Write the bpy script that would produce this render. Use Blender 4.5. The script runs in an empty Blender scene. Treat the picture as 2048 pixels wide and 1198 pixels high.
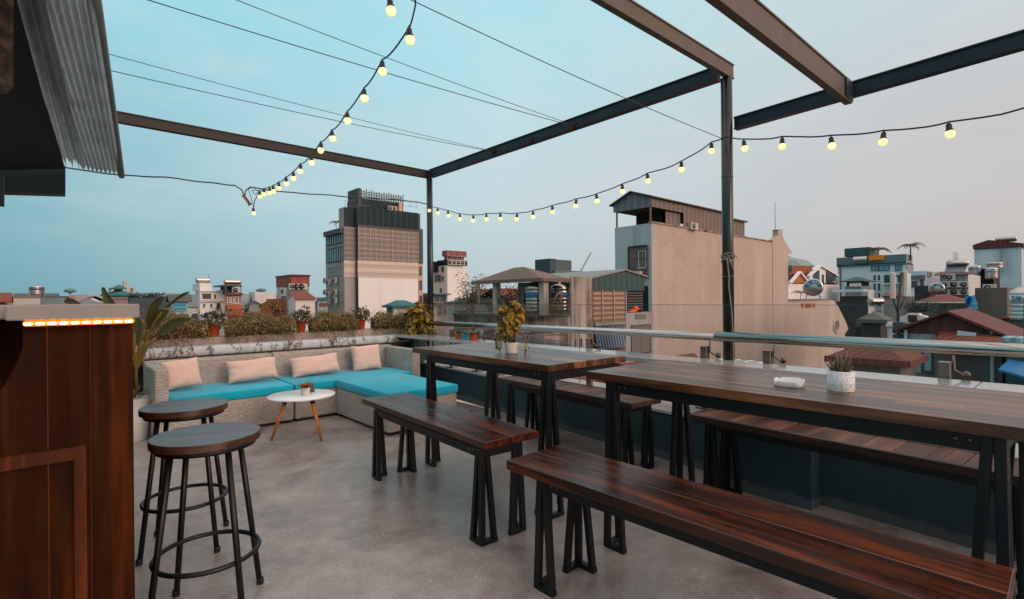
import bpy, bmesh, math, random
from mathutils import Vector, Matrix, Euler
R = math.radians
rnd = random.Random(7)
sc = bpy.context.scene
COL = sc.collection
# ------------------------------------------------------------------ camera
H = 1.12; F = 1030.0; YAW = R(41.36); ROLL = R(-0.5)
cam = bpy.data.cameras.new('camera'); camo = bpy.data.objects.new('camera', cam); COL.objects.link(camo)
cam.sensor_width = 36; cam.lens = 36*F/2048; cam.clip_start = 0.05; cam.clip_end = 5000
_r0 = Vector((math.cos(YAW), -math.sin(YAW), 0)); _fw = Vector((math.sin(YAW), math.cos(YAW), 0)); _u0 = Vector((0, 0, 1))
_r = _r0*math.cos(ROLL)+_u0*math.sin(ROLL); _u = -_r0*math.sin(ROLL)+_u0*math.cos(ROLL)
M = Matrix((_r, _u, -_fw)).transposed().to_4x4(); M.translation = (0, 0, H)
camo.matrix_world = M
sc.camera = camo
# real world points found from surveyed directions: on a plane z / x / y or at a depth
def ray(px, py): return _r*((px-1024)/F) - _u*((py-599)/F) + _fw
def gz(px, py, z=0.0):
    d = ray(px, py); t = (z-H)/d.z; return Vector((d.x*t, d.y*t, z))
def gx(px, py, X):
    d = ray(px, py); t = X/d.x; return Vector((X, d.y*t, H+d.z*t))
def gy(px, py, Y):
    d = ray(px, py); t = Y/d.y; return Vector((d.x*t, Y, H+d.z*t))
def gd(px, py, D):
    d = ray(px, py); return Vector((d.x*D, d.y*D, H+d.z*D))
# ------------------------------------------------------------------ materials
def s2l(h):
    h = h.lstrip('#'); v = [int(h[i:i+2], 16)/255 for i in (0, 2, 4)]
    return tuple(((c/12.92) if c <= .04045 else ((c+.055)/1.055)**2.4) for c in v)
MATS = {}
def nt(name):
    m = bpy.data.materials.new(name); m.use_nodes = True
    t = m.node_tree; b = t.nodes['Principled BSDF']
    return m, t, b
def N(t, typ, **kw):
    n = t.nodes.new(typ)
    for k, v in kw.items(): setattr(n, k, v)
    return n
def lk(t, a, b): t.links.new(a, b)
def coords(t, scale=(1, 1, 1), kind='Object'):
    tc = N(t, 'ShaderNodeTexCoord'); mp = N(t, 'ShaderNodeMapping'); mp.inputs['Scale'].default_value = scale
    lk(t, tc.outputs[kind], mp.inputs['Vector']); return mp.outputs['Vector']
def noise(t, vec, scale, detail=4, rough=.6):
    n = N(t, 'ShaderNodeTexNoise'); n.inputs['Scale'].default_value = scale; n.inputs['Detail'].default_value = detail
    n.inputs['Roughness'].default_value = rough; lk(t, vec, n.inputs['Vector']); return n.outputs['Fac']
def ramp(t, fac, stops):
    r = N(t, 'ShaderNodeValToRGB'); e = r.color_ramp.elements
    while len(e) < len(stops): e.new(.5)
    for i, (p, c) in enumerate(stops):
        e[i].position = p; e[i].color = (*c, 1) if len(c) == 3 else c
    lk(t, fac, r.inputs['Fac']); return r.outputs['Color']
def mix(t, fac, a, b, mode='MIX'):
    n = N(t, 'ShaderNodeMix', data_type='RGBA', blend_type=mode)
    for sock, v in ((n.inputs[0], fac), (n.inputs[6], a), (n.inputs[7], b)):
        if isinstance(v, (int, float)): sock.default_value = v
        elif isinstance(v, tuple): sock.default_value = (*v, 1)
        else: lk(t, v, sock)
    return n.outputs[2]
def mth(t, op, a, b=None):
    n = N(t, 'ShaderNodeMath', operation=op)
    for i, v in enumerate((a, b)):
        if v is None: continue
        if isinstance(v, (int, float)): n.inputs[i].default_value = v
        else: lk(t, v, n.inputs[i])
    return n.outputs[0]
def bump(t, b, h, strength=.3, dist=.01):
    n = N(t, 'ShaderNodeBump'); n.inputs['Strength'].default_value = strength; n.inputs['Distance'].default_value = dist
    lk(t, h, n.inputs['Height']); lk(t, n.outputs['Normal'], b.inputs['Normal'])
def sc3(c, k): return tuple(min(1, x*k) for x in c)
def plain(name, col, rough=.6, metal=0.0, var=.12, nscale=6.0, bmp=0.0, spec=.5):
    """simple painted / moulded surface with slight mottling"""
    if name in MATS: return MATS[name]
    m, t, b = nt(name); c = s2l(col) if isinstance(col, str) else col
    v = coords(t); f = noise(t, v, nscale)
    lk(t, ramp(t, f, [(.3, sc3(c, 1-var)), (.7, sc3(c, 1+var))]), b.inputs['Base Color'])
    b.inputs['Roughness'].default_value = rough; b.inputs['Metallic'].default_value = metal
    b.inputs['Specular IOR Level'].default_value = spec
    if bmp: bump(t, b, noise(t, v, nscale*6), bmp, .005)
    MATS[name] = m; return m
def weathered(name, col, dirt='#4a4540', amt=.5, streak=2.2, rough=.85, big=.35, grain=.05):
    """plaster / concrete wall with rain streaks running down and blotches"""
    if name in MATS: return MATS[name]
    m, t, b = nt(name); c = s2l(col); d = s2l(dirt)
    tc = N(t, 'ShaderNodeTexCoord')
    mp = N(t, 'ShaderNodeMapping'); mp.inputs['Scale'].default_value = (streak, streak, streak*.045); lk(t, tc.outputs['Object'], mp.inputs['Vector'])
    s = noise(t, mp.outputs['Vector'], 1.0, 6, .65)
    blot = noise(t, tc.outputs['Object'], big, 6, .7)
    fine = noise(t, tc.outputs['Object'], 9, 4, .7)
    lo_, hi_ = (.42, .6) if amt >= .9 else (.45, .75)
    k = mth(t, 'MULTIPLY', ramp(t, s, [(lo_, (0, 0, 0)), (hi_, (1, 1, 1))]), ramp(t, blot, [(.33, (.15,)*3), (.54, (1,)*3)]))
    k = mth(t, 'MULTIPLY', k, amt)
    base = mix(t, blot, sc3(c, .9), sc3(c, 1.08))
    base = mix(t, k, base, d)
    base = mix(t, 1.0, base, ramp(t, fine, [(.3, (1-grain*2,)*3), (.7, (1,)*3)]), 'MULTIPLY')
    lk(t, base, b.inputs['Base Color']); b.inputs['Roughness'].default_value = rough
    b.inputs['Specular IOR Level'].default_value = .25
    MATS[name] = m; return m
def wood(name, dark, light, axis=1, rough=.28, gscale=1.0, coat=.25, cont=1.0, island=.5, gloss=.18):
    """oiled stained boards: streaky grain along one local axis, knots, per-board tone"""
    if name in MATS: return MATS[name]
    m, t, b = nt(name); a, l = s2l(dark), s2l(light)
    tc = N(t, 'ShaderNodeTexCoord'); geo = N(t, 'ShaderNodeNewGeometry')
    off = N(t, 'ShaderNodeVectorMath', operation='SCALE'); off.inputs[0].default_value = (3.1, 7.7, 5.3); lk(t, mth(t, 'MULTIPLY', geo.outputs['Random Per Island'], 9.0), off.inputs['Scale'])
    add = N(t, 'ShaderNodeVectorMath', operation='ADD'); lk(t, tc.outputs['Object'], add.inputs[0]); lk(t, off.outputs[0], add.inputs[1])
    s = [38*gscale]*3; s[axis] = 1.7*gscale
    mp = N(t, 'ShaderNodeMapping'); mp.inputs['Scale'].default_value = s; lk(t, add.outputs[0], mp.inputs['Vector'])
    s2 = [7*gscale]*3; s2[axis] = .9*gscale
    mp2 = N(t, 'ShaderNodeMapping'); mp2.inputs['Scale'].default_value = s2; lk(t, add.outputs[0], mp2.inputs['Vector'])
    n1 = N(t, 'ShaderNodeTexNoise'); n1.inputs['Scale'].default_value = 1; n1.inputs['Detail'].default_value = 6; n1.inputs['Distortion'].default_value = .6; lk(t, mp.outputs['Vector'], n1.inputs['Vector'])
    n2 = N(t, 'ShaderNodeTexNoise'); n2.inputs['Scale'].default_value = 1; n2.inputs['Detail'].default_value = 5; n2.inputs['Distortion'].default_value = 1.6; lk(t, mp2.outputs['Vector'], n2.inputs['Vector'])
    f = mth(t, 'ADD', mth(t, 'MULTIPLY', n1.outputs['Fac'], .55), mth(t, 'MULTIPLY', n2.outputs['Fac'], .75))
    f = mth(t, 'ADD', f, mth(t, 'MULTIPLY', mth(t, 'SUBTRACT', geo.outputs['Random Per Island'], .5), .28*island))
    lo, hi = .65-.17/cont, .65+.19/cont
    c = ramp(t, f, [(lo, sc3(a, .35)), ((lo+hi)/2-.02, a), (hi, l)])
    vor = N(t, 'ShaderNodeTexVoronoi'); vor.inputs['Scale'].default_value = 2.2
    kn = [1.0]*3; kn[axis] = .45
    mp3 = N(t, 'ShaderNodeMapping'); mp3.inputs['Scale'].default_value = kn; lk(t, add.outputs[0], mp3.inputs['Vector']); lk(t, mp3.outputs['Vector'], vor.inputs['Vector'])
    c = mix(t, ramp(t, vor.outputs['Distance'], [(.03, (.8,)*3), (.09, (0,)*3)]), c, sc3(a, .22))
    s4 = [4.2*gscale]*3; s4[axis] = 1.5*gscale
    mp4 = N(t, 'ShaderNodeMapping'); mp4.inputs['Scale'].default_value = s4; lk(t, add.outputs[0], mp4.inputs['Vector'])
    pa = noise(t, mp4.outputs['Vector'], 1.0, 7, .72)
    c = mix(t, 1.0, c, ramp(t, pa, [(.32, (.42,)*3), (.5, (.95,)*3), (.68, (1.45,)*3)]), 'MULTIPLY')
    lk(t, c, b.inputs['Base Color'])
    rr = mth(t, 'ADD', mth(t, 'MULTIPLY', pa, gloss*2), rough-gloss*.9)
    lk(t, rr, b.inputs['Roughness'])
    b.inputs['Coat Weight'].default_value = coat; b.inputs['Coat Roughness'].default_value = .16
    bump(t, b, n1.outputs['Fac'], .25, .002)
    MATS[name] = m; return m
def metal(name, col='#8a8480', rough=.18):
    if name in MATS: return MATS[name]
    m, t, b = nt(name); v = coords(t)
    b.inputs['Base Color'].default_value = (*s2l(col), 1); b.inputs['Metallic'].default_value = 1
    f = noise(t, v, 9); lk(t, mth(t, 'ADD', mth(t, 'MULTIPLY', f, .2), rough-.1), b.inputs['Roughness'])
    MATS[name] = m; return m
def glow(name, col, strength, rim=None):
    if name in MATS: return MATS[name]
    m, t, b = nt(name)
    c = s2l(col)
    if rim:
        lw = N(t, 'ShaderNodeLayerWeight'); lw.inputs['Blend'].default_value = .35
        lk(t, ramp(t, lw.outputs['Facing'], [(.05, tuple(x*1.15 for x in s2l('#fff0b4'))), (.4, c), (.9, s2l(rim))]), b.inputs['Emission Color'])
    else: b.inputs['Emission Color'].default_value = (*c, 1)
    b.inputs['Base Color'].default_value = (*c, 1); b.inputs['Emission Strength'].default_value = strength
    MATS[name] = m; return m
def leafmat(name, cols, rough=.55, trans=.25):
    if name in MATS: return MATS[name]
    m, t, b = nt(name); geo = N(t, 'ShaderNodeNewGeometry')
    st = [(i/(max(1, len(cols)-1)), s2l(c)) for i, c in enumerate(cols)]
    c = ramp(t, geo.outputs['Random Per Island'], st)
    f = noise(t, coords(t), 40, 2)
    c = mix(t, 1.0, c, ramp(t, f, [(.3, (.75,)*3), (.7, (1,)*3)]), 'MULTIPLY')
    lk(t, c, b.inputs['Base Color']); b.inputs['Roughness'].default_value = rough
    tr = N(t, 'ShaderNodeBsdfTranslucent'); lk(t, c, tr.inputs['Color'])
    ms = N(t, 'ShaderNodeMixShader'); ms.inputs[0].default_value = trans
    lk(t, b.outputs[0], ms.inputs[1]); lk(t, tr.outputs[0], ms.inputs[2])
    lk(t, ms.outputs[0], t.nodes['Material Output'].inputs['Surface'])
    MATS[name] = m; return m
def corrugated(name, col, freq=30, axis='XY', rough=.5, dark=.55, var=.15):
    """ribbed sheet: ribs as bump and darker colour in the grooves"""
    if name in MATS: return MATS[name]
    m, t, b = nt(name); c = s2l(col); tc = N(t, 'ShaderNodeTexCoord')
    sx = N(t, 'ShaderNodeSeparateXYZ'); lk(t, tc.outputs['Object'], sx.inputs[0])
    u = {'XY': mth(t, 'ADD', sx.outputs[0], sx.outputs[1]), 'Z': sx.outputs[2], 'X': sx.outputs[0], 'Y': sx.outputs[1]}[axis]
    w = mth(t, 'SINE', mth(t, 'MULTIPLY', u, freq))
    f = noise(t, tc.outputs['Object'], .8, 6, .7)
    base = ramp(t, f, [(.3, sc3(c, 1-var*1.6)), (.7, sc3(c, 1+var))])
    base = mix(t, ramp(t, w, [(0.05, (1,)*3), (.3, (0,)*3)]), base, sc3(c, dark))
    lk(t, base, b.inputs['Base Color']); b.inputs['Roughness'].default_value = rough
    bump(t, b, w, .5, .03)
    MATS[name] = m; return m
def glassmat(name, tint, refl=.9, alpha=.08):
    if name in MATS: return MATS[name]
    m, t, b = nt(name); out = t.nodes['Material Output']
    tr = N(t, 'ShaderNodeBsdfTransparent'); tr.inputs['Color'].default_value = (*tint, 1)
    gl = N(t, 'ShaderNodeBsdfGlossy'); gl.inputs['Roughness'].default_value = .01
    fr = N(t, 'ShaderNodeFresnel'); fr.inputs['IOR'].default_value = 1.45
    ms = N(t, 'ShaderNodeMixShader'); lk(t, mth(t, 'MULTIPLY', fr.outputs[0], refl), ms.inputs[0])
    lk(t, tr.outputs[0], ms.inputs[1]); lk(t, gl.outputs[0], ms.inputs[2]); lk(t, ms.outputs[0], out.inputs['Surface'])
    MATS[name] = m; return m

BLACK = plain('black_steel', '#0e1214', .42, 0.0, .25, 5, 0, .35)
BEAM = weathered('painted_beam', '#63564e', '#3d332d', .6, 5, .55)
BEAMD = weathered('dark_brown_beam', '#2b2624', '#181413', .6, 5, .5)
WOODTOP = wood('table_wood', '#4b2a18', '#875434', 1, .32, 1.0, .12, .7, 1.6, .24)
WOODRED = wood('bench_wood', '#2d1003', '#6f3009', 1, .25, 1.0, .08, .8, .5, .36)
WOODDULL = wood('slat_bench_wood', '#4c2a19', '#835336', 0, .5, 1.1, .04, .7)
WOODEDGE = wood('slat_bench_border_wood', '#3a2016', '#66402a', 1, .5, 1.1, .05)
WOODBAR = wood('bar_plank_wood', '#2b1204', '#572808', 2, .6, 1.0, .0, .55)
WOODBAR.node_tree.nodes['Principled BSDF'].inputs['Specular IOR Level'].default_value = .07
WOODSEAT = wood('stool_seat_wood', '#372218', '#5e402f', 0, .33, .9, .15, .7)
STEEL = metal('stainless_steel', '#b9b2ac', .14)
TEALDARK = weathered('dark_teal_paint', '#34484f', '#222f34', .5, 2, .55)
WHITE = plain('white_plastic', '#e4e2e0', .35, 0, .03)

_t = TEALDARK.node_tree; _b = _t.nodes['Principled BSDF']; _src = _b.inputs['Base Color'].links[0].from_socket
_tc = N(_t, 'ShaderNodeTexCoord'); _sx = N(_t, 'ShaderNodeSeparateXYZ'); lk(_t, _tc.outputs['Object'], _sx.inputs[0])
_ed = mth(_t, 'ADD', _sx.outputs[2], mth(_t, 'MULTIPLY', noise(_t, _tc.outputs['Object'], 9, 5, .7), -.09))
_d = ramp(_t, _ed, [(.0, (.4,)*3), (.022, (0,)*3)])
_sc = ramp(_t, noise(_t, _tc.outputs['Object'], 22, 6, .8), [(.62, (0,)*3), (.72, (.5,)*3)])
_c = mix(_t, mth(_t, 'MAXIMUM', _d, _sc), _src, s2l('#7d7a76')); lk(_t, _c, _b.inputs['Base Color'])
# ------------------------------------------------------------------ mesh helpers
class MB:
    def __init__(s): s.bm = bmesh.new(); s.mi = 0
    def _tag(s, faces):
        for f in faces: f.material_index = s.mi
    def box(s, x0, x1, y0, y1, z0, z1, bev=0.0, mat=None, seg=1):
        r = bmesh.ops.create_cube(s.bm, size=1.0); vs = r['verts']
        for v in vs:
            v.co = Vector(((x0+x1)/2+v.co.x*(x1-x0), (y0+y1)/2+v.co.y*(y1-y0), (z0+z1)/2+v.co.z*(z1-z0)))
            if mat is not None: v.co = mat @ v.co
        fs = set(f for v in vs for f in v.link_faces); s._tag(fs)
        if bev > 0:
            es = list(set(e for v in vs for e in v.link_edges))
            r2 = bmesh.ops.bevel(s.bm, geom=es, offset=bev, segments=seg, affect='EDGES', profile=.5); s._tag(r2['faces'])
        return s
    def bar(s, a, b, w, h=None, up=(0, 0, 1), bev=0.0):
        a, b = Vector(a), Vector(b); d = b-a; L = d.length; h = h or w
        z = d.normalized(); upv = Vector(up)
        if abs(z.dot(upv)) > .99: upv = Vector((0, 1, 0))
        x = upv.cross(z).normalized(); y = z.cross(x)
        m = Matrix((x, y, z)).transposed().to_4x4(); m.translation = a
        return s.box(-w/2, w/2, -h/2, h/2, 0, L, bev, m)
    def tube(s, pts, r, seg=8, closed=False, caps=True):
        pts = [Vector(p) for p in pts]; n = len(pts); rings = []
        rr = r if isinstance(r, (list, tuple)) else [r]*n
        prev = None
        for i, p in enumerate(pts):
            if closed: d = pts[(i+1) % n]-pts[i-1]
            else: d = pts[min(i+1, n-1)]-pts[max(i-1, 0)]
            d.normalize()
            if prev is None:
                x = d.orthogonal().normalized()
            else:
                x = prev-d*prev.dot(d)
                x = x.normalized() if x.length > 1e-6 else d.orthogonal().normalized()
            prev = x; y = d.cross(x)
            rings.append([s.bm.verts.new(p+(x*math.cos(2*math.pi*k/seg)+y*math.sin(2*math.pi*k/seg))*rr[i]) for k in range(seg)])
        fs = []
        for i in range(n if closed else n-1):
            A, B = rings[i], rings[(i+1) % n]
            off = 0
            if closed and i == n-1:
                off = min(range(seg), key=lambda o: (A[0].co-B[o].co).length)
            for k in range(seg):
                fs.append(s.bm.faces.new((A[k], A[(k+1) % seg], B[(k+1+off) % seg], B[(k+off) % seg])))
        if caps and not closed:
            fs.append(s.bm.faces.new(rings[0][::-1])); fs.append(s.bm.faces.new(rings[-1]))
        for f in fs: f.material_index = s.mi; f.smooth = True
        return s
    def lathe(s, prof, c=(0, 0, 0), seg=24, smooth=True, mat=None):
        c = Vector(c); rings = []
        for r, z in prof:
            vs = []
            for k in range(seg):
                co = Vector((r*math.cos(2*math.pi*k/seg), r*math.sin(2*math.pi*k/seg), z))
                if mat is not None: co = mat @ co
                vs.append(s.bm.verts.new(c+co))
            rings.append(vs)
        fs = []
        for A, B in zip(rings, rings[1:]):
            for k in range(seg): fs.append(s.bm.faces.new((A[k], A[(k+1) % seg], B[(k+1) % seg], B[k])))
        fs.append(s.bm.faces.new(rings[0][::-1])); fs.append(s.bm.faces.new(rings[-1]))
        for f in fs: f.material_index = s.mi; f.smooth = smooth
        return s
    def poly(s, pts):
        f = s.bm.faces.new([s.bm.verts.new(Vector(p)) for p in pts]); f.material_index = s.mi; return s
    def prism(s, pts, vec):
        """extrude a polygon by vec"""
        vec = Vector(vec); A = [s.bm.verts.new(Vector(p)) for p in pts]; B = [s.bm.verts.new(Vector(p)+vec) for p in pts]
        n = len(pts); fs = [s.bm.faces.new(A[::-1]), s.bm.faces.new(B)]
        for i in range(n): fs.append(s.bm.faces.new((A[i], A[(i+1) % n], B[(i+1) % n], B[i])))
        s._tag(fs); return s
    def leaf(s, p, d, n, L, W, fold=.25, droop=.2):
        p, d, n = Vector(p), Vector(d).normalized(), Vector(n)
        x = d.cross(n)
        x = x.normalized() if x.length > 1e-5 else d.orthogonal().normalized()
        n = x.cross(d)
        v = [s.bm.verts.new(c) for c in (p, p+d*L*.45+x*W/2+n*W*fold-n*0, p+d*L-n*L*droop, p+d*L*.45-x*W/2+n*W*fold, p+d*L*.5)]
        for tri in ((0, 1, 4), (1, 2, 4), (2, 3, 4), (3, 0, 4)):
            f = s.bm.faces.new([v[i] for i in tri]); f.material_index = s.mi; f.smooth = False
        return s
    def build(s, name, mats, parent=None, loc=None):
        bmesh.ops.recalc_face_normals(s.bm, faces=[f for f in s.bm.faces])
        me = bpy.data.meshes.new(name); s.bm.to_mesh(me); s.bm.free()
        for m in (mats if isinstance(mats, (list, tuple)) else [mats]): me.materials.append(m)
        o = bpy.data.objects.new(name, me); COL.objects.link(o)
        if parent is not None: o.parent = parent
        if loc is not None: o.location = loc
        return o
def tag(o, label=None, cat=None, group=None, kind=None):
    if label: o['label'] = label
    if cat: o['category'] = cat
    if group: o['group'] = group
    if kind: o['kind'] = kind
    return o
def empty(name, loc=(0, 0, 0), rz=0.0):
    o = bpy.data.objects.new(name, None); COL.objects.link(o); o.location = loc; o.rotation_euler = (0, 0, rz); o.empty_display_size = .1
    return o
def thing(name, label, cat, loc=(0, 0, 0), rz=0.0, group=None): return tag(empty(name, loc, rz), label, cat, group)
def kids(o): return [c for c in bpy.data.objects if c.parent == o]
def copy_tree(o, parent=None, loc=None, rz=None, label=None):
    ch = kids(o); c = o.copy(); COL.objects.link(c); c.parent = parent
    if loc is not None: c.location = loc
    if rz is not None: c.rotation_euler = (0, 0, rz)
    if label: c['label'] = label
    for k in ch: copy_tree(k, c)
    return c
def text_mesh(txt, size, name, mat, parent, mw, extrude=.004):
    cu = bpy.data.curves.new('lettering', 'FONT'); cu.body = txt; cu.size = size; cu.extrude = extrude; cu.align_x = 'CENTER'; cu.align_y = 'CENTER'
    tmp = bpy.data.objects.new('lettering', cu); COL.objects.link(tmp)
    dg = bpy.context.evaluated_depsgraph_get(); me = bpy.data.meshes.new_from_object(tmp.evaluated_get(dg))
    bpy.data.objects.remove(tmp); me.transform(mw); me.materials.clear(); me.materials.append(mat)
    o = bpy.data.objects.new(name, me); COL.objects.link(o); o.parent = parent; return o
def facing(origin, right, up):
    right, up = Vector(right).normalized(), Vector(up).normalized()
    m = Matrix((right, up, right.cross(up))).transposed().to_4x4(); m.translation = origin; return m

# ================================================================== SKY, LIGHT
w = bpy.data.worlds.new('World'); sc.world = w; w.use_nodes = True; t = w.node_tree
bg = t.nodes['Background']; out = t.nodes['World Output']
sky = N(t, 'ShaderNodeTexSky', sky_type='NISHITA'); sky.sun_disc = False; sky.sun_elevation = R(22); sky.sun_rotation = R(169); sky.dust_density = 3; sky.air_density = 1.2
lk(t, sky.outputs[0], bg.inputs['Color']); bg.inputs['Strength'].default_value = .012
tc = N(t, 'ShaderNodeTexCoord'); dirv = tc.outputs['Generated']
def dot(v):
    n = N(t, 'ShaderNodeVectorMath', operation='DOT_PRODUCT'); lk(t, dirv, n.inputs[0]); n.inputs[1].default_value = v; return n.outputs['Value']
az = dot(tuple(_r0)); el = dot((0, 0, 1)); fr = dot(tuple(_fw))
azf = mth(t, 'ADD', mth(t, 'MULTIPLY', az, .5), .5)
low = ramp(t, azf, [(.1, s2l('#5b95a2')), (.16, s2l('#669dab')), (.21, s2l('#7aa8b4')), (.31, s2l('#98b5be')), (.49, s2l('#adbdc4')), (.65, s2l('#b1b8bd')), (.78, s2l('#b6b2b2')), (.9, s2l('#b5adab'))])
mid = ramp(t, azf, [(.1, s2l('#609fad')), (.16, s2l('#6ea9b6')), (.21, s2l('#84b6c1')), (.31, s2l('#a3c6ce')), (.49, s2l('#b9ced4')), (.65, s2l('#bac6ca')), (.78, s2l('#bcbcbd')), (.9, s2l('#bbb6b5'))])
high = ramp(t, azf, [(.1, s2l('#86ccd9')), (.2, s2l('#8cceda')), (.31, s2l('#94d1dc')), (.49, s2l('#a5d8e1')), (.65, s2l('#b4d4d9')), (.78, s2l('#bacdd1')), (.9, s2l('#bcc9ca'))])
mr = N(t, 'ShaderNodeMapRange', interpolation_type='SMOOTHSTEP'); mr.inputs['From Min'].default_value = 0; mr.inputs['From Max'].default_value = .24; lk(t, el, mr.inputs['Value'])
mr2 = N(t, 'ShaderNodeMapRange', interpolation_type='SMOOTHSTEP'); mr2.inputs['From Min'].default_value = .2; mr2.inputs['From Max'].default_value = .48; lk(t, el, mr2.inputs['Value'])
skyc = mix(t, mr2.outputs[0], mix(t, mr.outputs[0], low, mid), high)
skyc = mix(t, .06, skyc, s2l('#d9d2cf'))
mp = N(t, 'ShaderNodeMapping'); mp.inputs['Scale'].default_value = (2.2, 2.2, 7); lk(t, dirv, mp.inputs['Vector'])
zen = N(t, 'ShaderNodeMapRange', interpolation_type='SMOOTHSTEP'); zen.inputs['From Min'].default_value = .52; zen.inputs['From Max'].default_value = .85; lk(t, el, zen.inputs['Value'])
skyc = mix(t, zen.outputs[0], skyc, (1.08, .98, .93))  # unseen overhead sky set brighter to light the floor and table tops
cl = noise(t, mp.outputs['Vector'], 2.0, 7, .62)
clf = mth(t, 'MULTIPLY', ramp(t, cl, [(.44, (0, 0, 0)), (.72, (1, 1, 1))]), mth(t, 'MULTIPLY', mr.outputs[0], .3))
skyc = mix(t, clf, skyc, s2l('#d8d3d2'))
# dusk glow low behind the terrace
back = N(t, 'ShaderNodeMapRange', interpolation_type='SMOOTHSTEP'); back.inputs['From Min'].default_value = .36; back.inputs['From Max'].default_value = .95
lk(t, mth(t, 'MULTIPLY', dot(tuple((Vector((.35, -1, 0)).normalized()))), 1.0), back.inputs['Value'])
skyc = mix(t, mth(t, 'MULTIPLY', back.outputs[0], .85), skyc, tuple(x*1.5 for x in s2l('#ffd6c2')))
bg2 = N(t, 'ShaderNodeBackground'); lk(t, skyc, bg2.inputs['Color']); bg2.inputs['Strength'].default_value = 1.07
ad = N(t, 'ShaderNodeAddShader'); lk(t, bg.outputs[0], ad.inputs[0]); lk(t, bg2.outputs[0], ad.inputs[1]); lk(t, ad.outputs[0], out.inputs['Surface'])
sun = bpy.data.lights.new('sun', 'SUN'); sun.energy = 1.15; sun.angle = R(28); sun.color = (1.0, .8, .69)
suno = bpy.data.objects.new('sun', sun); COL.objects.link(suno)
suno.rotation_euler = Vector((-.2, 1, -.42)).to_track_quat('-Z', 'Y').to_euler()
sc.view_settings.view_transform = 'Standard'; sc.view_settings.look = 'None'; sc.view_settings.exposure = 0

# ================================================================== TERRACE SETTING
def concrete_floor():
    m, t, b = nt('polished_concrete'); v = coords(t)
    nz = N(t, 'ShaderNodeTexNoise'); nz.inputs['Scale'].default_value = 1.6; nz.inputs['Detail'].default_value = 8; nz.inputs['Roughness'].default_value = .68; nz.inputs['Distortion'].default_value = 1.3; lk(t, v, nz.inputs['Vector'])
    big = nz.outputs['Fac']; med = noise(t, v, 6, 7, .75); fine = noise(t, v, 70, 5, .85)
    c = ramp(t, big, [(.34, s2l('#81726c')), (.46, s2l('#978a84')), (.56, s2l('#a9a099')), (.68, s2l('#b2aaa6'))])
    c = mix(t, .45, c, ramp(t, med, [(.33, s2l('#64564f')), (.5, s2l('#8f8079')), (.68, s2l('#b5aaa4'))]))
    c = mix(t, 1.0, c, ramp(t, fine, [(.32, (.66,)*3), (.55, (1,)*3)]), 'MULTIPLY')
    vo = N(t, 'ShaderNodeTexVoronoi'); vo.inputs['Scale'].default_value = 34; lk(t, v, vo.inputs['Vector'])
    sp = mth(t, 'MULTIPLY', ramp(t, vo.outputs['Distance'], [(.1, (1,)*3), (.16, (0,)*3)]), mth(t, 'GREATER_THAN', noise(t, v, 7, 2), .53))
    c = mix(t, mth(t, 'MULTIPLY', sp, .75), c, s2l('#cfc6bd'))
    vo2 = N(t, 'ShaderNodeTexVoronoi'); vo2.inputs['Scale'].default_value = 19; lk(t, v, vo2.inputs['Vector'])
    sp2 = mth(t, 'MULTIPLY', ramp(t, vo2.outputs['Distance'], [(.07, (1,)*3), (.12, (0,)*3)]), mth(t, 'GREATER_THAN', noise(t, v, 5.3, 2), .6))
    c = mix(t, mth(t, 'MULTIPLY', sp2, .7), c, s2l('#3a332f'))
    dn = N(t, 'ShaderNodeTexNoise'); dn.inputs['Scale'].default_value = 2.5; dn.inputs['Detail'].default_value = 6; lk(t, v, dn.inputs['Vector'])
    dv = N(t, 'ShaderNodeVectorMath', operation='MULTIPLY_ADD'); lk(t, dn.outputs['Color'], dv.inputs[0]); dv.inputs[1].default_value = (.5, .5, .5); lk(t, v, dv.inputs[2])
    ve = N(t, 'ShaderNodeTexVoronoi', feature='DISTANCE_TO_EDGE'); ve.inputs['Scale'].default_value = .55; lk(t, dv.outputs[0], ve.inputs['Vector'])
    ck = mth(t, 'MULTIPLY', ramp(t, ve.outputs['Distance'], [(.0, (1,)*3), (.006, (0,)*3)]), ramp(t, noise(t, v, 1.1, 3), [(.5, (0,)*3), (.66, (.4,)*3)]))
    c = mix(t, ck, c, s2l('#4c423d'))
    lk(t, c, b.inputs['Base Color'])
    lk(t, ramp(t, big, [(.35, (.22,)*3), (.62, (.46,)*3)]), b.inputs['Roughness'])
    bump(t, b, fine, .12, .003); return m
mb = MB(); mb.poly([(-6, -4, 0), (3.3, -4, 0), (3.3, 5.9, 0), (-6, 5.9, 0)])
tag(mb.build('terrace_floor', concrete_floor()), 'speckled grey-pink polished concrete floor of the rooftop terrace', None, kind='structure')

# far parapet (behind the sofa)
DARKWALL = weathered('black_wall_paint', '#262a2c', '#15181a', .5, 2, .7)
pw = thing('parapet_wall', 'dark low wall behind the sofa with rounded white coping and stained kerb', 'wall', (0, 5.76, 0))
mb = MB(); mb.box(-6, 3.43, 0, .16, 0, .60); mb.build('wall', DARKWALL, pw)
mb = MB(); mb.box(-6, 3.43, -.075, .17, .60, .695, .035, seg=3); mb.build('coping', weathered('white_coping_paint', '#bcc2c6', '#6e6c69', .6, 4, .5, 1.5), pw)
mb = MB(); mb.box(-6, 3.47, .172, .42, .4, .765, .006); mb.build('kerb', weathered('stained_kerb', '#a99a90', '#4d443e', .8, 4), pw)
mb = MB(); mb.tube([(-6, -.055, .575), (3.4, -.055, .575)], .022, 10); mb.build('pipe', plain('dark_pipe', '#4a403b', .4), pw)
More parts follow.
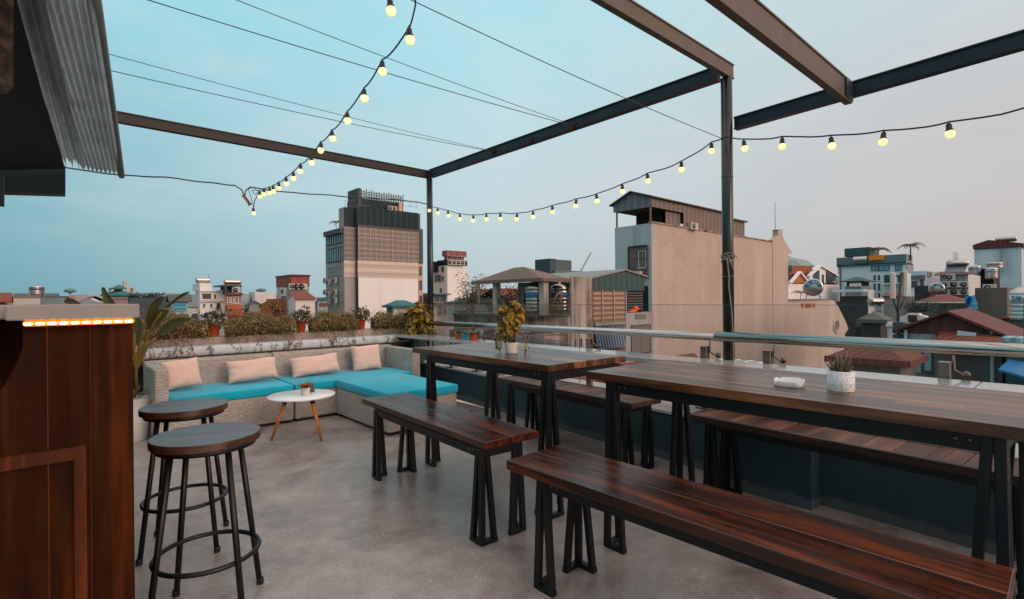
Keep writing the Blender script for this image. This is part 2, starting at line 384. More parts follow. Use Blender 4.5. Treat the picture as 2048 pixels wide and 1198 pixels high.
# right low wall with pillar
rw = thing('low_wall', 'dark teal painted low wall below the glass railing', 'wall', (3.0, 0, 0))
inner = lambda y: 3.0+.0765*y
mb = MB(); mb.prism([(inner(-2)-3, -2, 0), (inner(5.76)-3, 5.758, 0), (.75, 5.758, 0), (.75, -2, 0)], (0, 0, .325)); mb.build('wall', TEALDARK, rw)
mb = MB(); mb.prism([(inner(-2)-3-.012, -2, .325), (inner(5.76)-3-.012, 5.756, .325), (.76, 5.756, .325), (.76, -2, .325)], (0, 0, .018)); mb.build('coping', weathered('pale_ledge_tiles', '#b9b3ad', '#6d6862', .5, 3), rw)
mb = MB(); mb.box(-.045, .2, .99, 1.60, 0, .66, .004); mb.build('pillar', TEALDARK, rw)
mb = MB(); mb.box(3.30-3, 3.46-3, 5.60, 5.756, .343, .66, .004); mb.build('pier', TEALDARK, rw)
# granite counter
def granite():
    m, t, b = nt('pale_granite'); v = coords(t)
    f = noise(t, v, 140, 3, .8); g = noise(t, v, 6, 4)
    c = ramp(t, f, [(.36, s2l('#5d5c5b')), (.48, s2l('#a19f9d')), (.62, s2l('#c0bebb'))])
    c = mix(t, .3, c, ramp(t, g, [(.3, s2l('#84868a')), (.7, s2l('#b5b1ad'))]))
    lk(t, c, b.inputs['Base Color']); b.inputs['Roughness'].default_value = .1; return m
GRAN = granite()
gc = thing('granite_counter', 'long pale speckled granite ledge running in front of the glass railing', 'counter', (3.2, 2, .67))
for y0, y1 in ((-2, .372), (.376, 2.55), (2.554, 5.72)):
    mb = MB(); mb.box(-.105, .17, y0-2, y1-2, 0, .03, .003); mb.build('slab', GRAN, gc)
for y in (1.3, 3.1, 5.68):
    mb = MB(); mb.bar((.16, y-2, -.02), (-.06, y-2, -.02), .04, .03); mb.build('bracket', BLACK, gc)

# glass railing
rl = thing('glass_railing', 'stainless handrail on square posts in front of clear glass panels', 'railing', (3.45, 0, .343))
mb = MB(); mb.tube([(0, 5.72, .492), (0, 1.70, .505)], .029, 16); mb.build('handrail', STEEL, rl)
mb = MB(); mb.tube([(0, 1.76, .5075), (0, -2, .516)], .0345, 16); mb.build('handrail', STEEL, rl)
pys = [gx(861, 700, 3.42).y, 4.93, 4.45, 4.09, gx(1180, 700, 3.42).y, gx(1411, 700, 3.42).y, gx(1537, 705, 3.42).y, gx(1890, 730, 3.42).y, -.9]
for y in pys:
    if y > 3 and y < 4.3: w_ = .05
    mb = MB(); mb.box(-.06, -.02, y-.026, y+.026, .0, .44, .004); mb.box(-.085, .005, y-.055, y+.055, 0, .012, .003)
    p = mb.build('post', metal('brushed_post_steel', '#8f827a', .3), rl)
    mb = MB(); mb.tube([(-.035, y-.035, .474), (-.035, y-.035, .40), (-.02, y-.07, .375), (.008, y-.075, .375)], .007, 8)
    mm = Matrix.Rotation(R(90), 4, 'Y'); mm.translation = Vector((-.012, y-.078, .375))
    mb.lathe([(.016, 0), (.019, .003), (.019, .013), (.014, .018)], (0, 0, 0), 16, True, mm)
    mb.build('glass_clamp', metal('brushed_clamp_steel', '#7d6f66', .3), p)
GL = glassmat('clear_railing_glass', (.93, .965, .965), .35)
GE = plain('glass_edge_tint', '#2f5a60', .2)
cuts = [5.70, gx(968, 650, 3.475).y, gx(1157, 650, 3.475).y, 1.73, .24, -2]
for a, b_ in zip(cuts, cuts[1:]):
    mb = MB(); mb.poly([(.025, a-.006, .03), (.025, b_+.006, .03), (.025, b_+.006, .725), (.025, a-.006, .725)]); g = mb.build('glass_panel', GL, rl)
    mb = MB(); mb.box(.0225, .0275, a-.011, a-.0065, .03, .7265); mb.box(.0225, .0275, b_+.006, a-.0065, .7255, .7285); mb.build('polished_edge', GE, g)

# ================================================================== PERGOLA
pg = thing('pergola_frame', 'dark steel pergola of open beams on two round posts', 'pergola', (3.6, 3.7, 0))
def pb(a, b, w=.07, h=.11, name='beam', mat=BEAM, bev=.004, flange=True):
    """I-section beam between two points"""
    a, b = Vector(a)-Vector((3.6, 3.7, 0)), Vector(b)-Vector((3.6, 3.7, 0))
    mb = MB(); up = Vector((0, 0, 1))
    mb.bar(a, b, w*.72, h-.018, up, 0)
    for s in (-1, 1):
        o = up*(s*(h/2-.0045)); mb.bar(a+o, b+o, w*1.05, .009, up, 0)
    return mb.build(name, mat, pg)
BEAMT = weathered('dark_teal_beam', '#283238', '#14191c', .5, 5, .45)
pb(gy(226, 231, 5.72)+Vector((-1.4, 0, 0)), (3.62, 5.70, 2.742), .06, .095, mat=BEAMD)
pb((3.6, 5.64, 2.742), (3.6, 1.80, 2.742), .07, .10, mat=BEAMT)
pb((-2.5, 1.735, 2.745), (3.66, 1.735, 2.745), .04, .105)
q0_, q1_ = gx(1471, 248, 3.665), gx(2048, 80, 3.665); d_ = (q0_-q1_)/(q0_-q1_).length
pb(q0_, q1_-d_*2.0, .06, .088, mat=BEAMT)
b3 = gx(1697, 190, 3.62)
pb((-2.5, b3.y, b3.z+.01), (3.62, b3.y, b3.z+.01), .038, .135)
mb = MB(); mb.box(3.50-3.6, 3.625-3.6, b3.y-.024-3.7, b3.y+.024-3.7, b3.z+.01-.056, b3.z+.01+.056); mb.build('beam_bracket', BEAMT, pg)
for y in (5.68, 1.745):
    mb = MB(); mb.tube([(0, y-3.7, .343), (0, y-3.7, 2.69)], .039, 20)
    p = mb.build('post', plain('glossy_black_paint', '#1d2022', .25, 0, .2, 3), pg)
    if y < 3:
        for z in (1.985, 1.27):
            mb = MB(); mb.tube([(.0405*math.cos(a), y-3.7+.0405*math.sin(a), z) for a in [k*math.pi/10 for k in range(20)]], .0018, 5, True)
            mb.build('weld_seam', plain('grey_weld', '#6d7072', .5), p)

# rope on the right post
mb = MB(); rp = []
for k in range(60):
    a = k*.62; rp.append((3.6+.0435*math.cos(a), 1.745+.0435*math.sin(a), 1.38+.0009*k+.012*math.sin(k*1.7)))
mb.tube(rp, .0042, 6)
mb.tube([(3.555, 1.73, 1.40), (3.55, 1.72, 1.33), (3.553, 1.715, 1.26), (3.556, 1.72, 1.2), (3.553, 1.70, 1.05), (3.55, 1.69, .9), (3.551, 1.688, .72), (3.55, 1.70, .5)], .0042, 6)
mb.tube([(3.558, 1.716, 1.40), (3.535, 1.69, 1.36), (3.55, 1.68, 1.32)], .0042, 6)
mb.tube([(3.558, 1.716, 1.405), (3.55, 1.68, 1.425), (3.548, 1.655, 1.40)], .0042, 6)
tag(mb.build('rope', plain('grey_rope', '#8d857c', .9, 0, .3, 90)), 'grey rope knotted round the right pergola post with a hanging end', 'rope')

# wires across the pergola
WIRE = plain('dark_wire', '#2c3438', .5)
def wire(a, b, r, label, sag=.02):
    mb = MB(); a, b = Vector(a), Vector(b); n = 14
    mb.tube([a.lerp(b, i/n)-Vector((0, 0, sag*4*(i/n)*(1-i/n))) for i in range(n+1)], r, 5)
    return tag(mb.build('wire', WIRE), label, 'wire')
e1 = gx(1147, 252, 3.56); e2 = gx(986, 303, 3.56)
w1 = wire(gd(150, -46, 2.6), e1, .0032, 'second-highest thin wire crossing the upper left sky to the middle hook on the beam')
w2 = wire(gd(300, -68, 2.6), e1+Vector((0, .02, .02)), .0026, 'steepest thin wire running from the top edge of the sky to the middle hook')
w3 = wire(gd(206, 105, 3.2), e2+Vector((0, .03, .015)), .0024, 'thin wire from the corrugated awning edge, upper of the pair meeting at the far hook')
w4 = wire(gd(216, 140, 3.2), e2, .0028, 'thin wire from the corrugated awning edge, lower of the pair meeting at the far hook')
w5 = wire(gd(760, -30, 2.2), gx(1449, 279, 3.56), .0024, 'pale thin wire from the top of the sky down to the right post')
for p, lab in ((e2, 'small rusty hook under the beam where two awning wires end'), (gx(1061, 283, 3.56), 'small rusty hook under the beam with no wire, between two others'), (e1, 'small rusty hook under the beam nearest the right post')):
    mb = MB(); mb.tube([p+Vector((.02, 0, .04)), p+Vector((-.01, 0, .0)), p+Vector((0, 0, -.03)), p+Vector((.03, 0, -.02)), p+Vector((.035, 0, .03))], .009, 8)
    mb.box(p.x+.005, p.x+.04, p.y-.03, p.y+.03, p.z-.012, p.z+.03)
    tag(mb.build('wire_hook', weathered('rusty_iron', '#4b2a1b', '#241610', .6, 20)), lab, 'hook', 'hooks under the pergola beam')

# ================================================================== STRING LIGHTS
BULB = glow('warm_bulb_glass', '#ffe78f', 1.0, '#eda93a'); SOCK = plain('black_socket_rubber', '#16191b', .5)
CORD = plain('black_cord', '#14262e', .5)
def bulb_mesh(d):
    r = d/2; mb = MB(); prof = [(.001, -r*1.02)]
    for k in range(1, 10):
        a = -math.pi/2+k*math.pi/11; prof.append((r*math.cos(a), r*math.sin(a)))
    prof += [(r*.55, r*.86), (r*.5, r*1.0)]
    mb.lathe(prof, (0, 0, 0), 18); return mb
def socket_mesh(d):
    mb = MB(); r = d/2
    mb.lathe([(r*.62, r*.7), (r*.72, r*.75), (r*.72, r*1.1), (r*.58, r*1.15), (r*.56, r*2.0), (r*.45, r*2.35), (r*.2, r*2.5), (r*.12, r*2.9)], (0, 0, 0), 14); return mb
def string(name, label, pts, d=.046):
    """pts: bulb centres in world; returns thing with cord, sockets, bulbs"""
    root = thing(name, label, 'string lights', pts[0])
    o = Vector(pts[0]); bm_ = bulb_mesh(d).build('light_bulb', BULB, None); sm_ = socket_mesh(d).build('bulb_socket', SOCK, None)
    for i, p in enumerate(pts):
        s = sm_ if i == 0 else sm_.copy(); b = bm_ if i == 0 else bm_.copy()
        if i: COL.objects.link(s); COL.objects.link(b)
        s.parent = root; s.location = Vector(p)-o; s.rotation_euler = (rnd.uniform(-.12, .12), rnd.uniform(-.12, .12), 0)
        b.parent = s; b.location = (0, 0, 0)
    return root, o
def cord_path(tops, dip=.03, sub=7):
    out = []
    for i in range(len(tops)-1):
        a, b = Vector(tops[i]), Vector(tops[i+1]); L = (b-a).length
        ph = rnd.uniform(.5, 1.2)
        for k in range(sub):
            u = k/sub
            out.append(a.lerp(b, u)+Vector((0, 0, -4*dip*ph*L*u*(1-u)+.012*L*math.sin(u*6.28)*rnd.uniform(.2, 1))))
    out.append(Vector(tops[-1])); return out
S1 = [(782, 22, 2.3), (820, 80, 2.45), (765, 143, 2.75), (729, 197, 3.0), (695.4, 242, 3.3), (665.7, 277.5, 3.6), (641.5, 301, 3.8), (623.5, 325.8, 4.05), (600.4, 342.6, 4.3), (587, 357, 4.5), (573, 367.3, 4.7), (558, 376.8, 4.95), (547.4, 383, 5.1), (538.8, 386, 5.25), (528, 388.7, 5.4), (519.7, 393.2, 5.5), (507.6, 426.4, 5.6)]
P1 = [gd(*p) for p in S1]
root, o = string('string_lights', 'string of round warm bulbs running from overhead down to the tangled end over the sofa', P1)
tops = [Vector(p)+Vector((0, 0, .046*1.4)) for p in P1]
mb = MB(); mb.tube([q-o for q in cord_path([Vector((-.6, .2, 3.0)), Vector((.3, .9, 2.7)), gd(830, -25, 2.2), gd(831, 10, 2.35)]+tops[1:-1], .05)], .0042, 6)
mb.tube([q-o for q in cord_path([Vector((-.2, 1.4, 2.75)), gd(700, -60, 2.1), tops[0], gd(805, -70, 2.2), Vector((.9, .3, 2.8))], .02)], .0042, 6)
mb.tube([q-o for q in cord_path([tops[-2], gd(514, 392, 5.5), gd(509, 402, 5.55), tops[-1]], .02)], .004, 6)
mb.tube([q-o for q in cord_path([tops[-1], gd(502, 395, 5.55), gd(497, 378, 5.5), gd(506, 374, 5.5), gd(517, 383, 5.5), gd(510, 389, 5.5), gd(504, 380, 5.5), gd(520, 380, 5.5)], .05)], .003, 6)
mb.build('cord', CORD, root)
S2 = [(858.5, 421), (875.9, 426), (896.9, 431.5), (920, 438), (946, 441), (973, 438.5), (1001, 437.5), (1033, 438.5), (1066, 434), (1105, 424), (1151, 412), (1194, 402), (1245, 383), (1296, 362), (1363, 339), (1423, 302), (1489.5, 297), (1564, 293), (1663.5, 292), (1765.5, 284), (1900, 268)]
P2 = [gx(px, py, 3.53 if px < 1450 else 3.50) for px, py in S2]
root, o = string('string_lights', 'string of round warm bulbs sagging between the two pergola posts and on to the right', P2)
tops = [Vector(p)+Vector((0, 0, .046*1.4)) for p in P2]
mb = MB(); mb.tube([q-o for q in cord_path([gx(852, 407, 3.53)]+tops[:16]+[gx(1452, 274, 3.54)]+tops[16:]+[gx(2048, 216, 3.5), gx(2200, 160, 3.5), Vector((3.5, -2.2, 2.5))], .035)], .0045, 6)
mb.build('cord', CORD, root)
mb = MB()
pc = [gd(-60, 300, 4.2), gd(0, 316, 4.4), gd(130, 335, 4.6), gd(240, 350, 4.8), gd(330, 354, 4.95), gd(420, 365, 5.2), gd(470, 371, 5.4), gd(484, 380, 5.45), gd(489, 395, 5.5), gd(491, 382, 5.5), gd(500, 374, 5.52), gd(560, 383, 5.7), gd(640, 389, 6.0), gd(720, 395, 6.25), gd(790, 399, 6.4), gd(836, 404, 6.5), gd(853, 408, 6.55)]
mb.tube(cord_path(pc, .01, 4), .0065, 6)
pcab = tag(mb.build('power_cable', CORD), 'black power cable drooping from under the awning across to the far post', 'cable')
mb = MB(); a, b_ = gd(487, 391, 5.48), gd(500, 409, 5.5); mb.bar(a, b_, .045, .03, bev=.006)
tag(mb.build('plug_connector', plain('brown_plastic', '#7c5643', .5)), 'brown plug connector dangling from the power cable by the string light end', 'connector')

# ================================================================== AWNING / ROOF upper left
aw = thing('awning_roof', 'weathered corrugated awning sheet over a dark soffit and wooden beams', 'awning', gd(120, 300, 3.0))
o = Vector(aw.location)
SHEET = weathered('grey_corrugated_sheet', '#a9b0b3', '#6d7274', .7, 8, .5)
_t = SHEET.node_tree; _b = _t.nodes['Principled BSDF']; _tr = N(_t, 'ShaderNodeBsdfTranslucent'); lk(_t, _b.inputs['Base Color'].links[0].from_socket, _tr.inputs['Color'])
_ms = N(_t, 'ShaderNodeMixShader'); _ms.inputs[0].default_value = .45; lk(_t, _b.outputs[0], _ms.inputs[1]); lk(_t, _tr.outputs[0], _ms.inputs[2]); lk(_t, _ms.outputs[0], _t.nodes['Material Output'].inputs['Surface'])
def patch(A0, A1, B0, B1, nr, amp, mat, name, jag=.0, mats=None):
    """corrugated sheet: A edge near (left..right), B edge far (left..right)"""
    mb = MB(); nu, nv = nr*8, 16; grid = []
    for j in range(nv+1):
        v = j/nv; row = []
        for i in range(nu+1):
            u = i/nu; a = A0.lerp(A1, u); b = B0.lerp(B1, u)
            vv = v*(1+jag*(rnd.random()-.5)*(1 if j == nv else 0))
            p = a.lerp(b, vv); p += Vector((0, 0, amp*math.cos(u*nr*2*math.pi)+.008*math.sin(3*v+5*u)))
            row.append(mb.bm.verts.new(p-o))
        grid.append(row)
    for j in range(nv):
        for i in range(nu):
            f = mb.bm.faces.new((grid[j][i], grid[j][i+1], grid[j+1][i+1], grid[j+1][i])); f.smooth = True
    return mb.build(name, mat, aw)
patch(gd(10, -60, 1.75), gd(178, -60, 1.75), gd(164, 333, 3.6), gd(241, 351, 3.6), 9, .017, SHEET, 'corrugated_sheet')
patch(gd(15, -60, 1.72), gd(75, -60, 1.72), gd(118, 318, 3.4), gd(168, 335, 3.4), 3, .014, SHEET, 'torn_sheet_edge', .12)
mb = MB(); mb.tube([gd(181, -60, 1.74)-o, gd(214, 150, 2.6)-o, gd(243, 352, 3.62)-o], .02, 8); mb.build('edge_trim', plain('grey_trim', '#6d7476', .5), aw)
SOF = plain('black_soffit', '#171b1d', .8)
mb = MB(); mb.prism([gd(-400, -60, 1.9)-o, gd(22, -60, 1.9)-o, gd(129, 338, 3.38)-o, gd(-500, 352, 3.3)-o], (0, 0, .02)); mb.build('soffit', SOF, aw)
f0, f1 = gd(-420, 326, 3.34), gd(131, 331, 3.42); f2, f3 = gd(131, 388, 3.42), gd(-420, 372, 3.3)
mb = MB(); mb.prism([f0-o, f1-o, f2-o, f3-o], Vector((.0, .12, .0))); mb.build('fascia', plain('dark_fascia_paint', '#22292c', .55), aw)
mb = MB(); mb.prism([gd(-120, -80, 1.5)-o, gd(27, -80, 1.5)-o, gd(27, 175, 1.9)-o, gd(14, 187, 1.9)-o, gd(-120, 180, 1.9)-o], (-.06, .06, .02)); mb.build('rafter', wood('rafter_wood', '#4a382c', '#78604c', 2, .6, 1, 0), aw)
mb = MB(); mb.prism([gd(-60, 348, 2.4)-o, gd(7, 350, 2.4)-o, gd(7, 410, 2.4)-o, gd(-60, 406, 2.4)-o], (0, .06, 0)); mb.build('bracket', SOF, aw)

# ================================================================== BAR COUNTER
Yb = gd(270, 800, 1.5).y
bx1 = gy(268, 800, Yb).x; bx0 = gy(46, 650, Yb).x
bar = thing('bar_counter', 'dark plank bar counter with grey concrete top and glowing strip under its edge', 'bar', (bx1-.2, Yb, 0))
o = Vector(bar.location)
def bl(px, py, dy=0.0): return gy(px, py, Yb+dy)-o
zt0 = gy(150, 636, Yb).z
prof = [bl(45, 645), bl(46, 690), bl(42, 705), bl(30, 735), bl(8, 772), bl(-25, 808), bl(-90, 850), bl(-160, 870)]
# planks: each its own island
edges = [-160, 95, 182, 267.5]
mb = MB()
for i in range(3):
    xa, xb = gy(edges[i], 800, Yb).x-o.x+.0012, gy(edges[i+1], 800, Yb).x-o.x-.0012
    if i == 0:
        pts = [(p.x, 0, p.z) for p in prof]+[(prof[-1].x, 0, 0), (xb, 0, 0), (xb, 0, zt0)]
    else: pts = [(xa, 0, 0), (xb, 0, 0), (xb, 0, zt0), (xa, 0, zt0)]
    mb.prism(pts, (0, .03, 0))
mb.build('end_panel', WOODBAR, bar)
mb = MB(); mb.box(bl(44, 700).x+.004, bx1-o.x-.004, .0305, .05, 0, zt0-.001); mb.build('gap_glow_board', glow('gap_glow_wood', '#7a3a0a', .5), bar)  # self-glowing board imitates the strip's light showing in the plank gaps
zt = gy(170, 889, Yb).z; xr = gy(173, 1000, Yb).x-o.x; xl = gy(148, 1000, Yb).x-o.x
mb = MB(); mb.prism([(xl-.6, -.014, zt), (xr, -.014, zt), (xl, -.014, zt-.035), (xl-.6, -.014, zt-.035)], (0, .013, 0))
mb.prism([(xr+.0, -.014, zt-.001), (xr, -.014, .15), (xl, -.014, .15), (xl, -.014, zt-.036)], (0, .013, 0))
mb.build('panel_moulding', wood('moulding_wood', '#4a2009', '#854318', 2, .5, .8, .0, .7), bar)
MATS['moulding_wood'].node_tree.nodes['Principled BSDF'].inputs['Specular IOR Level'].default_value = .15
mb = MB(); mb.box(-1.2, bx1-o.x-.002, .03, 1.75, 0, zt0-.002); 
mb.bm.free(); mb = MB(); mb.box(bx1-o.x-.04, bx1-o.x-.002, .03, 1.75, 0, zt0-.002); mb.build('side_panel', WOODBAR, bar)
sx0, sx1 = gy(10, 625, Yb-.05).x-o.x, gy(279.5, 625, Yb-.05).x-o.x; zs0 = gy(150, 638.5, Yb-.05).z; zs1 = gy(150, 609, Yb-.05).z
CONC = weathered('grey_concrete_top', '#8f8a86', '#5d5a57', .4, 3, .6)
mb = MB(); mb.box(sx0, sx1, -.05, 1.8, zs0, zs1, .003); mb.build('counter_top', CONC, bar)
mb = MB(); mb.box(-1.4, sx0-.002, .12, .7, zs0, zs1, .003); mb.build('counter_top', CONC, bar)
mb = MB(); mb.box(-1.5, bx1-o.x-.06, .55, .6, 0, zs0-.003, 0); mb.build('back_panel', WOODBAR, bar)
mb = MB(); mb.box(-1.5, sx0+.06, .10, .5, .78, .81, .003); mb.build('work_shelf', plain('grey_steel_shelf', '#7e8a8f', .35, .2, .1), bar)
mb = MB(); mb.box(-1.5, sx0+.03, .11, .14, 0, .778); mb.build('front_panel', plain('grey_laminate', '#59666c', .45), bar)
# light strip on the underside, just in front of the panel
led = empty('light_strip', (0, 0, 0)); led.parent = bar
zl = zs0-.004
a, b_ = Vector((bl(47, 650).x, -.028, zl)), Vector((bl(266, 643).x, -.028, zl))
bpy.data.objects.remove(led)
mb = MB(); mb.box(a.x, b_.x, -.042, -.012, zl-.012, zl+.003, .004); led = mb.build('light_strip', glow('orange_strip_glow', '#ff7f10', .85), bar)
mb = MB(); n = 10; 
for i in range(n):
    for k in range(3):
        x = a.x+(b_.x-a.x)*(i+.22+.2*k)/n
        mb.lathe([(.0008, -.003), (.0034, -.0015), (.0034, .0015), (.0008, .003)], (x, -.0445, zl-.0055), 8)
mb.build('diode_row', glow('diode_white_glow', '#fff0b8', 9), led)

# ================================================================== STOOLS
def make_stool(loc, rz, label):
    st = thing('bar_stool', label, 'stool', loc, rz, 'bar stools beside the counter')
    mb = MB(); mb.lathe([(.02, .617), (.1735, .617), (.1745, .6175), (.176, .619), (.176, .6195), (.176, .6425), (.176, .643), (.1745, .6445), (.1735, .645), (.172, .645), (.02, .645)], (0, 0, 0), 40); mb.build('seat', WOODSEAT, st)
    mb = MB(); mb.lathe([(.135, .598), (.16, .600), (.16, .616), (.135, .6165)], (0, 0, 0), 36); mb.build('seat_ring', BLACK, st)
    for k in range(4):
        a = math.pi/4+k*math.pi/2; c, s = math.cos(a), math.sin(a)
        mb = MB(); mb.tube([(.125*c, .125*s, .598), (.205*c, .205*s, .004)], .0105, 10); l = mb.build('leg', BLACK, st)
        mb = MB(); mb.lathe([(.0125, 0), (.0135, .001), (.0135, .02), (.012, .024)], (.2065*c, .2065*s, 0), 10); mb.build('foot_cap', plain('black_rubber', '#101214', .7), l)
    mb = MB(); rr = .166; mb.tube([(rr*math.cos(k*math.pi/20), rr*math.sin(k*math.pi/20), .215) for k in range(40)], .0088, 8, True); mb.build('foot_ring', BLACK, st)
    return st
C, D_ = gz(351.7, 1190), gz(516.4, 1165.6)
ang = math.atan2(D_.y-C.y, D_.x-C.x)
st1 = make_stool((.40, 2.135, 0), ang, 'nearer round-topped bar stool with black steel legs and foot ring')
copy_tree(st1, None, (.437, 2.80, 0), ang+.1, 'farther round-topped bar stool, partly hidden behind the nearer one')

# ================================================================== TABLES AND BENCHES
def leg_mb(x, y, sx, sy, h, arm, w=.026, drop=.0):
    """three bars meeting at the top corner and spreading to an L-shaped foot; arms point inward (sx, sy)"""
    mb = MB(); hw = w/2
    top = Vector((x+sx*(hw+.012), y+sy*(hw+.012), h)); foot = Vector((x+sx*hw, y+sy*hw, 0))
    fx = foot+Vector((sx*arm, 0, 0)); fy = foot+Vector((0, sy*arm, 0))
    mb.bar(foot+Vector((0, 0, .001)), top, w, w, (0, 1, 0), .002)
    mb.bar(fx+Vector((0, 0, .001)), top+Vector((sx*w*.95, 0, 0)), w*.92, w, (0, 1, 0), .002)
    mb.bar(fy+Vector((0, 0, .001)), top+Vector((0, sy*w*.95, 0)), w, w*.92, (0, 1, 0), .002)
    xs = sorted((foot.x, fx.x+sx*hw)); ys = sorted((foot.y+sy*hw*1.0, fy.y+sy*hw))
    mb.box(xs[0], xs[1], foot.y-hw*.98, foot.y+hw*.98, 0, w*.8)
    mb.box(foot.x-hw*.98, foot.x+hw*.98, ys[0], ys[1], 0, w*.8)
    return mb
def make_table(name, label, cat, group, x0, x1, y0, y1, ztop, thick, rz, topkind, foot, mats, arm=.08, apron=.05, pivot=None):
    """x0..x1,y0..y1 the top in local coords (origin = near-left corner)"""
    px, py = pivot
    t_ = thing(name, label, cat, (px, py, 0), rz, group)
    W, L = x1-x0, y1-y0
    z0 = ztop-thick
    mb = MB()
    if topkind == 'planks':
        n = 13; w_ = W/n; rq = random.Random(int(L*100))
        for i in range(n):
            ys = [0, L] if i in (0, n-1) else [0]+sorted(rq.uniform(.12, .88)*L for _ in range(rq.choice((1, 2, 2))))+[L]
            for ya, yb in zip(ys, ys[1:]): mb.box(i*w_+.0002, (i+1)*w_-.0002, ya+.0002, yb-.0002, z0, ztop-.0004*rq.random(), .0008)
    elif topkind == 'boards':
        n = 2; w_ = W/n
        for i in range(n): mb.box(i*w_+.0003, (i+1)*w_-.0003, 0, L, z0, ztop, .004, seg=2)
    else:
        b = .028
        mb.box(0, b, 0, L, z0, ztop, .002); mb.box(W-b, W, 0, L, z0, ztop, .002)
        mb.box(b+.0005, W-b-.0005, 0, b, z0, ztop, .002); mb.box(b+.0005, W-b-.0005, L-b, L, z0, ztop, .002)
        mb.mi = 1; n = int(round((L-2*b)/.115)); w_ = (L-2*b)/n
        for i in range(n): mb.box(b+.0015, W-b-.0015, b+i*w_+.001, b+(i+1)*w_-.001, z0+.004, ztop-.002-.001*(i % 2), .0025)
    mb.build('table_top' if cat == 'table' else 'seat', mats, t_)
    fx0, fx1, fy0, fy1 = foot
    mb = MB(); a = .03
    ax0, ax1, ay0, ay1 = fx0+.016, fx1-.016, fy0+.016, fy1-.016+ (0)
    mb.box(ax0, ax0+a, ay0, ay1, z0-apron, z0-.001); mb.box(ax1-a, ax1, ay0, ay1, z0-apron, z0-.001)
    mb.box(ax0+a, ax1-a, ay0, ay0+a, z0-apron, z0-.0015); mb.box(ax0+a, ax1-a, ay1-a, ay1, z0-apron, z0-.0015)
    fr_ = mb.build('apron_frame', BLACK, t_)
    mm = Matrix.Rotation(R(-90), 4, 'Y')
    for yy in (ay0+.07, ay0+.10, ay1-.07, ay1-.10):
        mb = MB(); m2 = mm.copy(); m2.translation = Vector((ax0, yy, z0-apron*.45)); mb.lathe([(.006, -.001), (.007, .0005), (.004, .003)], (0, 0, 0), 10, True, m2); mb.build('bolt', metal('brass_bolt', '#7a5a3a', .4), fr_)
    for sx, sy, cx, cy in ((1, 1, fx0, fy0), (-1, 1, fx1, fy0), (1, -1, fx0, fy1), (-1, -1, fx1, fy1)):
        leg_mb(cx, cy, sx, sy, z0-.002, arm).build('leg', BLACK, t_)
    return t_
GT, GB = 'long wooden tables on black steel legs', 'wooden benches on black steel legs'
TZ = .785
t1 = make_table('wooden_table', 'farther long plank table, carrying the leafy plant in a small white pot', 'table', GT, 0, .63, 0, 1.38, TZ, .035, R(-1.2), 'planks', (0.0, .60, -.0, 1.22), WOODTOP, .085, .05, (1.855, 1.836))
t2 = make_table('wooden_table', 'nearer long plank table at right, carrying the ashtray and spiky succulent', 'table', GT, 0, .66, 0, 1.52, TZ, .035, R(-.5), 'planks', (0.01, .64, .10, 1.44), WOODTOP, .085, .05, (1.822, .045))
BZ = .47
b1 = make_table('wooden_bench', 'glossy bench standing on open floor in front of the farther table', 'bench', GB, 0, .33, 0, 1.40, BZ, .035, R(-2.6), 'boards', (-.02, .25, .0, 1.20), WOODRED, .07, .04, (1.447, 1.845))
b2 = make_table('wooden_bench', 'cross-slatted bench between the farther table and the low wall', 'bench', GB, 0, .30, 0, 1.40, BZ, .035, R(-3.6), 'slats', (.0, .29, .05, 1.30), [WOODEDGE, WOODDULL], .07, .04, (2.655, 1.905))
b3_ = make_table('wooden_bench', 'long glossy reddish bench nearest the camera in the foreground', 'bench', GB, 0, .32, 0, 1.46, BZ, .038, R(1.2), 'boards', (.02, .29, .1, 1.33), WOODRED, .075, .045, (1.385, .125))
b4 = make_table('wooden_bench', 'cross-slatted bench behind the nearer table along the dark wall', 'bench', GB, 0, .29, 0, 1.44, BZ, .035, R(-3.0), 'slats', (.02, .27, .08, 1.36), [WOODEDGE, WOODDULL], .07, .04, (2.57, .09))

# ================================================================== SOFA
def wicker():
    m, t, b = nt('woven_rattan'); tc = N(t, 'ShaderNodeTexCoord'); geo = N(t, 'ShaderNodeNewGeometry')
    s = N(t, 'ShaderNodeSeparateXYZ'); lk(t, tc.outputs['Object'], s.inputs[0]); nn = N(t, 'ShaderNodeSeparateXYZ'); lk(t, geo.outputs['Normal'], nn.inputs[0])
    top = mth(t, 'GREATER_THAN', mth(t, 'ABSOLUTE', nn.outputs[2]), .7)
    u = mth(t, 'ADD', s.outputs[0], mth(t, 'MULTIPLY', s.outputs[1], mth(t, 'SUBTRACT', 1.0, top)))
    v = mth(t, 'ADD', s.outputs[2], mth(t, 'MULTIPLY', s.outputs[1], top))
    cb = N(t, 'ShaderNodeCombineXYZ'); lk(t, u, cb.inputs[0]); lk(t, v, cb.inputs[1])
    br = N(t, 'ShaderNodeTexBrick'); br.offset = .5; lk(t, cb.outputs[0], br.inputs['Vector'])
    br.inputs['Scale'].default_value = 1; br.inputs['Brick Width'].default_value = .03; br.inputs['Row Height'].default_value = .0115; br.inputs['Mortar Size'].default_value = .0017; br.inputs['Mortar Smooth'].default_value = .5
    br.inputs['Color1'].default_value = (*s2l('#cdc2b9'), 1); br.inputs['Color2'].default_value = (*s2l('#b3a89f'), 1); br.inputs['Mortar'].default_value = (*s2l('#453c36'), 1)
    f = noise(t, tc.outputs['Object'], 5)
    lk(t, mix(t, 1.0, br.outputs['Color'], ramp(t, f, [(.3, (.85,)*3), (.7, (1.1,)*3)]), 'MULTIPLY'), b.inputs['Base Color'])
    b.inputs['Roughness'].default_value = .5; bump(t, b, mth(t, 'SUBTRACT', 1.0, br.outputs['Fac']), .8, .004); return m
WICK = wicker()
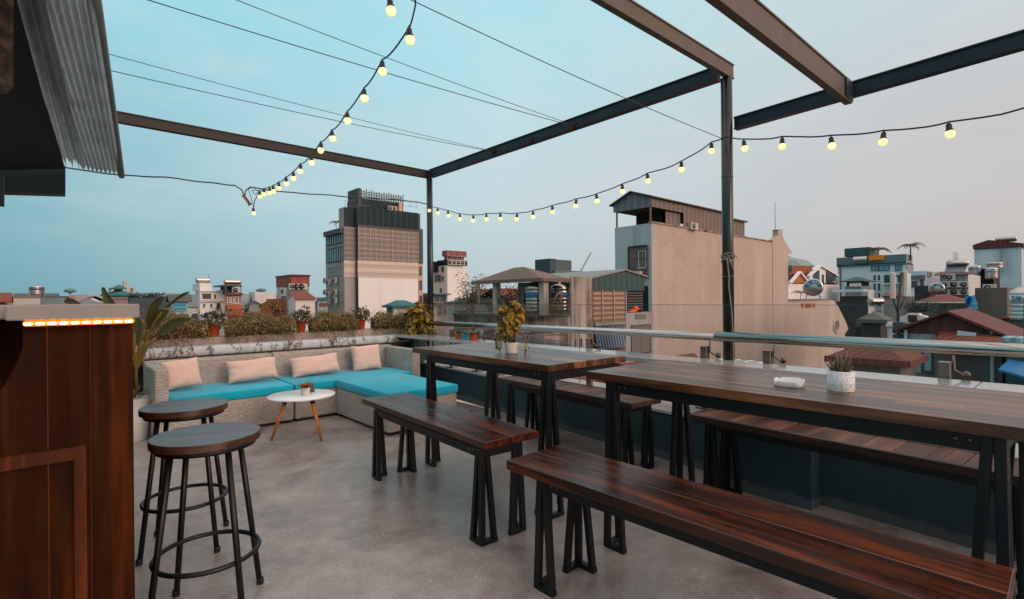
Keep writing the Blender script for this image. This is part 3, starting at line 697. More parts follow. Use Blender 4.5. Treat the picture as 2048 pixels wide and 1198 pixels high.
def fabric(name, col, var=.08):
    m, t, b = nt(name); v = coords(t); c = s2l(col); f = noise(t, v, 3, 5); g = noise(t, v, 260, 2)
    lk(t, mix(t, 1.0, ramp(t, f, [(.3, sc3(c, 1-var)), (.7, sc3(c, 1+var))]), ramp(t, g, [(.3, (.85,)*3), (.7, (1.05,)*3)]), 'MULTIPLY'), b.inputs['Base Color'])
    b.inputs['Roughness'].default_value = .85; b.inputs['Sheen Weight'].default_value = .15; b.inputs['Specular IOR Level'].default_value = .2
    bump(t, b, g, .15, .002); return m
TURQ = fabric('turquoise_cushion_cloth', '#0fa4bd', .12); PINK = fabric('beige_pillow_cloth', '#dab9ab', .03)
SH, SB, SBK = .275, .595, 5.67; SF = 4.92   # seat base height, back height
def sofa_module(name, label, x0, x1, y0, y1, arm=None, back=True):
    s = thing(name, label, 'sofa', ((x0+x1)/2, (y0+y1)/2, 0), 0, 'grey rattan sofa modules')
    hx, hy = (x1-x0)/2, (y1-y0)/2
    mb = MB(); mb.box(-hx, hx, -hy, hy, .025, SH, .012, seg=2); mb.build('seat_base', WICK, s)
    if back: mb = MB(); mb.box(-hx, hx, hy-.12, hy+.002, SH-.02, SB, .016, seg=2); mb.build('backrest', WICK, s)
    if arm: 
        ax = (-hx-.002, -hx+.095) if arm < 0 else (hx-.095, hx+.002)
        mb = MB(); mb.box(ax[0], ax[1], -hy-.003, hy-.122, .022, SB-.01, .014, seg=2); mb.build('armrest', WICK, s)
    for sx in (-1, 1):
        for sy in (-1, 1):
            mb = MB(); mb.box(sx*(hx-.04)-.02, sx*(hx-.04)+.02, sy*(hy-.04)-.02, sy*(hy-.04)+.02, 0, .026); mb.build('foot', plain('black_rubber', '#101214', .7), s)
    return s
def cushion(label, x0, x1, y0, y1, z0, z1):
    mb = MB(); c = Vector(((x0+x1)/2, (y0+y1)/2, z0)); mb.box(x0-c.x, x1-c.x, y0-c.y, y1-c.y, 0, z1-z0, .018, seg=3)
    o = mb.build('seat_cushion', TURQ, None, c)
    for p in o.data.polygons: p.use_smooth = True
    mb = MB()
    for zz in (.008, z1-z0-.008):
        e = .0045; X0, X1, Y0, Y1 = x0-c.x+e, x1-c.x-e, y0-c.y+e, y1-c.y-e
        mb.tube([(X0, Y0+.012, zz), (X0+.012, Y0, zz), (X1-.012, Y0, zz), (X1, Y0+.012, zz), (X1, Y1-.012, zz), (X1-.012, Y1, zz), (X0+.012, Y1, zz), (X0, Y1-.012, zz)], .0032, 6, True)
    mb.build('piping', TURQ, o)
    return tag(o, label, 'cushion', 'turquoise seat cushions on the sofa')
XM = 1.635
sofa_module('sofa_module', 'left rattan sofa section with armrest, nearest the bar stools', .565, XM-.006, SF, SBK, -1)
sofa_module('sofa_module', 'right rattan sofa section with high side arm in the corner', XM+.006, 2.98, SF, SBK, 1)
sofa_module('ottoman', 'grey rattan ottoman block making the chaise in front of the right sofa section', 2.03, 2.72, 3.86, SF-.008, None, False)
ZC = .35
cushion('left turquoise seat cushion under the square and lumbar pillows by the armrest', .665, XM-.008, SF-.01, SBK-.125, SH+.001, ZC)
cushion('corner turquoise seat cushion under the two right pillows', XM+.008, 2.88, SF-.01, SBK-.125, SH+.001, ZC)
cushion('large turquoise chaise cushion lying on the ottoman, without pillows', 2.02, 2.73, 3.845, SF-.014, SH+.001, ZC+.004)
def pillow(label, px0, py0, px1, py1, Y, tilt, rz, roll, depth=.12, seed=0):
    """soft pillow leaning on the backrest; extents taken at depth plane Y"""
    rr = random.Random(seed); a, b = gy(px0, py1, Y), gy(px1, py0, Y); W, Hh = abs(b.x-a.x), abs(b.z-a.z)
    n = 16; mb = MB(); G = {}
    ph = [rr.uniform(0, 6.28) for _ in range(6)]
    for side in (1, -1):
        for i in range(n+1):
            for j in range(n+1):
                u, v = i/n*2-1, j/n*2-1
                edge = i in (0, n) or j in (0, n)
                if edge and side < 0: G[(side, i, j)] = G[(1, i, j)]; continue
                k = (1-u**4)**.55*(1-v**4)**.55
                x = u*W/2*(1-.07*(1-v*v)*0+ -.06*(1-v**2)*abs(u)**3); z = v*Hh/2*(1-.07*(1-u**2)*abs(v)**3)
                wr = .007*math.sin((8+seed)*u+3*v+ph[0])*abs(v)**3+.006*math.sin((9+seed)*v+4*u*side+ph[1])*abs(u)**3+.002*math.sin(4*u-5*v+ph[2])
                y = -side*(depth/2*k+wr*k*(1.6 if side > 0 else .5))
                if edge: y = .003*math.sin(8*u+7*v+ph[3])
                G[(side, i, j)] = mb.bm.verts.new((x, y, z+.004*math.sin(5*u+ph[4])*(1 if not edge else .6)))
        for i in range(n):
            for j in range(n):
                f = mb.bm.faces.new([G[(side, i, j)], G[(side, i+1, j)], G[(side, i+1, j+1)], G[(side, i, j+1)]]); f.smooth = True
    c = (a+b)/2; o = mb.build('throw_pillow', PINK, None, (c.x, Y-.05, c.z))
    o.rotation_euler = Euler((tilt, roll, rz), 'XYZ')
    e = []
    for i in range(n): e.append(G[(1, i, 0)])
    sd = o.modifiers.new('smooth', 'SUBSURF'); sd.levels = 1; sd.render_levels = 1
    return tag(o, label, 'pillow', 'beige throw pillows on the sofa')
pillow('square beige pillow against the left armrest', 321, 713, 400, 781, 5.38, R(-16), R(6), R(-4), .13, 1)
pillow('long beige lumbar pillow on the left seat section', 449, 712, 552, 767, 5.40, R(-18), R(-2), R(-3), .13, 2)
pillow('long wrinkled beige lumbar pillow on the right seat section', 575, 705, 676, 755, 5.42, R(-20), R(2), R(-3), .14, 3)
pillow('square beige pillow in the right corner of the sofa', 700, 686, 756, 744, 5.44, R(-14), R(-6), R(-2), .13, 4)

# coffee table
ct = thing('coffee_table', 'small round white coffee table on three tapered wooden legs', 'table', (1.515, 4.38, 0))
ZT = .345
mb = MB(); mb.lathe([(.245, ZT-.016), (.262, ZT-.013), (.265, ZT-.006), (.262, ZT), (.02, ZT)], (0, 0, 0), 48); mb.build('table_top', plain('white_lacquer', '#dfe3e6', .25, 0, .02), ct)
ow = wood('orange_beech', '#a8601c', '#d08a3c', 2, .4, 1, .1)
for p in (gz(543, 881), gz(643, 881), gz(636, 850)):
    f = p-Vector((1.515, 4.38, 0)); tp = f*.52; tp.z = ZT-.017
    mb = MB(); mb.tube([tp.lerp(f, .13), f+Vector((0, 0, .001))], [.017, .0095], 12); l = mb.build('leg', ow, ct)
    mb = MB(); mb.tube([tp, tp.lerp(f, .14)], [.020, .0185], 12); mb.build('leg_socket', plain('black_plastic', '#15181a', .5), l)

# ================================================================== POTS AND PLANTS ON THE TERRACE
def pot_mb(r0, r1, h, wall=.008, lip=0.0, seg=28):
    mb = MB(); p = [(r0, 0), (r0*1.0+.001, .002), (r1, h-lip*1.5)]
    if lip: p += [(r1+lip, h-lip*1.4), (r1+lip, h)]
    else: p += [(r1, h)]
    rr = p[-1][0]-wall
    p += [(rr, h), (rr*.97, h-.02), (.002, h-.02)]
    mb.lathe(p, (0, 0, 0), seg); return mb
SOIL = plain('dark_soil', '#2a2019', .95)
def terrazzo():
    m, t, b = nt('terrazzo_chips'); v = coords(t); vo = N(t, 'ShaderNodeTexVoronoi'); vo.inputs['Scale'].default_value = 210; lk(t, v, vo.inputs['Vector'])
    r_ = N(t, 'ShaderNodeSeparateColor'); lk(t, vo.outputs['Color'], r_.inputs[0])
    k = mth(t, 'MULTIPLY', mth(t, 'LESS_THAN', vo.outputs['Distance'], .42), mth(t, 'GREATER_THAN', r_.outputs[0], .62))
    lk(t, mix(t, k, s2l('#cfccca'), s2l('#74787c')), b.inputs['Base Color']); b.inputs['Roughness'].default_value = .5; return m
# table plant: bushy pothos in white pot
def foliage_ball(mb, c, rx, ry, rz, n, L, W, rr, down=.5, shell=.45):
    for _ in range(n):
        while True:
            q = Vector((rr.uniform(-1, 1), rr.uniform(-1, 1), rr.uniform(-1, 1)))
            if shell < q.length <= 1: break
        p = Vector(c)+Vector((q.x*rx, q.y*ry, q.z*rz)); d = q.normalized()*.6+Vector((rr.uniform(-.6, .6), rr.uniform(-.6, .6), rr.uniform(-.5, .4)-down))
        s = rr.uniform(.7, 1.3); mb.leaf(p, d, q.normalized()+Vector((0, 0, .5)), L*s, W*s, rr.uniform(.05, .3), rr.uniform(0, .35))
POTHOS = leafmat('pothos_leaves', ['#4a4816', '#76661a', '#a07f1c', '#bf9426', '#4d4f20', '#d0a53a'], .4, .3)
STEM = plain('plant_stem', '#5a4a1e', .6)
p1 = gz(1023.5, 706, TZ)
pl = thing('potted_pothos', 'bushy yellow-green trailing plant in a small ribbed white pot on the farther table', 'plant', p1)
mb = pot_mb(.034, .039, .066, .005); 
for k in range(26):
    a = k*2*math.pi/26; mb.bar((.0352*math.cos(a), .0352*math.sin(a), .002), (.0398*math.cos(a), .0398*math.sin(a), .064), .003)
mb.build('pot', plain('white_ribbed_ceramic', '#cfc8c2', .5), pl)
mb = MB(); rr = random.Random(3)
foliage_ball(mb, (-.012, 0, .235), .07, .07, .075, 170, .05, .036, rr, .45)
foliage_ball(mb, (-.02, .015, .165), .055, .055, .05, 80, .042, .028, rr, .5)
for k in range(26):
    a = R(rr.choice((-45, 135, 120, 150, -30, -60, 60))+rr.uniform(-14, 14)); r_ = rr.uniform(.055, .10); z = rr.uniform(.03, .12); mb.leaf((r_*math.cos(a), r_*math.sin(a), z), (math.cos(a)*.4, math.sin(a)*.4, -1), (math.cos(a), math.sin(a), .3), .045, .032)
mb.build('foliage', POTHOS, pl)
mb = MB()
for k in range(16):
    a = rr.uniform(0, 6.28); q = rr.uniform(.02, .1); mb.tube([(.015*math.cos(a), .015*math.sin(a), .05), (.03*math.cos(a), .03*math.sin(a), .12), (q*math.cos(a), q*math.sin(a), rr.uniform(.15, .3))], .0022, 5)
mb.build('stem', STEM, pl)
# succulent in terrazzo pot
p2 = gz(1682, 781, TZ)
pl = thing('potted_succulent', 'spiky striped succulent in a speckled terrazzo pot on the nearer table', 'plant', p2)
mb = pot_mb(.041, .0425, .071, .006); mb.build('pot', terrazzo(), pl)
mb = MB(); rr = random.Random(5)
for k in range(30):
    a = k*2.4; tl = .25+.75*(k/30); r0 = .016*(k/30); L = rr.uniform(.055, .085)*(1.15-.45*k/30)
    d = Vector((math.cos(a)*tl*.75, math.sin(a)*tl*.75, 1)).normalized(); b0 = Vector((r0*math.cos(a), r0*math.sin(a), .052))
    mb.tube([b0, b0+d*L*.4+Vector((0, 0, .002)), b0+d*L*.8, b0+d*L], [.0052, .0048, .0024, .0004], 5)
def zebra():
    m, t, b = nt('striped_succulent_skin'); tc = N(t, 'ShaderNodeTexCoord'); s = N(t, 'ShaderNodeSeparateXYZ'); lk(t, tc.outputs['Object'], s.inputs[0])
    w_ = mth(t, 'SINE', mth(t, 'MULTIPLY', s.outputs[2], 1100)); g = N(t, 'ShaderNodeNewGeometry')
    c = ramp(t, g.outputs['Random Per Island'], [(0, s2l('#33382c')), (.6, s2l('#4d3f22')), (1, s2l('#7a5620'))])
    lk(t, mix(t, ramp(t, w_, [(.75, (0,)*3), (.95, (.8,)*3)]), c, s2l('#a59c86')), b.inputs['Base Color']); b.inputs['Roughness'].default_value = .45; return m
mb.build('spiky_leaf', zebra(), pl)
mb = MB(); mb.lathe([(.034, .0), (.034, .004), (.002, .006)], (0, 0, .05), 16); mb.build('soil', SOIL, pl)
# ashtray
p3 = gz(1578.5, 771, TZ)
mb = MB(); prof = []
n = 64; rings = [(.058, .0), (.0615, .002), (.062, .022), (.0605, .0255), (.052, .0255), (.049, .008), (.02, .007)]
RR = []
for ri, (r_, z) in enumerate(rings):
    vs = []
    for k in range(n):
        a = 2*math.pi*k/n; q = (abs(math.cos(a))**4+abs(math.sin(a))**4)**-.25*.93
        zz = z
        if ri in (3, 4) and any(abs((a-b0+math.pi) % (2*math.pi)-math.pi) < .13 for b0 in (R(-50), R(40), R(130), R(220))): zz -= .008
        vs.append(mb.bm.verts.new((r_*q*math.cos(a), r_*q*math.sin(a), zz)))
    RR.append(vs)
for A, B in zip(RR, RR[1:]):
    for k in range(n): f = mb.bm.faces.new((A[k], A[(k+1) % n], B[(k+1) % n], B[k])); f.smooth = True
mb.bm.faces.new(RR[0][::-1]); mb.bm.faces.new(RR[-1])
at = mb.build('ashtray', plain('white_ceramic', '#dcd8d4', .3, 0, .02), None, p3); at.rotation_euler = (0, 0, R(20))
at.scale = (.9, .9, .95)
tag(at, 'white rounded-square ceramic ashtray with notched rim on the nearer table', 'ashtray')
# coffee-table plant and menu holder
p4 = gz(611, 790, ZT)
pl = thing('potted_bromeliad', 'small orange-leaved plant in a plain white pot on the white coffee table', 'plant', p4)
mb = pot_mb(.034, .036, .062, .004); mb.build('pot', plain('matt_white_ceramic', '#cfc6be', .55), pl)
mb = MB(); rr = random.Random(8)
for k in range(22):
    a = k*2.4; d = Vector((math.cos(a), math.sin(a), rr.uniform(.35, 1.5))); mb.leaf((0, 0, .05), d, (0, 0, 1), rr.uniform(.07, .1), .026, .2, .1)
mb.build('foliage', leafmat('orange_leaves', ['#8a4a14', '#b5681a', '#4c4a1c', '#c98a2c'], .5, .25), pl)
p5 = gz(625, 786, ZT)
mh = thing('menu_holder', 'small dark menu card standing beside the plant on the coffee table', 'menu', p5, R(20))
mb = MB(); mb.box(-.022, .022, -.004, .004, 0, .085, .002, Matrix.Rotation(R(-8), 4, 'X')); mb.build('card', plain('dark_print_card', '#4a4446', .4, 0, .6, 60), mh)
mb = MB(); mb.box(-.024, .024, -.016, .012, 0, .006, .001); mb.build('base', plain('white_print_card', '#c8c2bf', .5), mh)
# three small pots on the granite ledge
for (px, py, col, lab, sd) in ((917, 677.5, '#c46a10', 'yellow-orange small pot with a leafy seedling, leftmost of three on the granite ledge', 1), (931.5, 679, '#1ea3c6', 'sky-blue small pot with a seedling between two orange pots', 2), (945.5, 681, '#b5440e', 'deep orange small pot with a taller seedling, nearest the leafy table plant', 3)):
    p = gz(px, py, .70); pl = thing('seedling_pot', lab, 'plant', p, 0, 'small coloured pots on the granite ledge'); rr = random.Random(sd)
    pot_mb(.037, .042, .062, .004, .003).build('pot', plain('pot_'+col[1:], col, .4), pl)
    mb = MB()
    for k in range(9):
        a = rr.uniform(0, 6.28); mb.leaf((.01*math.cos(a), .01*math.sin(a), .06), (math.cos(a)*1.1, math.sin(a)*1.1, rr.uniform(.1, 1.0)), (0, 0, 1), rr.uniform(.055, .085), .042, .15, .2)
    if sd == 3: mb.leaf((0, 0, .09), (.1, 0, 1), (-1, -1, .2), .07, .055)
    if sd == 1: mb.leaf((0, 0, .08), (-.2, 0, 1), (-1, -1, .2), .06, .02)
    mb.build('foliage', leafmat('seedling_leaves', ['#33381c', '#4a4a1e', '#6b5f1e', '#2a3320'], .45), pl)
    mb = MB(); mb.tube([(0, 0, .045), (.003, 0, .075), (.0, 0, .10)], .003, 6); mb.build('stem', STEM, pl)
# tall leafy plant at the corner
pc_ = gx(855, 672, 3.5); 
pl = thing('corner_pothos', 'bushy yellow-green climbing plant at the foot of the far corner post', 'plant', (3.40, 5.62, .70))
mb = MB(); rr = random.Random(12)
foliage_ball(mb, (.0, .02, .24), .13, .13, .13, 170, .09, .068, rr, .6)
foliage_ball(mb, (-.06, .03, .10), .09, .09, .11, 90, .08, .06, rr, .8)
foliage_ball(mb, (.0, -.18, .07), .06, .12, .06, 34, .06, .045, rr, .9, .2)
mb.build('foliage', POTHOS, pl)
pot_mb(.055, .07, .10, .006, .004).build('pot', plain('brown_pot', '#4a2d1c', .6), pl)
mb = MB()
for k in range(10): a = k*.63; mb.tube([(.02*math.cos(a), .02*math.sin(a), .08), (.06*math.cos(a), .06*math.sin(a), .2), (.1*math.cos(a), .1*math.sin(a), .3)], .003, 5)
mb.build('stem', STEM, pl)
# trailing planters along the parapet
IVY = leafmat('trailing_ivy_leaves', ['#332c17', '#5b4c26', '#7a642f', '#8a7138', '#4a411e', '#a08748'], .6, .15)
def planter(label, px0, px1, pyt, pyb, sd, dense=2600):
    Y = 6.02; a, b = gy(px0, 640, Y), gy(px1, 640, Y); zt_ = gy((px0+px1)/2, pyt, Y).z; zb_ = .768
    c = Vector(((a.x+b.x)/2, Y, zb_)); pl = thing('trailing_planter', label, 'planter', c, 0, 'trailing bushes along the far parapet'); W = b.x-a.x; rr = random.Random(sd)
    mb = MB(); mb.box(-W/2+.03, W/2-.03, -.085, .085, 0, .13, .006); mb.build('trough', plain('dark_trough', '#2b2520', .7), pl)
    mb = MB(); hgt = zt_-zb_
    for k in range(dense):
        u = rr.uniform(-1, 1); x = u*W/2*1.02
        top = hgt*(.90+.13*math.sin(u*5+sd)+.07*math.sin(u*13+sd*2))*(1-.35*abs(u)**6)
        th = rr.uniform(-1.2, 1.5); dd = rr.uniform(.78, 1.0)
        yy = -.02-.155*math.cos(th)*dd if rr.random() < .7 else rr.uniform(-.15, .13)
        z = top*(.5+.5*math.sin(th)*dd)
        if rr.random() < .25: z = top*rr.uniform(.82, 1.06); yy = rr.uniform(-.15, .14)
        z += rr.uniform(-.01, .015)
        mb.leaf((x+rr.uniform(-.01, .01), yy, z), (rr.uniform(-.9, .9), rr.uniform(-1, .2), rr.uniform(-1.2, .25)), (rr.uniform(-.4, .4), -.8, .6), rr.uniform(.018, .034), rr.uniform(.010, .018), .15, .2)
    for k in range(34):   # wispy shoots above
        x = rr.uniform(-W/2, W/2); h0 = hgt*.9; L = rr.uniform(.03, .10); lean = rr.uniform(-.5, .5)
        for q in range(5): mb.leaf((x+lean*L*q/5, rr.uniform(-.1, .1), h0+L*q/5), (rr.uniform(-1, 1), rr.uniform(-1, 1), .6), (0, -1, .5), .022, .009)
    mb.build('foliage', IVY, pl)
    mb = MB(); vines = MB()
    for k in range(int(W*44)):   # hanging tendrils over the coping
        x = rr.uniform(-W/2, W/2); L = rr.choice((.06, .1, .14, .2, .27, .3))*rr.uniform(.6, 1.1); z0 = .02; pts = []
        for q in range(7):
            z = z0-L*q/6; y = -.185-.0*q-.19*min(1, q/2.2)
            y = -.13-.21*min(1, q/2.0) if L > .12 else -.13-.06*q/6
            pts.append((x+.018*math.sin(q*1.3+k), y, z if q > 2 or L <= .12 else z0+.012-.02*q))
        vines.tube(pts, .0012, 4)
        for q in range(1, 7):
            for s in range(2): mb.leaf(Vector(pts[q])+Vector((rr.uniform(-.008, .008), rr.uniform(-.01, .004), rr.uniform(-.01, .01))), (rr.uniform(-1, 1), rr.uniform(-.8, .2), rr.uniform(-1, .2)), (0, -1, .4), rr.uniform(.014, .024), .012, .1, .2)
    mb.build('trailing_foliage', IVY, pl); vines.build('vine', plain('brown_vine', '#3a2c1c', .8), pl)
    return pl
planter('leftmost trailing bush on the parapet, behind the tall banana plant', 275, 408, 630, 672, 1)
planter('trailing bush on the parapet between the first and second orange pots', 446, 582, 627, 668, 2, 2900)
planter('trailing bush on the parapet between the second and third orange pots', 616, 706, 626, 662, 3, 2200)
planter('rightmost trailing bush on the parapet, beside the yellow corner plant', 742, 828, 627, 660, 4, 2200)
for px, py0, py1, wpx, lab, sd in ((426, 674, 650, 27, 'leftmost terracotta pot on the parapet with a sparse leafy shrub', 21), (601.5, 668, 646, 21, 'middle terracotta pot on the parapet with a dense leafy shrub', 22), (722, 662, 642, 18, 'rightmost terracotta pot on the parapet, beside the last trailing bush', 23)):
    c = gy(px, py0, 6.0); c.z = .767; D = c.dot(_fw); r1 = wpx/F*D/2; hh = (py0-py1)/F*D; rr = random.Random(sd)
    pl = thing('terracotta_pot', lab, 'plant', c, 0, 'terracotta shrub pots on the parapet')
    pot_mb(r1*.72, r1*.95, hh, .008, .006).build('pot', plain('terracotta', '#a5400f', .65, 0, .12, 12), pl)
    mb = MB(); foliage_ball(mb, (0, 0, hh+.055), .105, .10, .065, 260, .04, .019, rr, -.1, .15); foliage_ball(mb, (.04, 0, hh+.11), .05, .05, .045, 40, .04, .017, rr, -.3, .1)
    mb.build('foliage', leafmat('dark_shrub_leaves', ['#2a2d1e', '#3d3d24', '#554d2a', '#6d5a30'], .45, .12), pl)
    mb = MB()
    for k in range(9): a = k*.7; mb.tube([(.01*math.cos(a), .01*math.sin(a), hh-.03), (.04*math.cos(a), .04*math.sin(a), hh+.05), (.09*math.cos(a), .09*math.sin(a), hh+rr.uniform(.06, .12))], .003, 5)
    mb.build('stem', STEM, pl)
# banana-like plant in white pot
bp = thing('potted_banana_plant', 'tall plant with long folded blade leaves in a white pot beside the bar', 'plant', (.455, 5.22, 0)); o = Vector(bp.location)
pot_mb(.09, .135, .345, .012).build('pot', plain('white_planter_plastic', '#b9b5b1', .5, 0, .04), bp)
LEAFB = leafmat('blade_leaf', ['#3a3f22', '#4a4a24', '#5a5426'], .35, .2); STALK = plain('yellow_stalk', '#6d560f', .5, 0, .2)
def blade(stalk, pts, widths, fold, label=None):
    """stalk: pixel path at ~plant depth; blade along pts with half widths, folded along the midrib"""
    mb = MB(); mb.tube([p-o for p in stalk], .011, 8); s_ = mb.build('stalk', STALK, bp)
    mb = MB(); P = [Vector(p)-o for p in pts]; n = len(P); rows = []
    for i, p in enumerate(P):
        d = (P[min(i+1, n-1)]-P[max(i-1, 0)]).normalized(); side = d.cross(_fw).normalized(); w_ = widths[i]
        row = []
        for k in (-1, -.5, 0, .5, 1):
            row.append(mb.bm.verts.new(p+side*w_*k*math.cos(fold*abs(k))+_fw*(-abs(k)*w_*math.sin(fold))+Vector((0, 0, .006*math.sin(i*2+k*3)))))
        rows.append(row)
    for A, B in zip(rows, rows[1:]):
        for k in range(4): f = mb.bm.faces.new((A[k], A[k+1], B[k+1], B[k])); f.smooth = True
    mb.build('leaf_blade', LEAFB, bp)
q = lambda px, py, D=4.25: gd(px, py, D)
base = [q(274, 790), q(272, 740)]
blade(base+[q(276, 700), q(285, 672), q(296, 650)], [q(296, 650), q(306, 632), q(316, 612), q(324, 599), q(328, 594)], [.02, .05, .055, .035, .012], .9)
blade(base+[q(280, 705), q(290, 685), q(300, 660)], [q(298, 662), q(312, 642), q(326, 628), q(338, 621)], [.03, .055, .05, .01], .5)
blade(base+[q(282, 720), q(296, 690), q(312, 675)], [q(310, 676), q(328, 660), q(346, 650), q(362, 643), q(380, 638)], [.008, .035, .045, .035, .004], .4)
blade(base+[q(288, 690), q(312, 640), q(330, 616)], [q(330, 616), q(345, 605), q(358, 597), q(370, 588), q(378, 584)], [.008, .016, .018, .014, .003], .8)
blade(base+[q(268, 700, 4.1), q(270, 665, 4.1)], [q(272, 690, 4.1), q(276, 665, 4.1), q(277, 645, 4.1), q(272, 636, 4.1)], [.02, .045, .04, .02], .3)
blade([q(250, 760, 4.1), q(245, 680, 4.1), q(238, 625, 4.1)], [q(238, 625, 4.1), q(222, 604, 4.1), q(213, 590, 4.1), q(208, 577, 4.1), q(205, 574, 4.1)], [.05, .05, .03, .018, .006], .6)
blade([q(230, 780, 4.0), q(190, 700, 4.0), q(168, 622, 4.0)], [q(168, 616, 4.0), q(150, 605, 4.0), q(136, 602, 4.0), q(129, 604, 4.0)], [.02, .028, .024, .01], .3)
mb = MB(); rr = random.Random(31)
for k in range(40): a = rr.uniform(0, 6.28); mb.leaf((.03*math.cos(a), .03*math.sin(a), .33), (math.cos(a), math.sin(a), rr.uniform(.6, 1.6)), (0, 0, 1), rr.uniform(.1, .2), .012, .1, .3)
mb.build('undergrowth', IVY, bp)
#CITY#
# ================================================================== THE CITY BEYOND
GZ = -12.0
mb = MB(); mb.poly([(-2500, -600, GZ), (2500, -600, GZ), (2500, 2500, GZ), (-2500, 2500, GZ)])
tag(mb.build('city_ground', weathered('city_ground_grey', '#5b5753', '#33312f', .5, .2)), None, None, kind='structure')
PANE = plain('window_dark_glass', '#38464d', .15, 0, .3, .7); FRAME = plain('window_grey_frame', '#8d8b88', .6)
PANEB = plain('window_sky_glass', '#7fa3ad', .12, 0, .2, .5)
WW = weathered('white_plaster', '#dcd2cb', '#948a82', .35, .5, .85, .12)
WW2 = weathered('white_plaster_fresh', '#e8e2de', '#b0a69f', .25, .5, .85, .1)
GREYW = weathered('grey_plaster', '#a39d99', '#5e5a57', .6, .8, .85, .2)
def party_wall(name, col):
    m, t, b = nt(name); tc = N(t, 'ShaderNodeTexCoord'); c = s2l(col)
    def st(scale, z, off, lo, hi):
        mp = N(t, 'ShaderNodeMapping'); mp.inputs['Scale'].default_value = (scale, scale, z); mp.inputs['Location'].default_value = (off, off*.7, off*.3); lk(t, tc.outputs['Object'], mp.inputs['Vector'])
        return ramp(t, noise(t, mp.outputs['Vector'], 1.0, 5, .6), [(lo, (0,)*3), (hi, (1,)*3)])
    big = noise(t, tc.outputs['Object'], .22, 7, .7); fine = noise(t, tc.outputs['Object'], 3, 6, .75)
    base = ramp(t, big, [(.3, sc3(c, .86)), (.5, c), (.68, sc3(c, 1.1))])
    base = mix(t, mth(t, 'MULTIPLY', st(.55, .035, 3, .55, .72), .5), base, s2l('#cbb9ae'))
    base = mix(t, mth(t, 'MULTIPLY', st(2.2, .05, 11, .56, .74), .35), base, s2l('#8c7a70'))
    base = mix(t, mth(t, 'MULTIPLY', st(1.7, .07, 23, .62, .74), .6), base, s2l('#b27c55'))
    vo = N(t, 'ShaderNodeTexVoronoi', feature='F1', distance='CHEBYCHEV'); vo.inputs['Scale'].default_value = .33; lk(t, tc.outputs['Object'], vo.inputs['Vector'])
    sp = N(t, 'ShaderNodeSeparateColor'); lk(t, vo.outputs['Color'], sp.inputs[0])
    base = mix(t, mth(t, 'MULTIPLY', mth(t, 'GREATER_THAN', sp.outputs[0], .8), .12), base, s2l('#d0c0b6'))
    base = mix(t, 1.0, base, ramp(t, fine, [(.3, (.86,)*3), (.65, (1,)*3)]), 'MULTIPLY')
    lk(t, base, b.inputs['Base Color']); b.inputs['Roughness'].default_value = .9; b.inputs['Specular IOR Level'].default_value = .2
    bump(t, b, fine, .3, .02); return m
PINKW = party_wall('streaked_beige_plaster', '#b5a297')
CONCW = weathered('stained_concrete', '#b9a99d', '#3a3532', 1.0, 1.5, .9, .3, .1)
DCONC = weathered('mouldy_concrete', '#757373', '#2b2b2b', .9, 1.6, .9, .5, .1)
BROWNW = weathered('brown_concrete', '#6f655f', '#3b3532', .6, 1.2, .9, .3)
REDT = corrugated('red_sheet_roof', '#86422f', 22, 'XY', .7, .6, .16)
REDT2 = corrugated('rust_roof', '#6a3126', 26, 'XY', .7, .7, .25)
MAROON = corrugated('maroon_sheet', '#5c2824', 16, 'XY', .6, .7, .1)
TEALR = corrugated('green_sheet', '#1f4a4a', 14, 'XY', .5, .65, .1)
TEALP = plain('teal_tiles', '#1d5d62', .6, 0, .2, 3)
BROWNR = weathered('brown_roof_sheet', '#77655a', '#4b4039', .4, .6, .8)
BROWNC = corrugated('brown_sheet_wall', '#75655c', 11, 'XY', .6, .7, .12)
GREYC = corrugated('grey_sheet_wall', '#6f7375', 11, 'XY', .6, .75, .1)
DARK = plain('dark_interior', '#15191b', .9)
DKTEAL = plain('dark_teal_glass', '#172a31', .3, 0, .25, .4, 0, .12)
SHUT = plain('grey_louvre', '#6c6461', .7, 0, .1, 1)
LBLUE = plain('pale_blue_sheet', '#b4cad1', .5, 0, .1, .6)
TANKS = metal('tank_steel', '#b9b0aa', .3); BLUEB = plain('tank_blue_band', '#1f5f8a', .5); LETW = plain('white_letters', '#dfe3e4', .5); LETB = plain('blue_letters', '#1c5f86', .5)
ACW = plain('aircon_cream', '#b5aca5', .5); ACD = plain('aircon_dark', '#22282b', .6)
def B(name, label, cat, pxl, pxc, pxr, pyt, D, mat, zb=GZ, dy=6.0, dx=6.0, group=None, wall='wall'):
    c = gd(pxc, pyt, D); X0, Y0, z1 = c
    y1 = gx(pxl, 600, X0).y if pxl < pxc else Y0+dy
    x1 = gy(pxr, 600, Y0).x if pxr > pxc else X0+dx
    r = thing(name, label, cat, (X0, Y0, zb), 0, group)
    mb = MB(); mb.box(0, x1-X0, 0, y1-Y0, 0, z1-zb); wl = mb.build(wall, mat, r)
    return dict(r=r, X0=X0, Y0=Y0, x1=x1, y1=y1, z1=z1, zb=zb, D=D, pxc=pxc, o=Vector((X0, Y0, zb)), wall=wl)
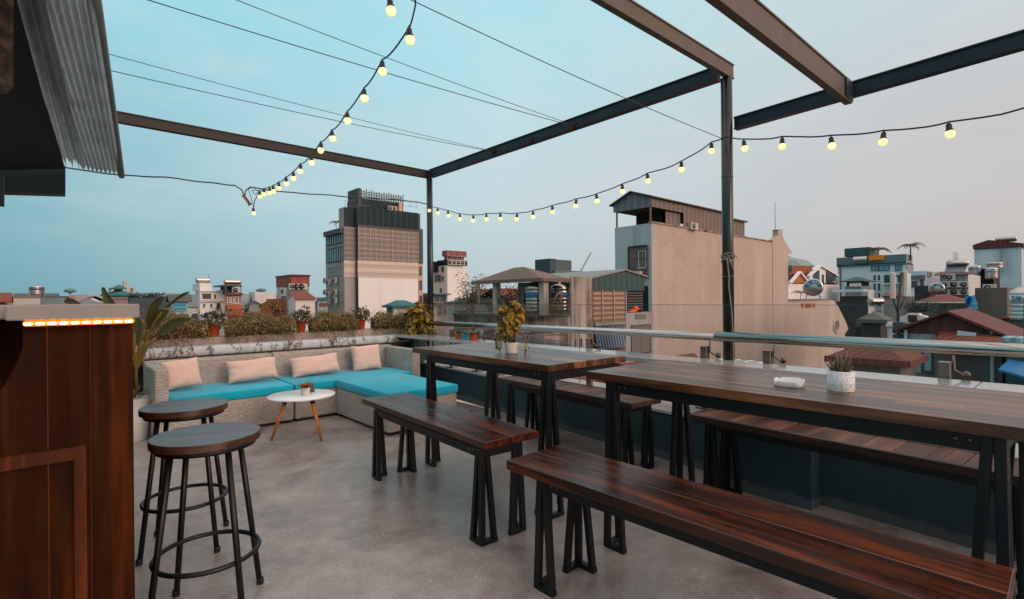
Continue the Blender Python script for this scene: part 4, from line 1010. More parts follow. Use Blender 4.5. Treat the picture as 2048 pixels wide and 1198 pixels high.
def rc(b, f, a, t_, c, d, zc=True):
    """pixel rect on face -> u0,u1,z0,z1 local. heights read along the near corner when zc"""
    if f == 'F': p, q_ = gy(a, t_, b['Y0']), gy(c, d, b['Y0']); u = (p.x-b['X0'], q_.x-b['X0'])
    else: p, q_ = gx(a, t_, b['X0']), gx(c, d, b['X0']); u = (q_.y-b['Y0'], p.y-b['Y0'])
    if zc == 'corner': zt_, zb_ = gd(b['pxc'], t_, b['D']).z, gd(b['pxc'], d, b['D']).z
    else:
        m = (gy if f == 'F' else gx); pl_ = b['Y0'] if f == 'F' else b['X0']
        zt_, zb_ = m((a+c)/2, t_, pl_).z, m((a+c)/2, d, pl_).z
    return u[0], u[1], zb_-b['zb'], zt_-b['zb']
def fbox(mb, f, u0, u1, z0, z1, n0, n1):
    if f == 'F': mb.box(u0, u1, -n1, -n0, z0, z1)
    else: mb.box(-n1, -n0, u0, u1, z0, z1)
def slab(b, f, rect, name, mat, th=.08, zc=True, parent=None, n0=-.05):
    u0, u1, z0, z1 = rc(b, f, *rect, zc); mb = MB(); fbox(mb, f, u0, u1, z0, z1, n0, th); return mb.build(name, mat, parent or b['r'])
def win(b, f, rects, pane=PANE, frame=FRAME, th=.07, bars=1, name='window', zc=True, fw=.11):
    for rct in rects:
        u0, u1, z0, z1 = rc(b, f, *rct, zc); W = u1-u0; fw_ = min(fw, .14*W+.02)
        mb = MB(); fbox(mb, f, u0-fw_, u0, z0-fw_, z1+fw_, -.03, th); fbox(mb, f, u1, u1+fw_, z0-fw_, z1+fw_, -.03, th)
        fbox(mb, f, u0, u1, z1, z1+fw_, -.03, th-.004); fbox(mb, f, u0-fw_*1.3, u1+fw_*1.3, z0-fw_, z0-.001, -.03, th+.05)
        for i in range(bars): uu = u0+W*(i+1)/(bars+1); fbox(mb, f, uu-fw_*.3, uu+fw_*.3, z0, z1, -.03, th*.7)
        w_ = mb.build(name, frame, b['r'])
        mb = MB(); fbox(mb, f, u0, u1, z0, z1, -.02, .02); mb.build('window_pane', pane, w_)
def gable(b, axis, ze, zr, over, th, mat, gmat=None, ex=None, name='roof', off=.5, flat=0):
    x0, x1, y0, y1 = ex or (0, b['x1']-b['X0'], 0, b['y1']-b['Y0']); ze -= b['zb']; zr -= b['zb']
    mb = MB()
    if axis == 'X':   # ridge along X, slopes fall to +-Y
        ym = y0+(y1-y0)*off
        for ya in (y0, y1):
            s = (ze-zr)/(ya-ym); yo = ya+(over if ya > ym else -over); zo = zr+s*(yo-ym)
            mb.prism([(x0-over, ym, zr), (x0-over, yo, zo), (x0-over, yo, zo+th), (x0-over, ym, zr+th)], (x1-x0+2*over, 0, 0))
        rf = mb.build(name, mat, b['r'])
        if gmat:
            mb = MB(); mb.prism([(x0-.02, y0, ze-.01), (x0-.02, ym, zr-.01), (x0-.02, y1, ze-.01)], (x1-x0-.1, 0, 0)); mb.build('gable', gmat, b['r'])
    else:
        xm = x0+(x1-x0)*off
        for xa in (x0, x1):
            s = (ze-zr)/(xa-xm); xo = xa+(over if xa > xm else -over); zo = zr+s*(xo-xm)
            mb.prism([(xm, y0-over, zr), (xo, y0-over, zo), (xo, y0-over, zo+th), (xm, y0-over, zr+th)], (0, y1-y0+2*over, 0))
        rf = mb.build(name, mat, b['r'])
        if gmat:
            mb = MB(); mb.prism([(x0, y0-.02, ze-.01), (xm, y0-.02, zr-.01), (x1, y0-.02, ze-.01)], (0, y1-y0-.1, 0)); mb.build('gable', gmat, b['r'])
    return rf
def hip(b, ze, zr, over, mat, ex=None, name='roof', inset=None):
    x0, x1, y0, y1 = ex or (0, b['x1']-b['X0'], 0, b['y1']-b['Y0']); x0 -= over; x1 += over; y0 -= over; y1 += over; ze -= b['zb']; zr -= b['zb']
    W, L = x1-x0, y1-y0; mb = MB()
    if W >= L: i = inset if inset is not None else L/2; r0, r1 = (x0+i, (y0+y1)/2, zr), (x1-i, (y0+y1)/2, zr); sides = (((x0, y0), (x1, y0), r1, r0), ((x1, y1), (x0, y1), r0, r1), ((x0, y1), (x0, y0), r0), ((x1, y0), (x1, y1), r1))
    else: i = inset if inset is not None else W/2; r0, r1 = ((x0+x1)/2, y0+i, zr), ((x0+x1)/2, y1-i, zr); sides = (((x0, y1), (x0, y0), r0, r1), ((x1, y0), (x1, y1), r1, r0), ((x0, y0), (x1, y0), r0), ((x1, y1), (x0, y1), r1))
    for s in sides: mb.poly([p if len(p) == 3 else (*p, ze) for p in s])
    mb.poly([(x0, y0, ze-.02), (x0, y1, ze-.02), (x1, y1, ze-.02), (x1, y0, ze-.02)])
    for p, q_ in (((x0, y0), (x1, y0)), ((x0, y0), (x0, y1))):
        mb.bar((*p, ze-.05), (*q_, ze-.05), .1, .16)
    return mb.build(name, mat, b['r'])
def rail(b, pts, h, mat, name='railing', step=.5, parent=None):
    """bars along a local polyline"""
    mb = MB()
    for a, c in zip(pts, pts[1:]):
        a, c = Vector(a), Vector(c); L = (c-a).length; n = max(2, int(L/step)); zz = Vector((0, 0, h))
        mb.bar(a+zz, c+zz, .05); mb.bar(a+zz*.15, c+zz*.15, .035)
        for i in range(n+1): p = a.lerp(c, i/n); mb.bar(p, p+zz, .03)
    return mb.build(name, mat, parent or b['r'])
def ac(c, label, W=.85, hh=.6, face='F', group='air conditioner boxes on the far rooftops'):
    r = thing('air_conditioner', label, 'air conditioner', c, 0 if face == 'F' else R(-90), group)
    mb = MB(); mb.box(-W/2, W/2, -.17, .17, 0, hh, .02); mb.build('casing', ACW, r)
    mm = Matrix.Rotation(R(90), 4, 'X'); mm.translation = Vector((-W*.14, -.165, hh/2))
    mb = MB(); mb.lathe([(.002, 0), (hh*.40, 0), (hh*.40, .02), (.002, .021)], (0, 0, 0), 16, True, mm); g = mb.build('fan_grille', ACD, r)
    mb = MB(); mm2 = mm.copy(); mm2.translation += Vector((0, -.022, 0)); mb.lathe([(.002, 0), (hh*.13, 0), (.002, .012)], (0, 0, 0), 10, True, mm2); mb.build('fan_hub', ACW, g)
    return r
def htank(c, label, rad, L, ax, txt=None, end=True, band=None):
    """horizontal steel tank on a cradle; ax = unit axis, front end towards -ax"""
    r = thing('water_tank', label, 'water tank', c); ax = Vector(ax).normalized()
    z = ax; x = Vector((0, 0, 1)).cross(z).normalized(); y = z.cross(x); mm = Matrix((x, y, z)).transposed().to_4x4(); mm.translation = Vector((0, 0, rad*1.35))
    mb = MB(); pr = [(rad*.02, -L/2-rad*.14), (rad*.5, -L/2-rad*.11), (rad*.85, -L/2-rad*.03), (rad, -L/2+rad*.08)]
    for k in range(1, 8): zz = -L/2+L*k/8; pr += [(rad, zz-.02), (rad*.975, zz), (rad, zz+.02)]
    pr += [(rad, L/2-rad*.08), (rad*.85, L/2+rad*.03), (rad*.02, L/2+rad*.12)]
    mb.lathe(pr, (0, 0, 0), 28, True, mm); mb.build('shell', TANKS, r)
    if end:
        mb = MB(); seg = 20; pts = []
        for k in range(seg+1):
            a = math.pi*(k/seg); pts.append((a,))
        zf = -L/2-rad*.145
        ring = [mm @ Vector((math.cos(a[0])*rad*.86, math.sin(a[0])*rad*.86, zf+rad*.06)) for a in pts]+[mm @ Vector((math.cos(a[0])*rad*.42, math.sin(a[0])*rad*.42, zf-.004)) for a in reversed(pts)]
        n = seg+1
        for k in range(seg): mb.poly([ring[k], ring[k+1], ring[2*n-2-k], ring[2*n-1-k]])
        e = mb.build('end_label', BLUEB, r)
        if txt:
            for i, ch in enumerate(txt):
                a = math.pi*(.80-.60*i/max(1, len(txt)-1)); pos = mm @ Vector((-math.cos(a)*rad*-.64, math.sin(a)*rad*.64, zf-.0+rad*.01)); 
                rt = (mm.to_3x3() @ Vector((math.sin(a), -math.cos(a), 0))); up = (mm.to_3x3() @ Vector((math.cos(a), math.sin(a), 0)))
                if ch != ' ': text_mesh(ch, rad*.42, 'lettering', LETW, e, facing(pos, rt, up), .01)
    mb = MB()
    for s in (-.32, .32):
        p = ax*(L*s); sd = Vector((-ax.y, ax.x, 0)).normalized()
        for q_ in (-1, 1): mb.bar(p+sd*rad*.75*q_, p+sd*rad*.55*q_+Vector((0, 0, rad*.75)), .05)
        mb.bar(p+sd*rad*.8, p-sd*rad*.8, .05)
    mb.build('cradle', plain('grey_steel_cradle', '#6c6a68', .5), r); return r
def vtank(c, label, rad, h, txt=None, band='#1f5f8a', legs=.3):
    r = thing('water_tank', label, 'water tank', c)
    mb = MB(); pr = [(rad*.3, 0)]
    n = 7
    for k in range(n): z0 = legs+h*.86*k/n; pr += [(rad, z0+.01), (rad, z0+h*.86/n-.03), (rad*.97, z0+h*.86/n)]
    pr += [(rad*.9, legs+h*.91), (rad*.45, legs+h*.98), (rad*.2, legs+h*.985), (rad*.2, legs+h*1.03), (.01, legs+h*1.04)]; pr[0] = (rad*.9, legs)
    mb.lathe(pr, (0, 0, 0), 26); mb.build('shell', TANKS, r)
    mb = MB(); mb.lathe([(rad*1.004, legs+h*.50), (rad*1.012, legs+h*.505), (rad*1.012, legs+h*.675), (rad*1.004, legs+h*.68)], (0, 0, 0), 26); e = mb.build('band', plain('band_'+band[1:], band, .5), r)
    if txt:
        d = Vector((-c[0], -c[1], 0)).normalized(); rt = Vector((d.y, -d.x, 0))*-1
        text_mesh(txt, h*.15, 'lettering', LETW, e, facing(d*(rad*1.02)+Vector((0, 0, legs+h*.59)), rt, (0, 0, 1)), .01)
    mb = MB()
    for k in range(4): a = k*math.pi/2+.5; mb.bar((rad*.85*math.cos(a), rad*.85*math.sin(a), 0), (rad*.85*math.cos(a), rad*.85*math.sin(a), legs+.05), .05)
    mb.lathe([(rad*.8, legs*.5), (rad*.9, legs*.5), (rad*.9, legs*.5+.04), (rad*.8, legs*.5+.04)], (0, 0, 0), 16)
    mb.build('stand', plain('grey_steel_cradle', '#6c6a68', .5), r); return r
def palm(c, label, h, fl, n, sd, mat=None):
    rr = random.Random(sd); r = thing('palm_tree', label, 'palm', c)
    mb = MB(); mb.tube([(0, 0, 0), (.03*h, 0, h*.5), (0, 0, h)], [h*.05, h*.04, h*.035], 8); mb.build('trunk', plain('palm_trunk', '#5b4a3e', .9), r)
    mb = MB()
    for k in range(n):
        a = k*2*math.pi/n+rr.uniform(-.2, .2); up = rr.uniform(.15, .9); d = Vector((math.cos(a), math.sin(a), 0))
        prev = Vector((0, 0, h))
        for s in range(1, 9):
            u = s/8; p = Vector((0, 0, h))+d*fl*u+Vector((0, 0, fl*(up*u-1.0*u*u*(.5+up*.5))))
            for q_ in (-1, 1):
                side = Vector((-d.y, d.x, 0))*q_
                mb.leaf(prev.lerp(p, .5), side*.9+d*.55+Vector((0, 0, -.35)), (0, 0, 1), fl*.30*(1.15-u*.7), fl*.05, .1, .2)
                mb.leaf(p, side*.9+d*.55+Vector((0, 0, -.35)), (0, 0, 1), fl*.30*(1.1-u*.8), fl*.05, .1, .2)
            mb.bar(prev, p, .02*fl); prev = p
    mb.build('crown', mat or leafmat('palm_leaves', ['#22302c', '#33443a', '#3d4a3a'], .5, .1), r); return r
TREE = leafmat('tree_leaves', ['#1d2a28', '#2a3a33', '#37453a', '#46503c'], .6, .12); TREEY = leafmat('autumn_leaves', ['#4a3f1a', '#87681e', '#aa8022', '#5a5828'], .55, .25)
def tree(c, label, h, rx, rz, n, sd, mat=TREE, L=.3, cat='tree', clumps=9):
    rr = random.Random(sd); r = thing('leafy_tree', label, cat, c)
    mb = MB(); th = h-rz*1.2; mb.tube([(0, 0, 0), (.02*h, .01*h, th*.6), (0, 0, h-rz*.6)], [h*.03, h*.022, h*.01], 8)
    cs = []
    for k in range(clumps):
        a = rr.uniform(0, 6.28); q_ = rr.uniform(.25, .8); p = Vector((rx*q_*math.cos(a), rx*q_*math.sin(a), h-rz+rr.uniform(-.7, .75)*rz)); cs.append(p)
        mb.tube([(0, 0, th*rr.uniform(.6, .95)), p*.5+Vector((0, 0, th*.45)), p], [h*.012, h*.008, h*.003], 5)
    mb.build('trunk', plain('tree_bark', '#4a3d33', .9), r)
    mb = MB()
    for p in cs: foliage_ball(mb, p, rx*.42, rx*.42, rz*.4, int(n/clumps), L, L*.5, rr, .1, .1)
    mb.build('crown', mat, r); return r
def flatroof_bits(b, sd, n=3):
    rr = random.Random(sd); mb = MB(); W, L = b['x1']-b['X0'], b['y1']-b['Y0']; z = b['z1']-b['zb']
    t_ = .2
    mb.box(-.06, W+.06, -.06, t_, z-.02, z+.35); mb.box(-.06, t_, t_, L, z-.02, z+.35); mb.build('roof_parapet', b['wall'].data.materials[0], b['r'])

# ---------------------------------------------------------------- tall white tower with louvres
LOUV = corrugated('tower_louvres', '#847a74', 9, 'Z', .6, .75, .06); SIDING = corrugated('tower_siding', '#cdb9ad', 5.5, 'Z', .7, .75, .06)
b = B('tower_block', 'tall white tower block with brown louvred upper floors and dark glass crown', 'building', 713, 715, 836.5, 412, 72, WW2, dy=9)
W = b['x1']-b['X0']
def zone(bb, f, a, c, y0, y1, name, mat, th, parent=None):
    return slab(bb, f, (a, y0, c, y1), name, mat, th, 'corner', parent)
gl = zone(b, 'F', 715.3, 836.3, 412, 449, 'dark_glazing', DKTEAL, .12); zone(b, 'F', 715.2, 836.4, 449, 453.5, 'spandrel', plain('dark_spandrel', '#40403f', .6), .16)
lv = zone(b, 'F', 715.3, 836.3, 453.5, 520, 'louvre_panel', LOUV, .12); zone(b, 'F', 715.2, 836.4, 520, 554, 'siding', SIDING, .06)
mb = MB(); LG = plain('pale_mullion', '#a8958a', .6); zt_, zm_, zb_ = [gd(715, y, 72).z-b['zb'] for y in (453.5, 519.5, 520)]
for i in range(12): x = .05+(W-.1)*i/11; fbox(mb, 'F', x-.05, x+.05, zm_, zt_, .10, .2)
for y in (475, 498): z = gd(715, y, 72).z-b['zb']; fbox(mb, 'F', 0, W, z-.05, z+.05, .10, .21)
mb.build('mullion', LG, lv)
mb = MB(); z0, z1 = [gd(715, y, 72).z-b['zb'] for y in (449, 412.5)]
for i in range(11): x = .05+(W-.1)*i/10; fbox(mb, 'F', x-.025, x+.025, z0, z1, .10, .15)
mb.build('glazing_bar', plain('glazing_bar', '#33474d', .4), gl)
# left block + lower wing
tw = b; o = b['o']
def wing(pxl, pxc, pyt, setb, name, mat, x1):
    Y = tw['Y0']+setb; c = gy(pxc, pyt, Y); y1 = gx(pxl, 600, c.x).y; mb = MB(); mb.box(c.x-o.x, x1-o.x, Y-o.y, y1-o.y, 0, c.z-o.z); ob = mb.build(name, mat, tw['r'])
    return dict(r=tw['r'], X0=c.x, Y0=Y, x1=x1, y1=y1, z1=c.z, zb=tw['zb'], D=c.dot(_fw), pxc=pxc, wall=ob, loc=Vector((c.x-o.x, Y-o.y, 0)))
def at_wing(wg, before):
    for ob in [k for k in kids(tw['r']) if k not in before]: ob.location = wg['loc']
w1_ = wing(679, 687.5, 414, .8, 'wall', GREYW, tw['X0']+.02); pre = kids(tw['r'])
mb = MB(); mb.box(-.03, .02, -.02, .85, 0, tw['z1']-tw['zb']-.05); mb.build('recess_shade_sheet', plain('recess_shade_paint', '#3f4346', .8), tw['r'])  # dark sheet on the side face paints in the recess's shade
pre = kids(tw['r'])
slab(w1_, 'F', (687.7, 414, 713.5, 452.5), 'dark_glazing', DKTEAL, .1, 'corner'); slab(w1_, 'F', (687.7, 452.5, 713.5, 520.5), 'louvre_panel', LOUV, .1, 'corner'); slab(w1_, 'F', (687.7, 520.5, 713.5, 554), 'siding', SIDING, .06, 'corner')
at_wing(w1_, pre)
w2_ = wing(652, 687.2, 456, 1.0, 'wall', GREYW, tw['X0']+.04); pre = kids(tw['r'])
slab(w2_, 'L', (653, 456, 687, 466), 'cornice', plain('dark_spandrel', '#40403f', .6), .5, 'corner')
for y0, y1 in ((463, 484), (493, 520)):
    for i in range(7): a = 654+33*i/7; win(w2_, 'L', [(a+.5, y0, a+4.2, y1)], PANEB, plain('dark_spandrel', '#40403f', .6), .1, 0, zc='corner')
for y0, y1 in ((532, 549),):
    for i in range(5): a = 656+30*i/5; win(w2_, 'L', [(a+1, y0, a+4, y1)], PANEB, FRAME, .1, 0, zc='corner')
win(w2_, 'L', [(682, 590, 685.5, 604)], PANEB, FRAME, .1, 0, zc='corner')
at_wing(w2_, pre)
for i, (px, py) in enumerate(((656, 567), (663, 570), (676, 566), (656, 590), (663, 594), (676, 590), (656, 605), (663, 608), (676, 606))):
    p = gx(px, py, w2_['X0']); p.x -= .4; ac(p, 'air conditioner box caged on the shaded side of the tall white tower', .8, .8, 'L', 'air conditioners on the tower side')
# right slab of the tower
Y = tw['Y0']+.9; c = gy(836.3, 458, Y); x1 = gy(846, 600, Y).x; mb = MB(); mb.box(c.x-o.x, x1-o.x, Y-o.y, Y-o.y+6, 0, c.z-o.z); mb.build('side_bay', plain('peach_plaster', '#c99b80', .8), tw['r'])
mb = MB(); z0 = gy(840, 527, Y).z-o.z; mb.box(gy(837, 500, Y).x-o.x, x1-o.x+.03, Y-o.y-.1, Y-o.y+.2, z0, c.z-o.z+.02); z2 = gy(840, 427, Y).z-o.z; mb.box(gy(836.6, 500, Y).x-o.x, gy(843, 500, Y).x-o.x, Y-o.y+.3, Y-o.y+2, c.z-o.z, z2); mb.build('dark_bay_panel', plain('dark_spandrel', '#40403f', .6), tw['r'])
for y0, y1 in ((533, 551), (561, 580), (591, 607)):
    mb = MB(); mb.box(gy(838, 500, Y).x-o.x, gy(843.5, 500, Y).x-o.x, Y-o.y-.06, Y-o.y+.05, gy(840, y1, Y).z-o.z, gy(840, y0, Y).z-o.z); mb.build('window', PANE, tw['r'])
# crown lattice and rails
Y = tw['Y0']+1.0; g_ = lambda px, py: gy(px, py, Y)-o
mb = MB(); a, c = g_(718, 412), g_(806, 395); mb.box(a.x, c.x, a.y, a.y+4, tw['z1']-o.z-.1, g_(720, 396).z); mb.build('plant_room', DKTEAL, tw['r'])
mb = MB(); zt2, zb2 = g_(720, 381).z, g_(720, 396).z
for i in range(19): x = a.x+(c.x-a.x)*i/18; mb.bar((x, a.y, zb2), (x, a.y, zt2+rnd.uniform(0, .35)), .09)
for k in range(5): z = zb2+(zt2-zb2)*(k+.5)/5; mb.bar((a.x, a.y, z), (c.x, a.y, z+rnd.uniform(-.05, .05)), .08)
mb.build('roof_lattice', plain('rusty_lattice', '#574b46', .8), tw['r'])
mb = MB(); mb.box(g_(713.5, 400).x, g_(719.5, 400).x, a.y-.4, a.y+3, tw['z1']-o.z-.1, g_(716, 377).z); mb.build('stair_wall', plain('dark_stair_wall', '#4a4a44', .8), tw['r'])
mb = MB(); p0, p1, p2 = g_(719.5, 398), g_(739, 398), g_(739, 412); mb.box(p0.x, p1.x, a.y-.12, a.y+.05, p2.z, p0.z-.9); mb.build('roof_door', SHUT, tw['r'])
mb = MB(); mb.box(g_(795, 400).x, g_(801, 400).x, a.y-.5, a.y-.1, tw['z1']-o.z, g_(798, 406).z); mb.build('chimney', plain('peach_plaster', '#c99b80', .8), tw['r'])
rail(tw, [g_(690, 414), g_(713, 413)], .9, plain('dark_rail', '#2f3a3d', .5), 'roof_railing', 1.2); rail(tw, [g_(806, 413), g_(834, 416)], .85, plain('dark_rail', '#2f3a3d', .5), 'roof_railing', 1.6)
for i, px in enumerate((781, 789)): p = gy(px, 416, tw['Y0']+.25); p.z = tw['z1']; ac(p, ('left' if i == 0 else 'right')+' of two cream air conditioners on top of the tall white tower', .75, .62, 'F', 'air conditioners on the tower roof')
palm(gx(672, 452, w2_['X0']+.5)+Vector((0, 0, -.3)), 'small palm on the terrace of the tall white tower', .9, 1.1, 10, 3, TREEY)

# ---------------------------------------------------------------- second tower right of the corner post
b = B('tower_block', 'slender white tower with a red sheet box on its roof, right of the far post', 'building', 867, 894.5, 934.5, 530, 85, WW2)
win(b, 'L', [(884, 534, 888, 543), (876, 551, 882, 562), (870.5, 552, 873.5, 563), (885, 553, 888, 561), (881, 577, 884, 586)], PANE, FRAME, .1, 0)
slab(b, 'L', (867.5, 524, 877, 545), 'roof_cage', DKTEAL, 1.2)
Yt = b['Y0']; oo = b['o']
mb = MB(); p0 = gy(894, 500, Yt)-oo; p1 = gy(933.5, 512, Yt)-oo; yb = gx(884, 500, b['X0']).y-oo.y; mb.box(-.0, p1.x, .05, yb, gd(894.5, 512, 85).z-oo.z, gd(894.5, 500.5, 85).z-oo.z); mb.build('roof_box', corrugated('red_box_sheet', '#8c4a3e', 5, 'XY', .6, .7, .08), b['r'])
mb = MB(); mb.box(.2, p1.x-.3, .4, yb-.3, b['z1']-oo.z-.02, gd(894.5, 511.5, 85).z-oo.z); mb.build('plant_floor', plain('dim_plant_floor', '#6a5f5b', .8, 0, .4, .9), b['r'])
mb = MB(); mb.box(-.03, p1.x+.05, -.04, .05, b['z1']-oo.z-.02, gd(894.5, 520, 85).z-oo.z); mb.box(-.04, .05, .05, yb+1.5, b['z1']-oo.z-.02, gd(894.5, 519, 85).z-oo.z); mb.build('roof_parapet', DKTEAL, b['r'])
rail(b, [(0, -.06, gd(894.5, 520, 85).z-oo.z), (p1.x, -.06, gd(894.5, 520, 85).z-oo.z)], .7, ACW, 'roof_railing', .8)
for i in range(4):
    p = gy(899+8.5*i, 528, Yt-.3); p.z = b['z1']+.02; ac(p+Vector((0, -.15, 0)), 'air conditioner in the row under the red box of the slender white tower', .8, .8, 'F', 'air conditioners on the slender tower')
b = B('low_building', 'low building with green awning and grey windows at the foot of the slender white tower', 'building', 846, 864, 894, 586, 80, GREYW)
slab(b, 'F', (863, 587, 894.5, 590), 'awning', TEALP, 1.0); win(b, 'F', [(868, 592, 878, 604), (880, 592, 891, 604), (876, 614, 884, 629), (886, 614, 892, 629)], PANE, FRAME, .1, 1)
slab(b, 'F', (866, 605.5, 894, 611), 'balcony', plain('dull_red_paint', '#6d3a35', .7), .5)
slab(b, 'L', (847, 590, 863, 612), 'window', PANE, .1)

# ---------------------------------------------------------------- hip-roofed pavilion with steel tanks
b = B('pavilion_house', 'old concrete house with brown hip-roofed tank pavilion and railings on top', 'building', 907, 1088, 1143, 633, 24, DCONC)
pv = b; X0, Y0 = b['X0'], b['Y0']; oo = b['o']; zr_ = b['z1']-oo.z
slab(b, 'F', (1088.5, 630, 1142.8, 760), 'beige_wall_face', CONCW, .03, 'corner')
mb = MB(); mb.box(-.12, b['x1']-X0+.0, -.1, .3, zr_-.02, zr_+.06); mb.box(-.12, .2, .3, b['y1']-Y0, zr_-.02, zr_+.06); mb.build('roof_kerb', plain('teal_kerb', '#2c5654', .7), b['r'])
ze = gd(1086, 557, 24).z
# pavilion roof plan from its eaves
pe0 = gx(951, 566, X0-.25); rx1 = gy(1140, 556, Y0-.2).x
ex = (0, rx1-X0-.1, .1, gx(951, 566, X0-.2).y-Y0)
hip(b, ze, gd(1092, 535, 26).z+.05, .25, BROWNR, ex, 'roof', 2.3)
CWH = weathered('pale_column', '#b3a69d', '#6b625c', .6, 2)
for px, th in ((1088, .32), (989, .30)):
    yy = gx(px, 600, X0).y-Y0; mb = MB(); mb.box(.0, th, max(.0, yy-th/2), max(.0, yy-th/2)+th, zr_, ze-oo.z); mb.build('column', CWH, b['r'])
mb = MB(); mb.tube([(.05, gx(957, 600, X0).y-Y0, zr_), (.05, gx(957, 600, X0).y-Y0, ze-oo.z)], .035, 6); mb.build('pole', plain('grey_pole', '#9a9794', .5), b['r'])
ya, yb = gx(1075, 600, X0+2.6).y-Y0, gx(1036, 600, X0+2.6).y-Y0
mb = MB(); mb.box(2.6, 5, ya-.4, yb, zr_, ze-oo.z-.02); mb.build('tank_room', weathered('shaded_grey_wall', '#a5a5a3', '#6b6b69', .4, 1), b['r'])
mb = MB(); mb.box(2.52, 2.62, gx(1062, 600, X0+2.6).y-Y0, gx(1050, 600, X0+2.6).y-Y0, zr_, gx(1050, 587, X0+2.6).z-oo.z); mb.build('door', DARK, b['r'])
RAILD = plain('dark_bars', '#4b4744', .6)
rail(b, [(.05, gx(907, 600, X0).y-Y0-.1, zr_+.06), (.05, .32, zr_+.06)], .82, RAILD, 'roof_railing', .16)
rail(b, [(.36, -.02, zr_+.06), (b['x1']-X0, -.02, zr_+.06)], .75, RAILD, 'roof_railing', .13)
for px, lab, tx in ((1072, 'left of two upright steel tanks with a blue band under the brown hip roof', 'ĐẠI'), (1121, 'right of two upright steel tanks with a blue band, beside the orange hose', 'ĐẠI')):
    p = gy(px, 630, Y0+.9); p.z = b['z1']; vtank(p, lab, .50, 1.42, None, '#1f5f8a', .18)
    e = [k for k in bpy.data.objects if k.name.startswith('band')][-1]
tkp = gy(1121, 630, Y0+.9)
mb = MB(); q0 = gy(1117, 628, Y0+.2)
mb.tube([gy(1105, 618, Y0+.25), gy(1109, 600, Y0+.25), gy(1114, 588, Y0+.25), gy(1121, 586.5, Y0+.25), gy(1124, 590, Y0+.25), gy(1121, 600, Y0+.25), gy(1117, 616, Y0+.25), gy(1119, 628, Y0+.25)], .03, 6)
tag(mb.build('hose', plain('orange_hose', '#cf6f12', .5)), 'orange hose looped over the right steel tank under the brown hip roof', 'hose')
tl = B('wall_block', 'tall blotchy stained concrete wall block between the tank pavilion and the green-roofed house', 'building', 1140, 1142.5, 1185, 553, 22.6, CONCW, dy=3)
win(tl, 'F', [(1149, 678, 1152, 694), (1160, 677, 1164, 694)], PANE, FRAME, .02, 0, fw=.02)
tree(gd(945, 640, 30)+Vector((0, 0, -1)), 'sparse yellow-leaved tree behind the roof railing left of the hip roof', 3.7, 1.2, 1.3, 900, 9, TREEY, .15, 'tree', 18)
tree(gd(1012, 640, 29)+Vector((0, 0, -1)), 'yellow-leaved tree showing beneath the brown hip roof', 3.0, 1.3, 1.0, 800, 11, TREEY, .14, 'tree', 16)

# ---------------------------------------------------------------- far teal building site with crane
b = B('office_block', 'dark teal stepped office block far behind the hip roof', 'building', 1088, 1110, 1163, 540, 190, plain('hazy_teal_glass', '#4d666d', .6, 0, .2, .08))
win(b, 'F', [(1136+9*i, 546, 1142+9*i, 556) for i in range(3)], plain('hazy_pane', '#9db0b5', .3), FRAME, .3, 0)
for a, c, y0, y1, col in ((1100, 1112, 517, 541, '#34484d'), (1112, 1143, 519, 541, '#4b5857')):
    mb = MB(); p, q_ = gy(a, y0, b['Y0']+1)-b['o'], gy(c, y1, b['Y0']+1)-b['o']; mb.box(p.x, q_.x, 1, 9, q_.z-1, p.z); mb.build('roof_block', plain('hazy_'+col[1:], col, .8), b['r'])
mb = MB(); p = gd(1163, 540, 192); q_ = gd(1182, 505, 192); base_ = gd(1163, 575, 192)
cr = thing('tower_crane', 'pale slanting crane jib beside the dark teal office block', 'crane', base_)
mb.bar(base_-base_, p-base_, .7); mb.build('mast', plain('crane_pale', '#b3a79f', .7), cr)
mb = MB()
for s in (-.35, .35): mb.bar(p-base_+Vector((0, s, 0)), q_-base_+Vector((0, s*.4, 0)), .22)
for k in range(12): 
    a, c = (p-base_).lerp(q_-base_, k/12), (p-base_).lerp(q_-base_, (k+1)/12); mb.bar(a+Vector((0, .35, 0)), c-Vector((0, .35, 0)), .1)
mb.build('jib', plain('crane_pale', '#b3a79f', .7), cr)

# ---------------------------------------------------------------- green-roofed louvred house
b = B('green_roof_house', 'house with green sheet gable over a brown louvred wall and blue awnings below', 'building', 1180, 1184, 1283, 580, 25, plain('dim_brown_wall', '#8a6f60', .8, 0, .2, .5), dy=9)
X0, Y0 = b['X0'], b['Y0']; oo = b['o']; W = b['x1']-X0
xm = gy(1246, 547, Y0).x-X0; zap = gd(1184, 538, 25).z-oo.z; z1 = b['z1']-oo.z; zl = gd(1184, 557, 25).z-oo.z
mb = MB(); mb.prism([(-.05, -.12, z1-.02), (W+.1, -.12, z1-.02), (W+.1, -.12, zl+.25), (xm, -.12, zap-.05), (-.05, -.12, zl)], (0, .16, 0)); mb.build('gable', TEALR, b['r'])
mb = MB(); mb.prism([(-.4, -.2, zl-.05), (xm, -.2, zap), (xm, -.2, zap+.08), (-.4, -.2, zl+.03)], (0, 9, 0)); mb.prism([(xm, -.2, zap), (W+.3, -.2, zl+.15), (W+.3, -.2, zl+.23), (xm, -.2, zap+.08)], (0, 9, 0)); mb.build('roof', plain('grey_green_roof', '#7d7f78', .6, 0, .1, .5), b['r'])
LV2 = corrugated('brown_louvres', '#a8826c', 26, 'Z', .6, .55, .1)
lvp = slab(b, 'F', (1184.3, 579, 1249, 645), 'louvre_wall', LV2, .08, 'corner'); mb = MB()
for px in (1201, 1224, 1248): x = gy(px, 600, Y0).x-X0; fbox(mb, 'F', x-.03, x+.03, gd(1184, 645, 25).z-oo.z, z1, .06, .14)
mb.build('post', plain('grey_pole', '#9a9794', .5), lvp)
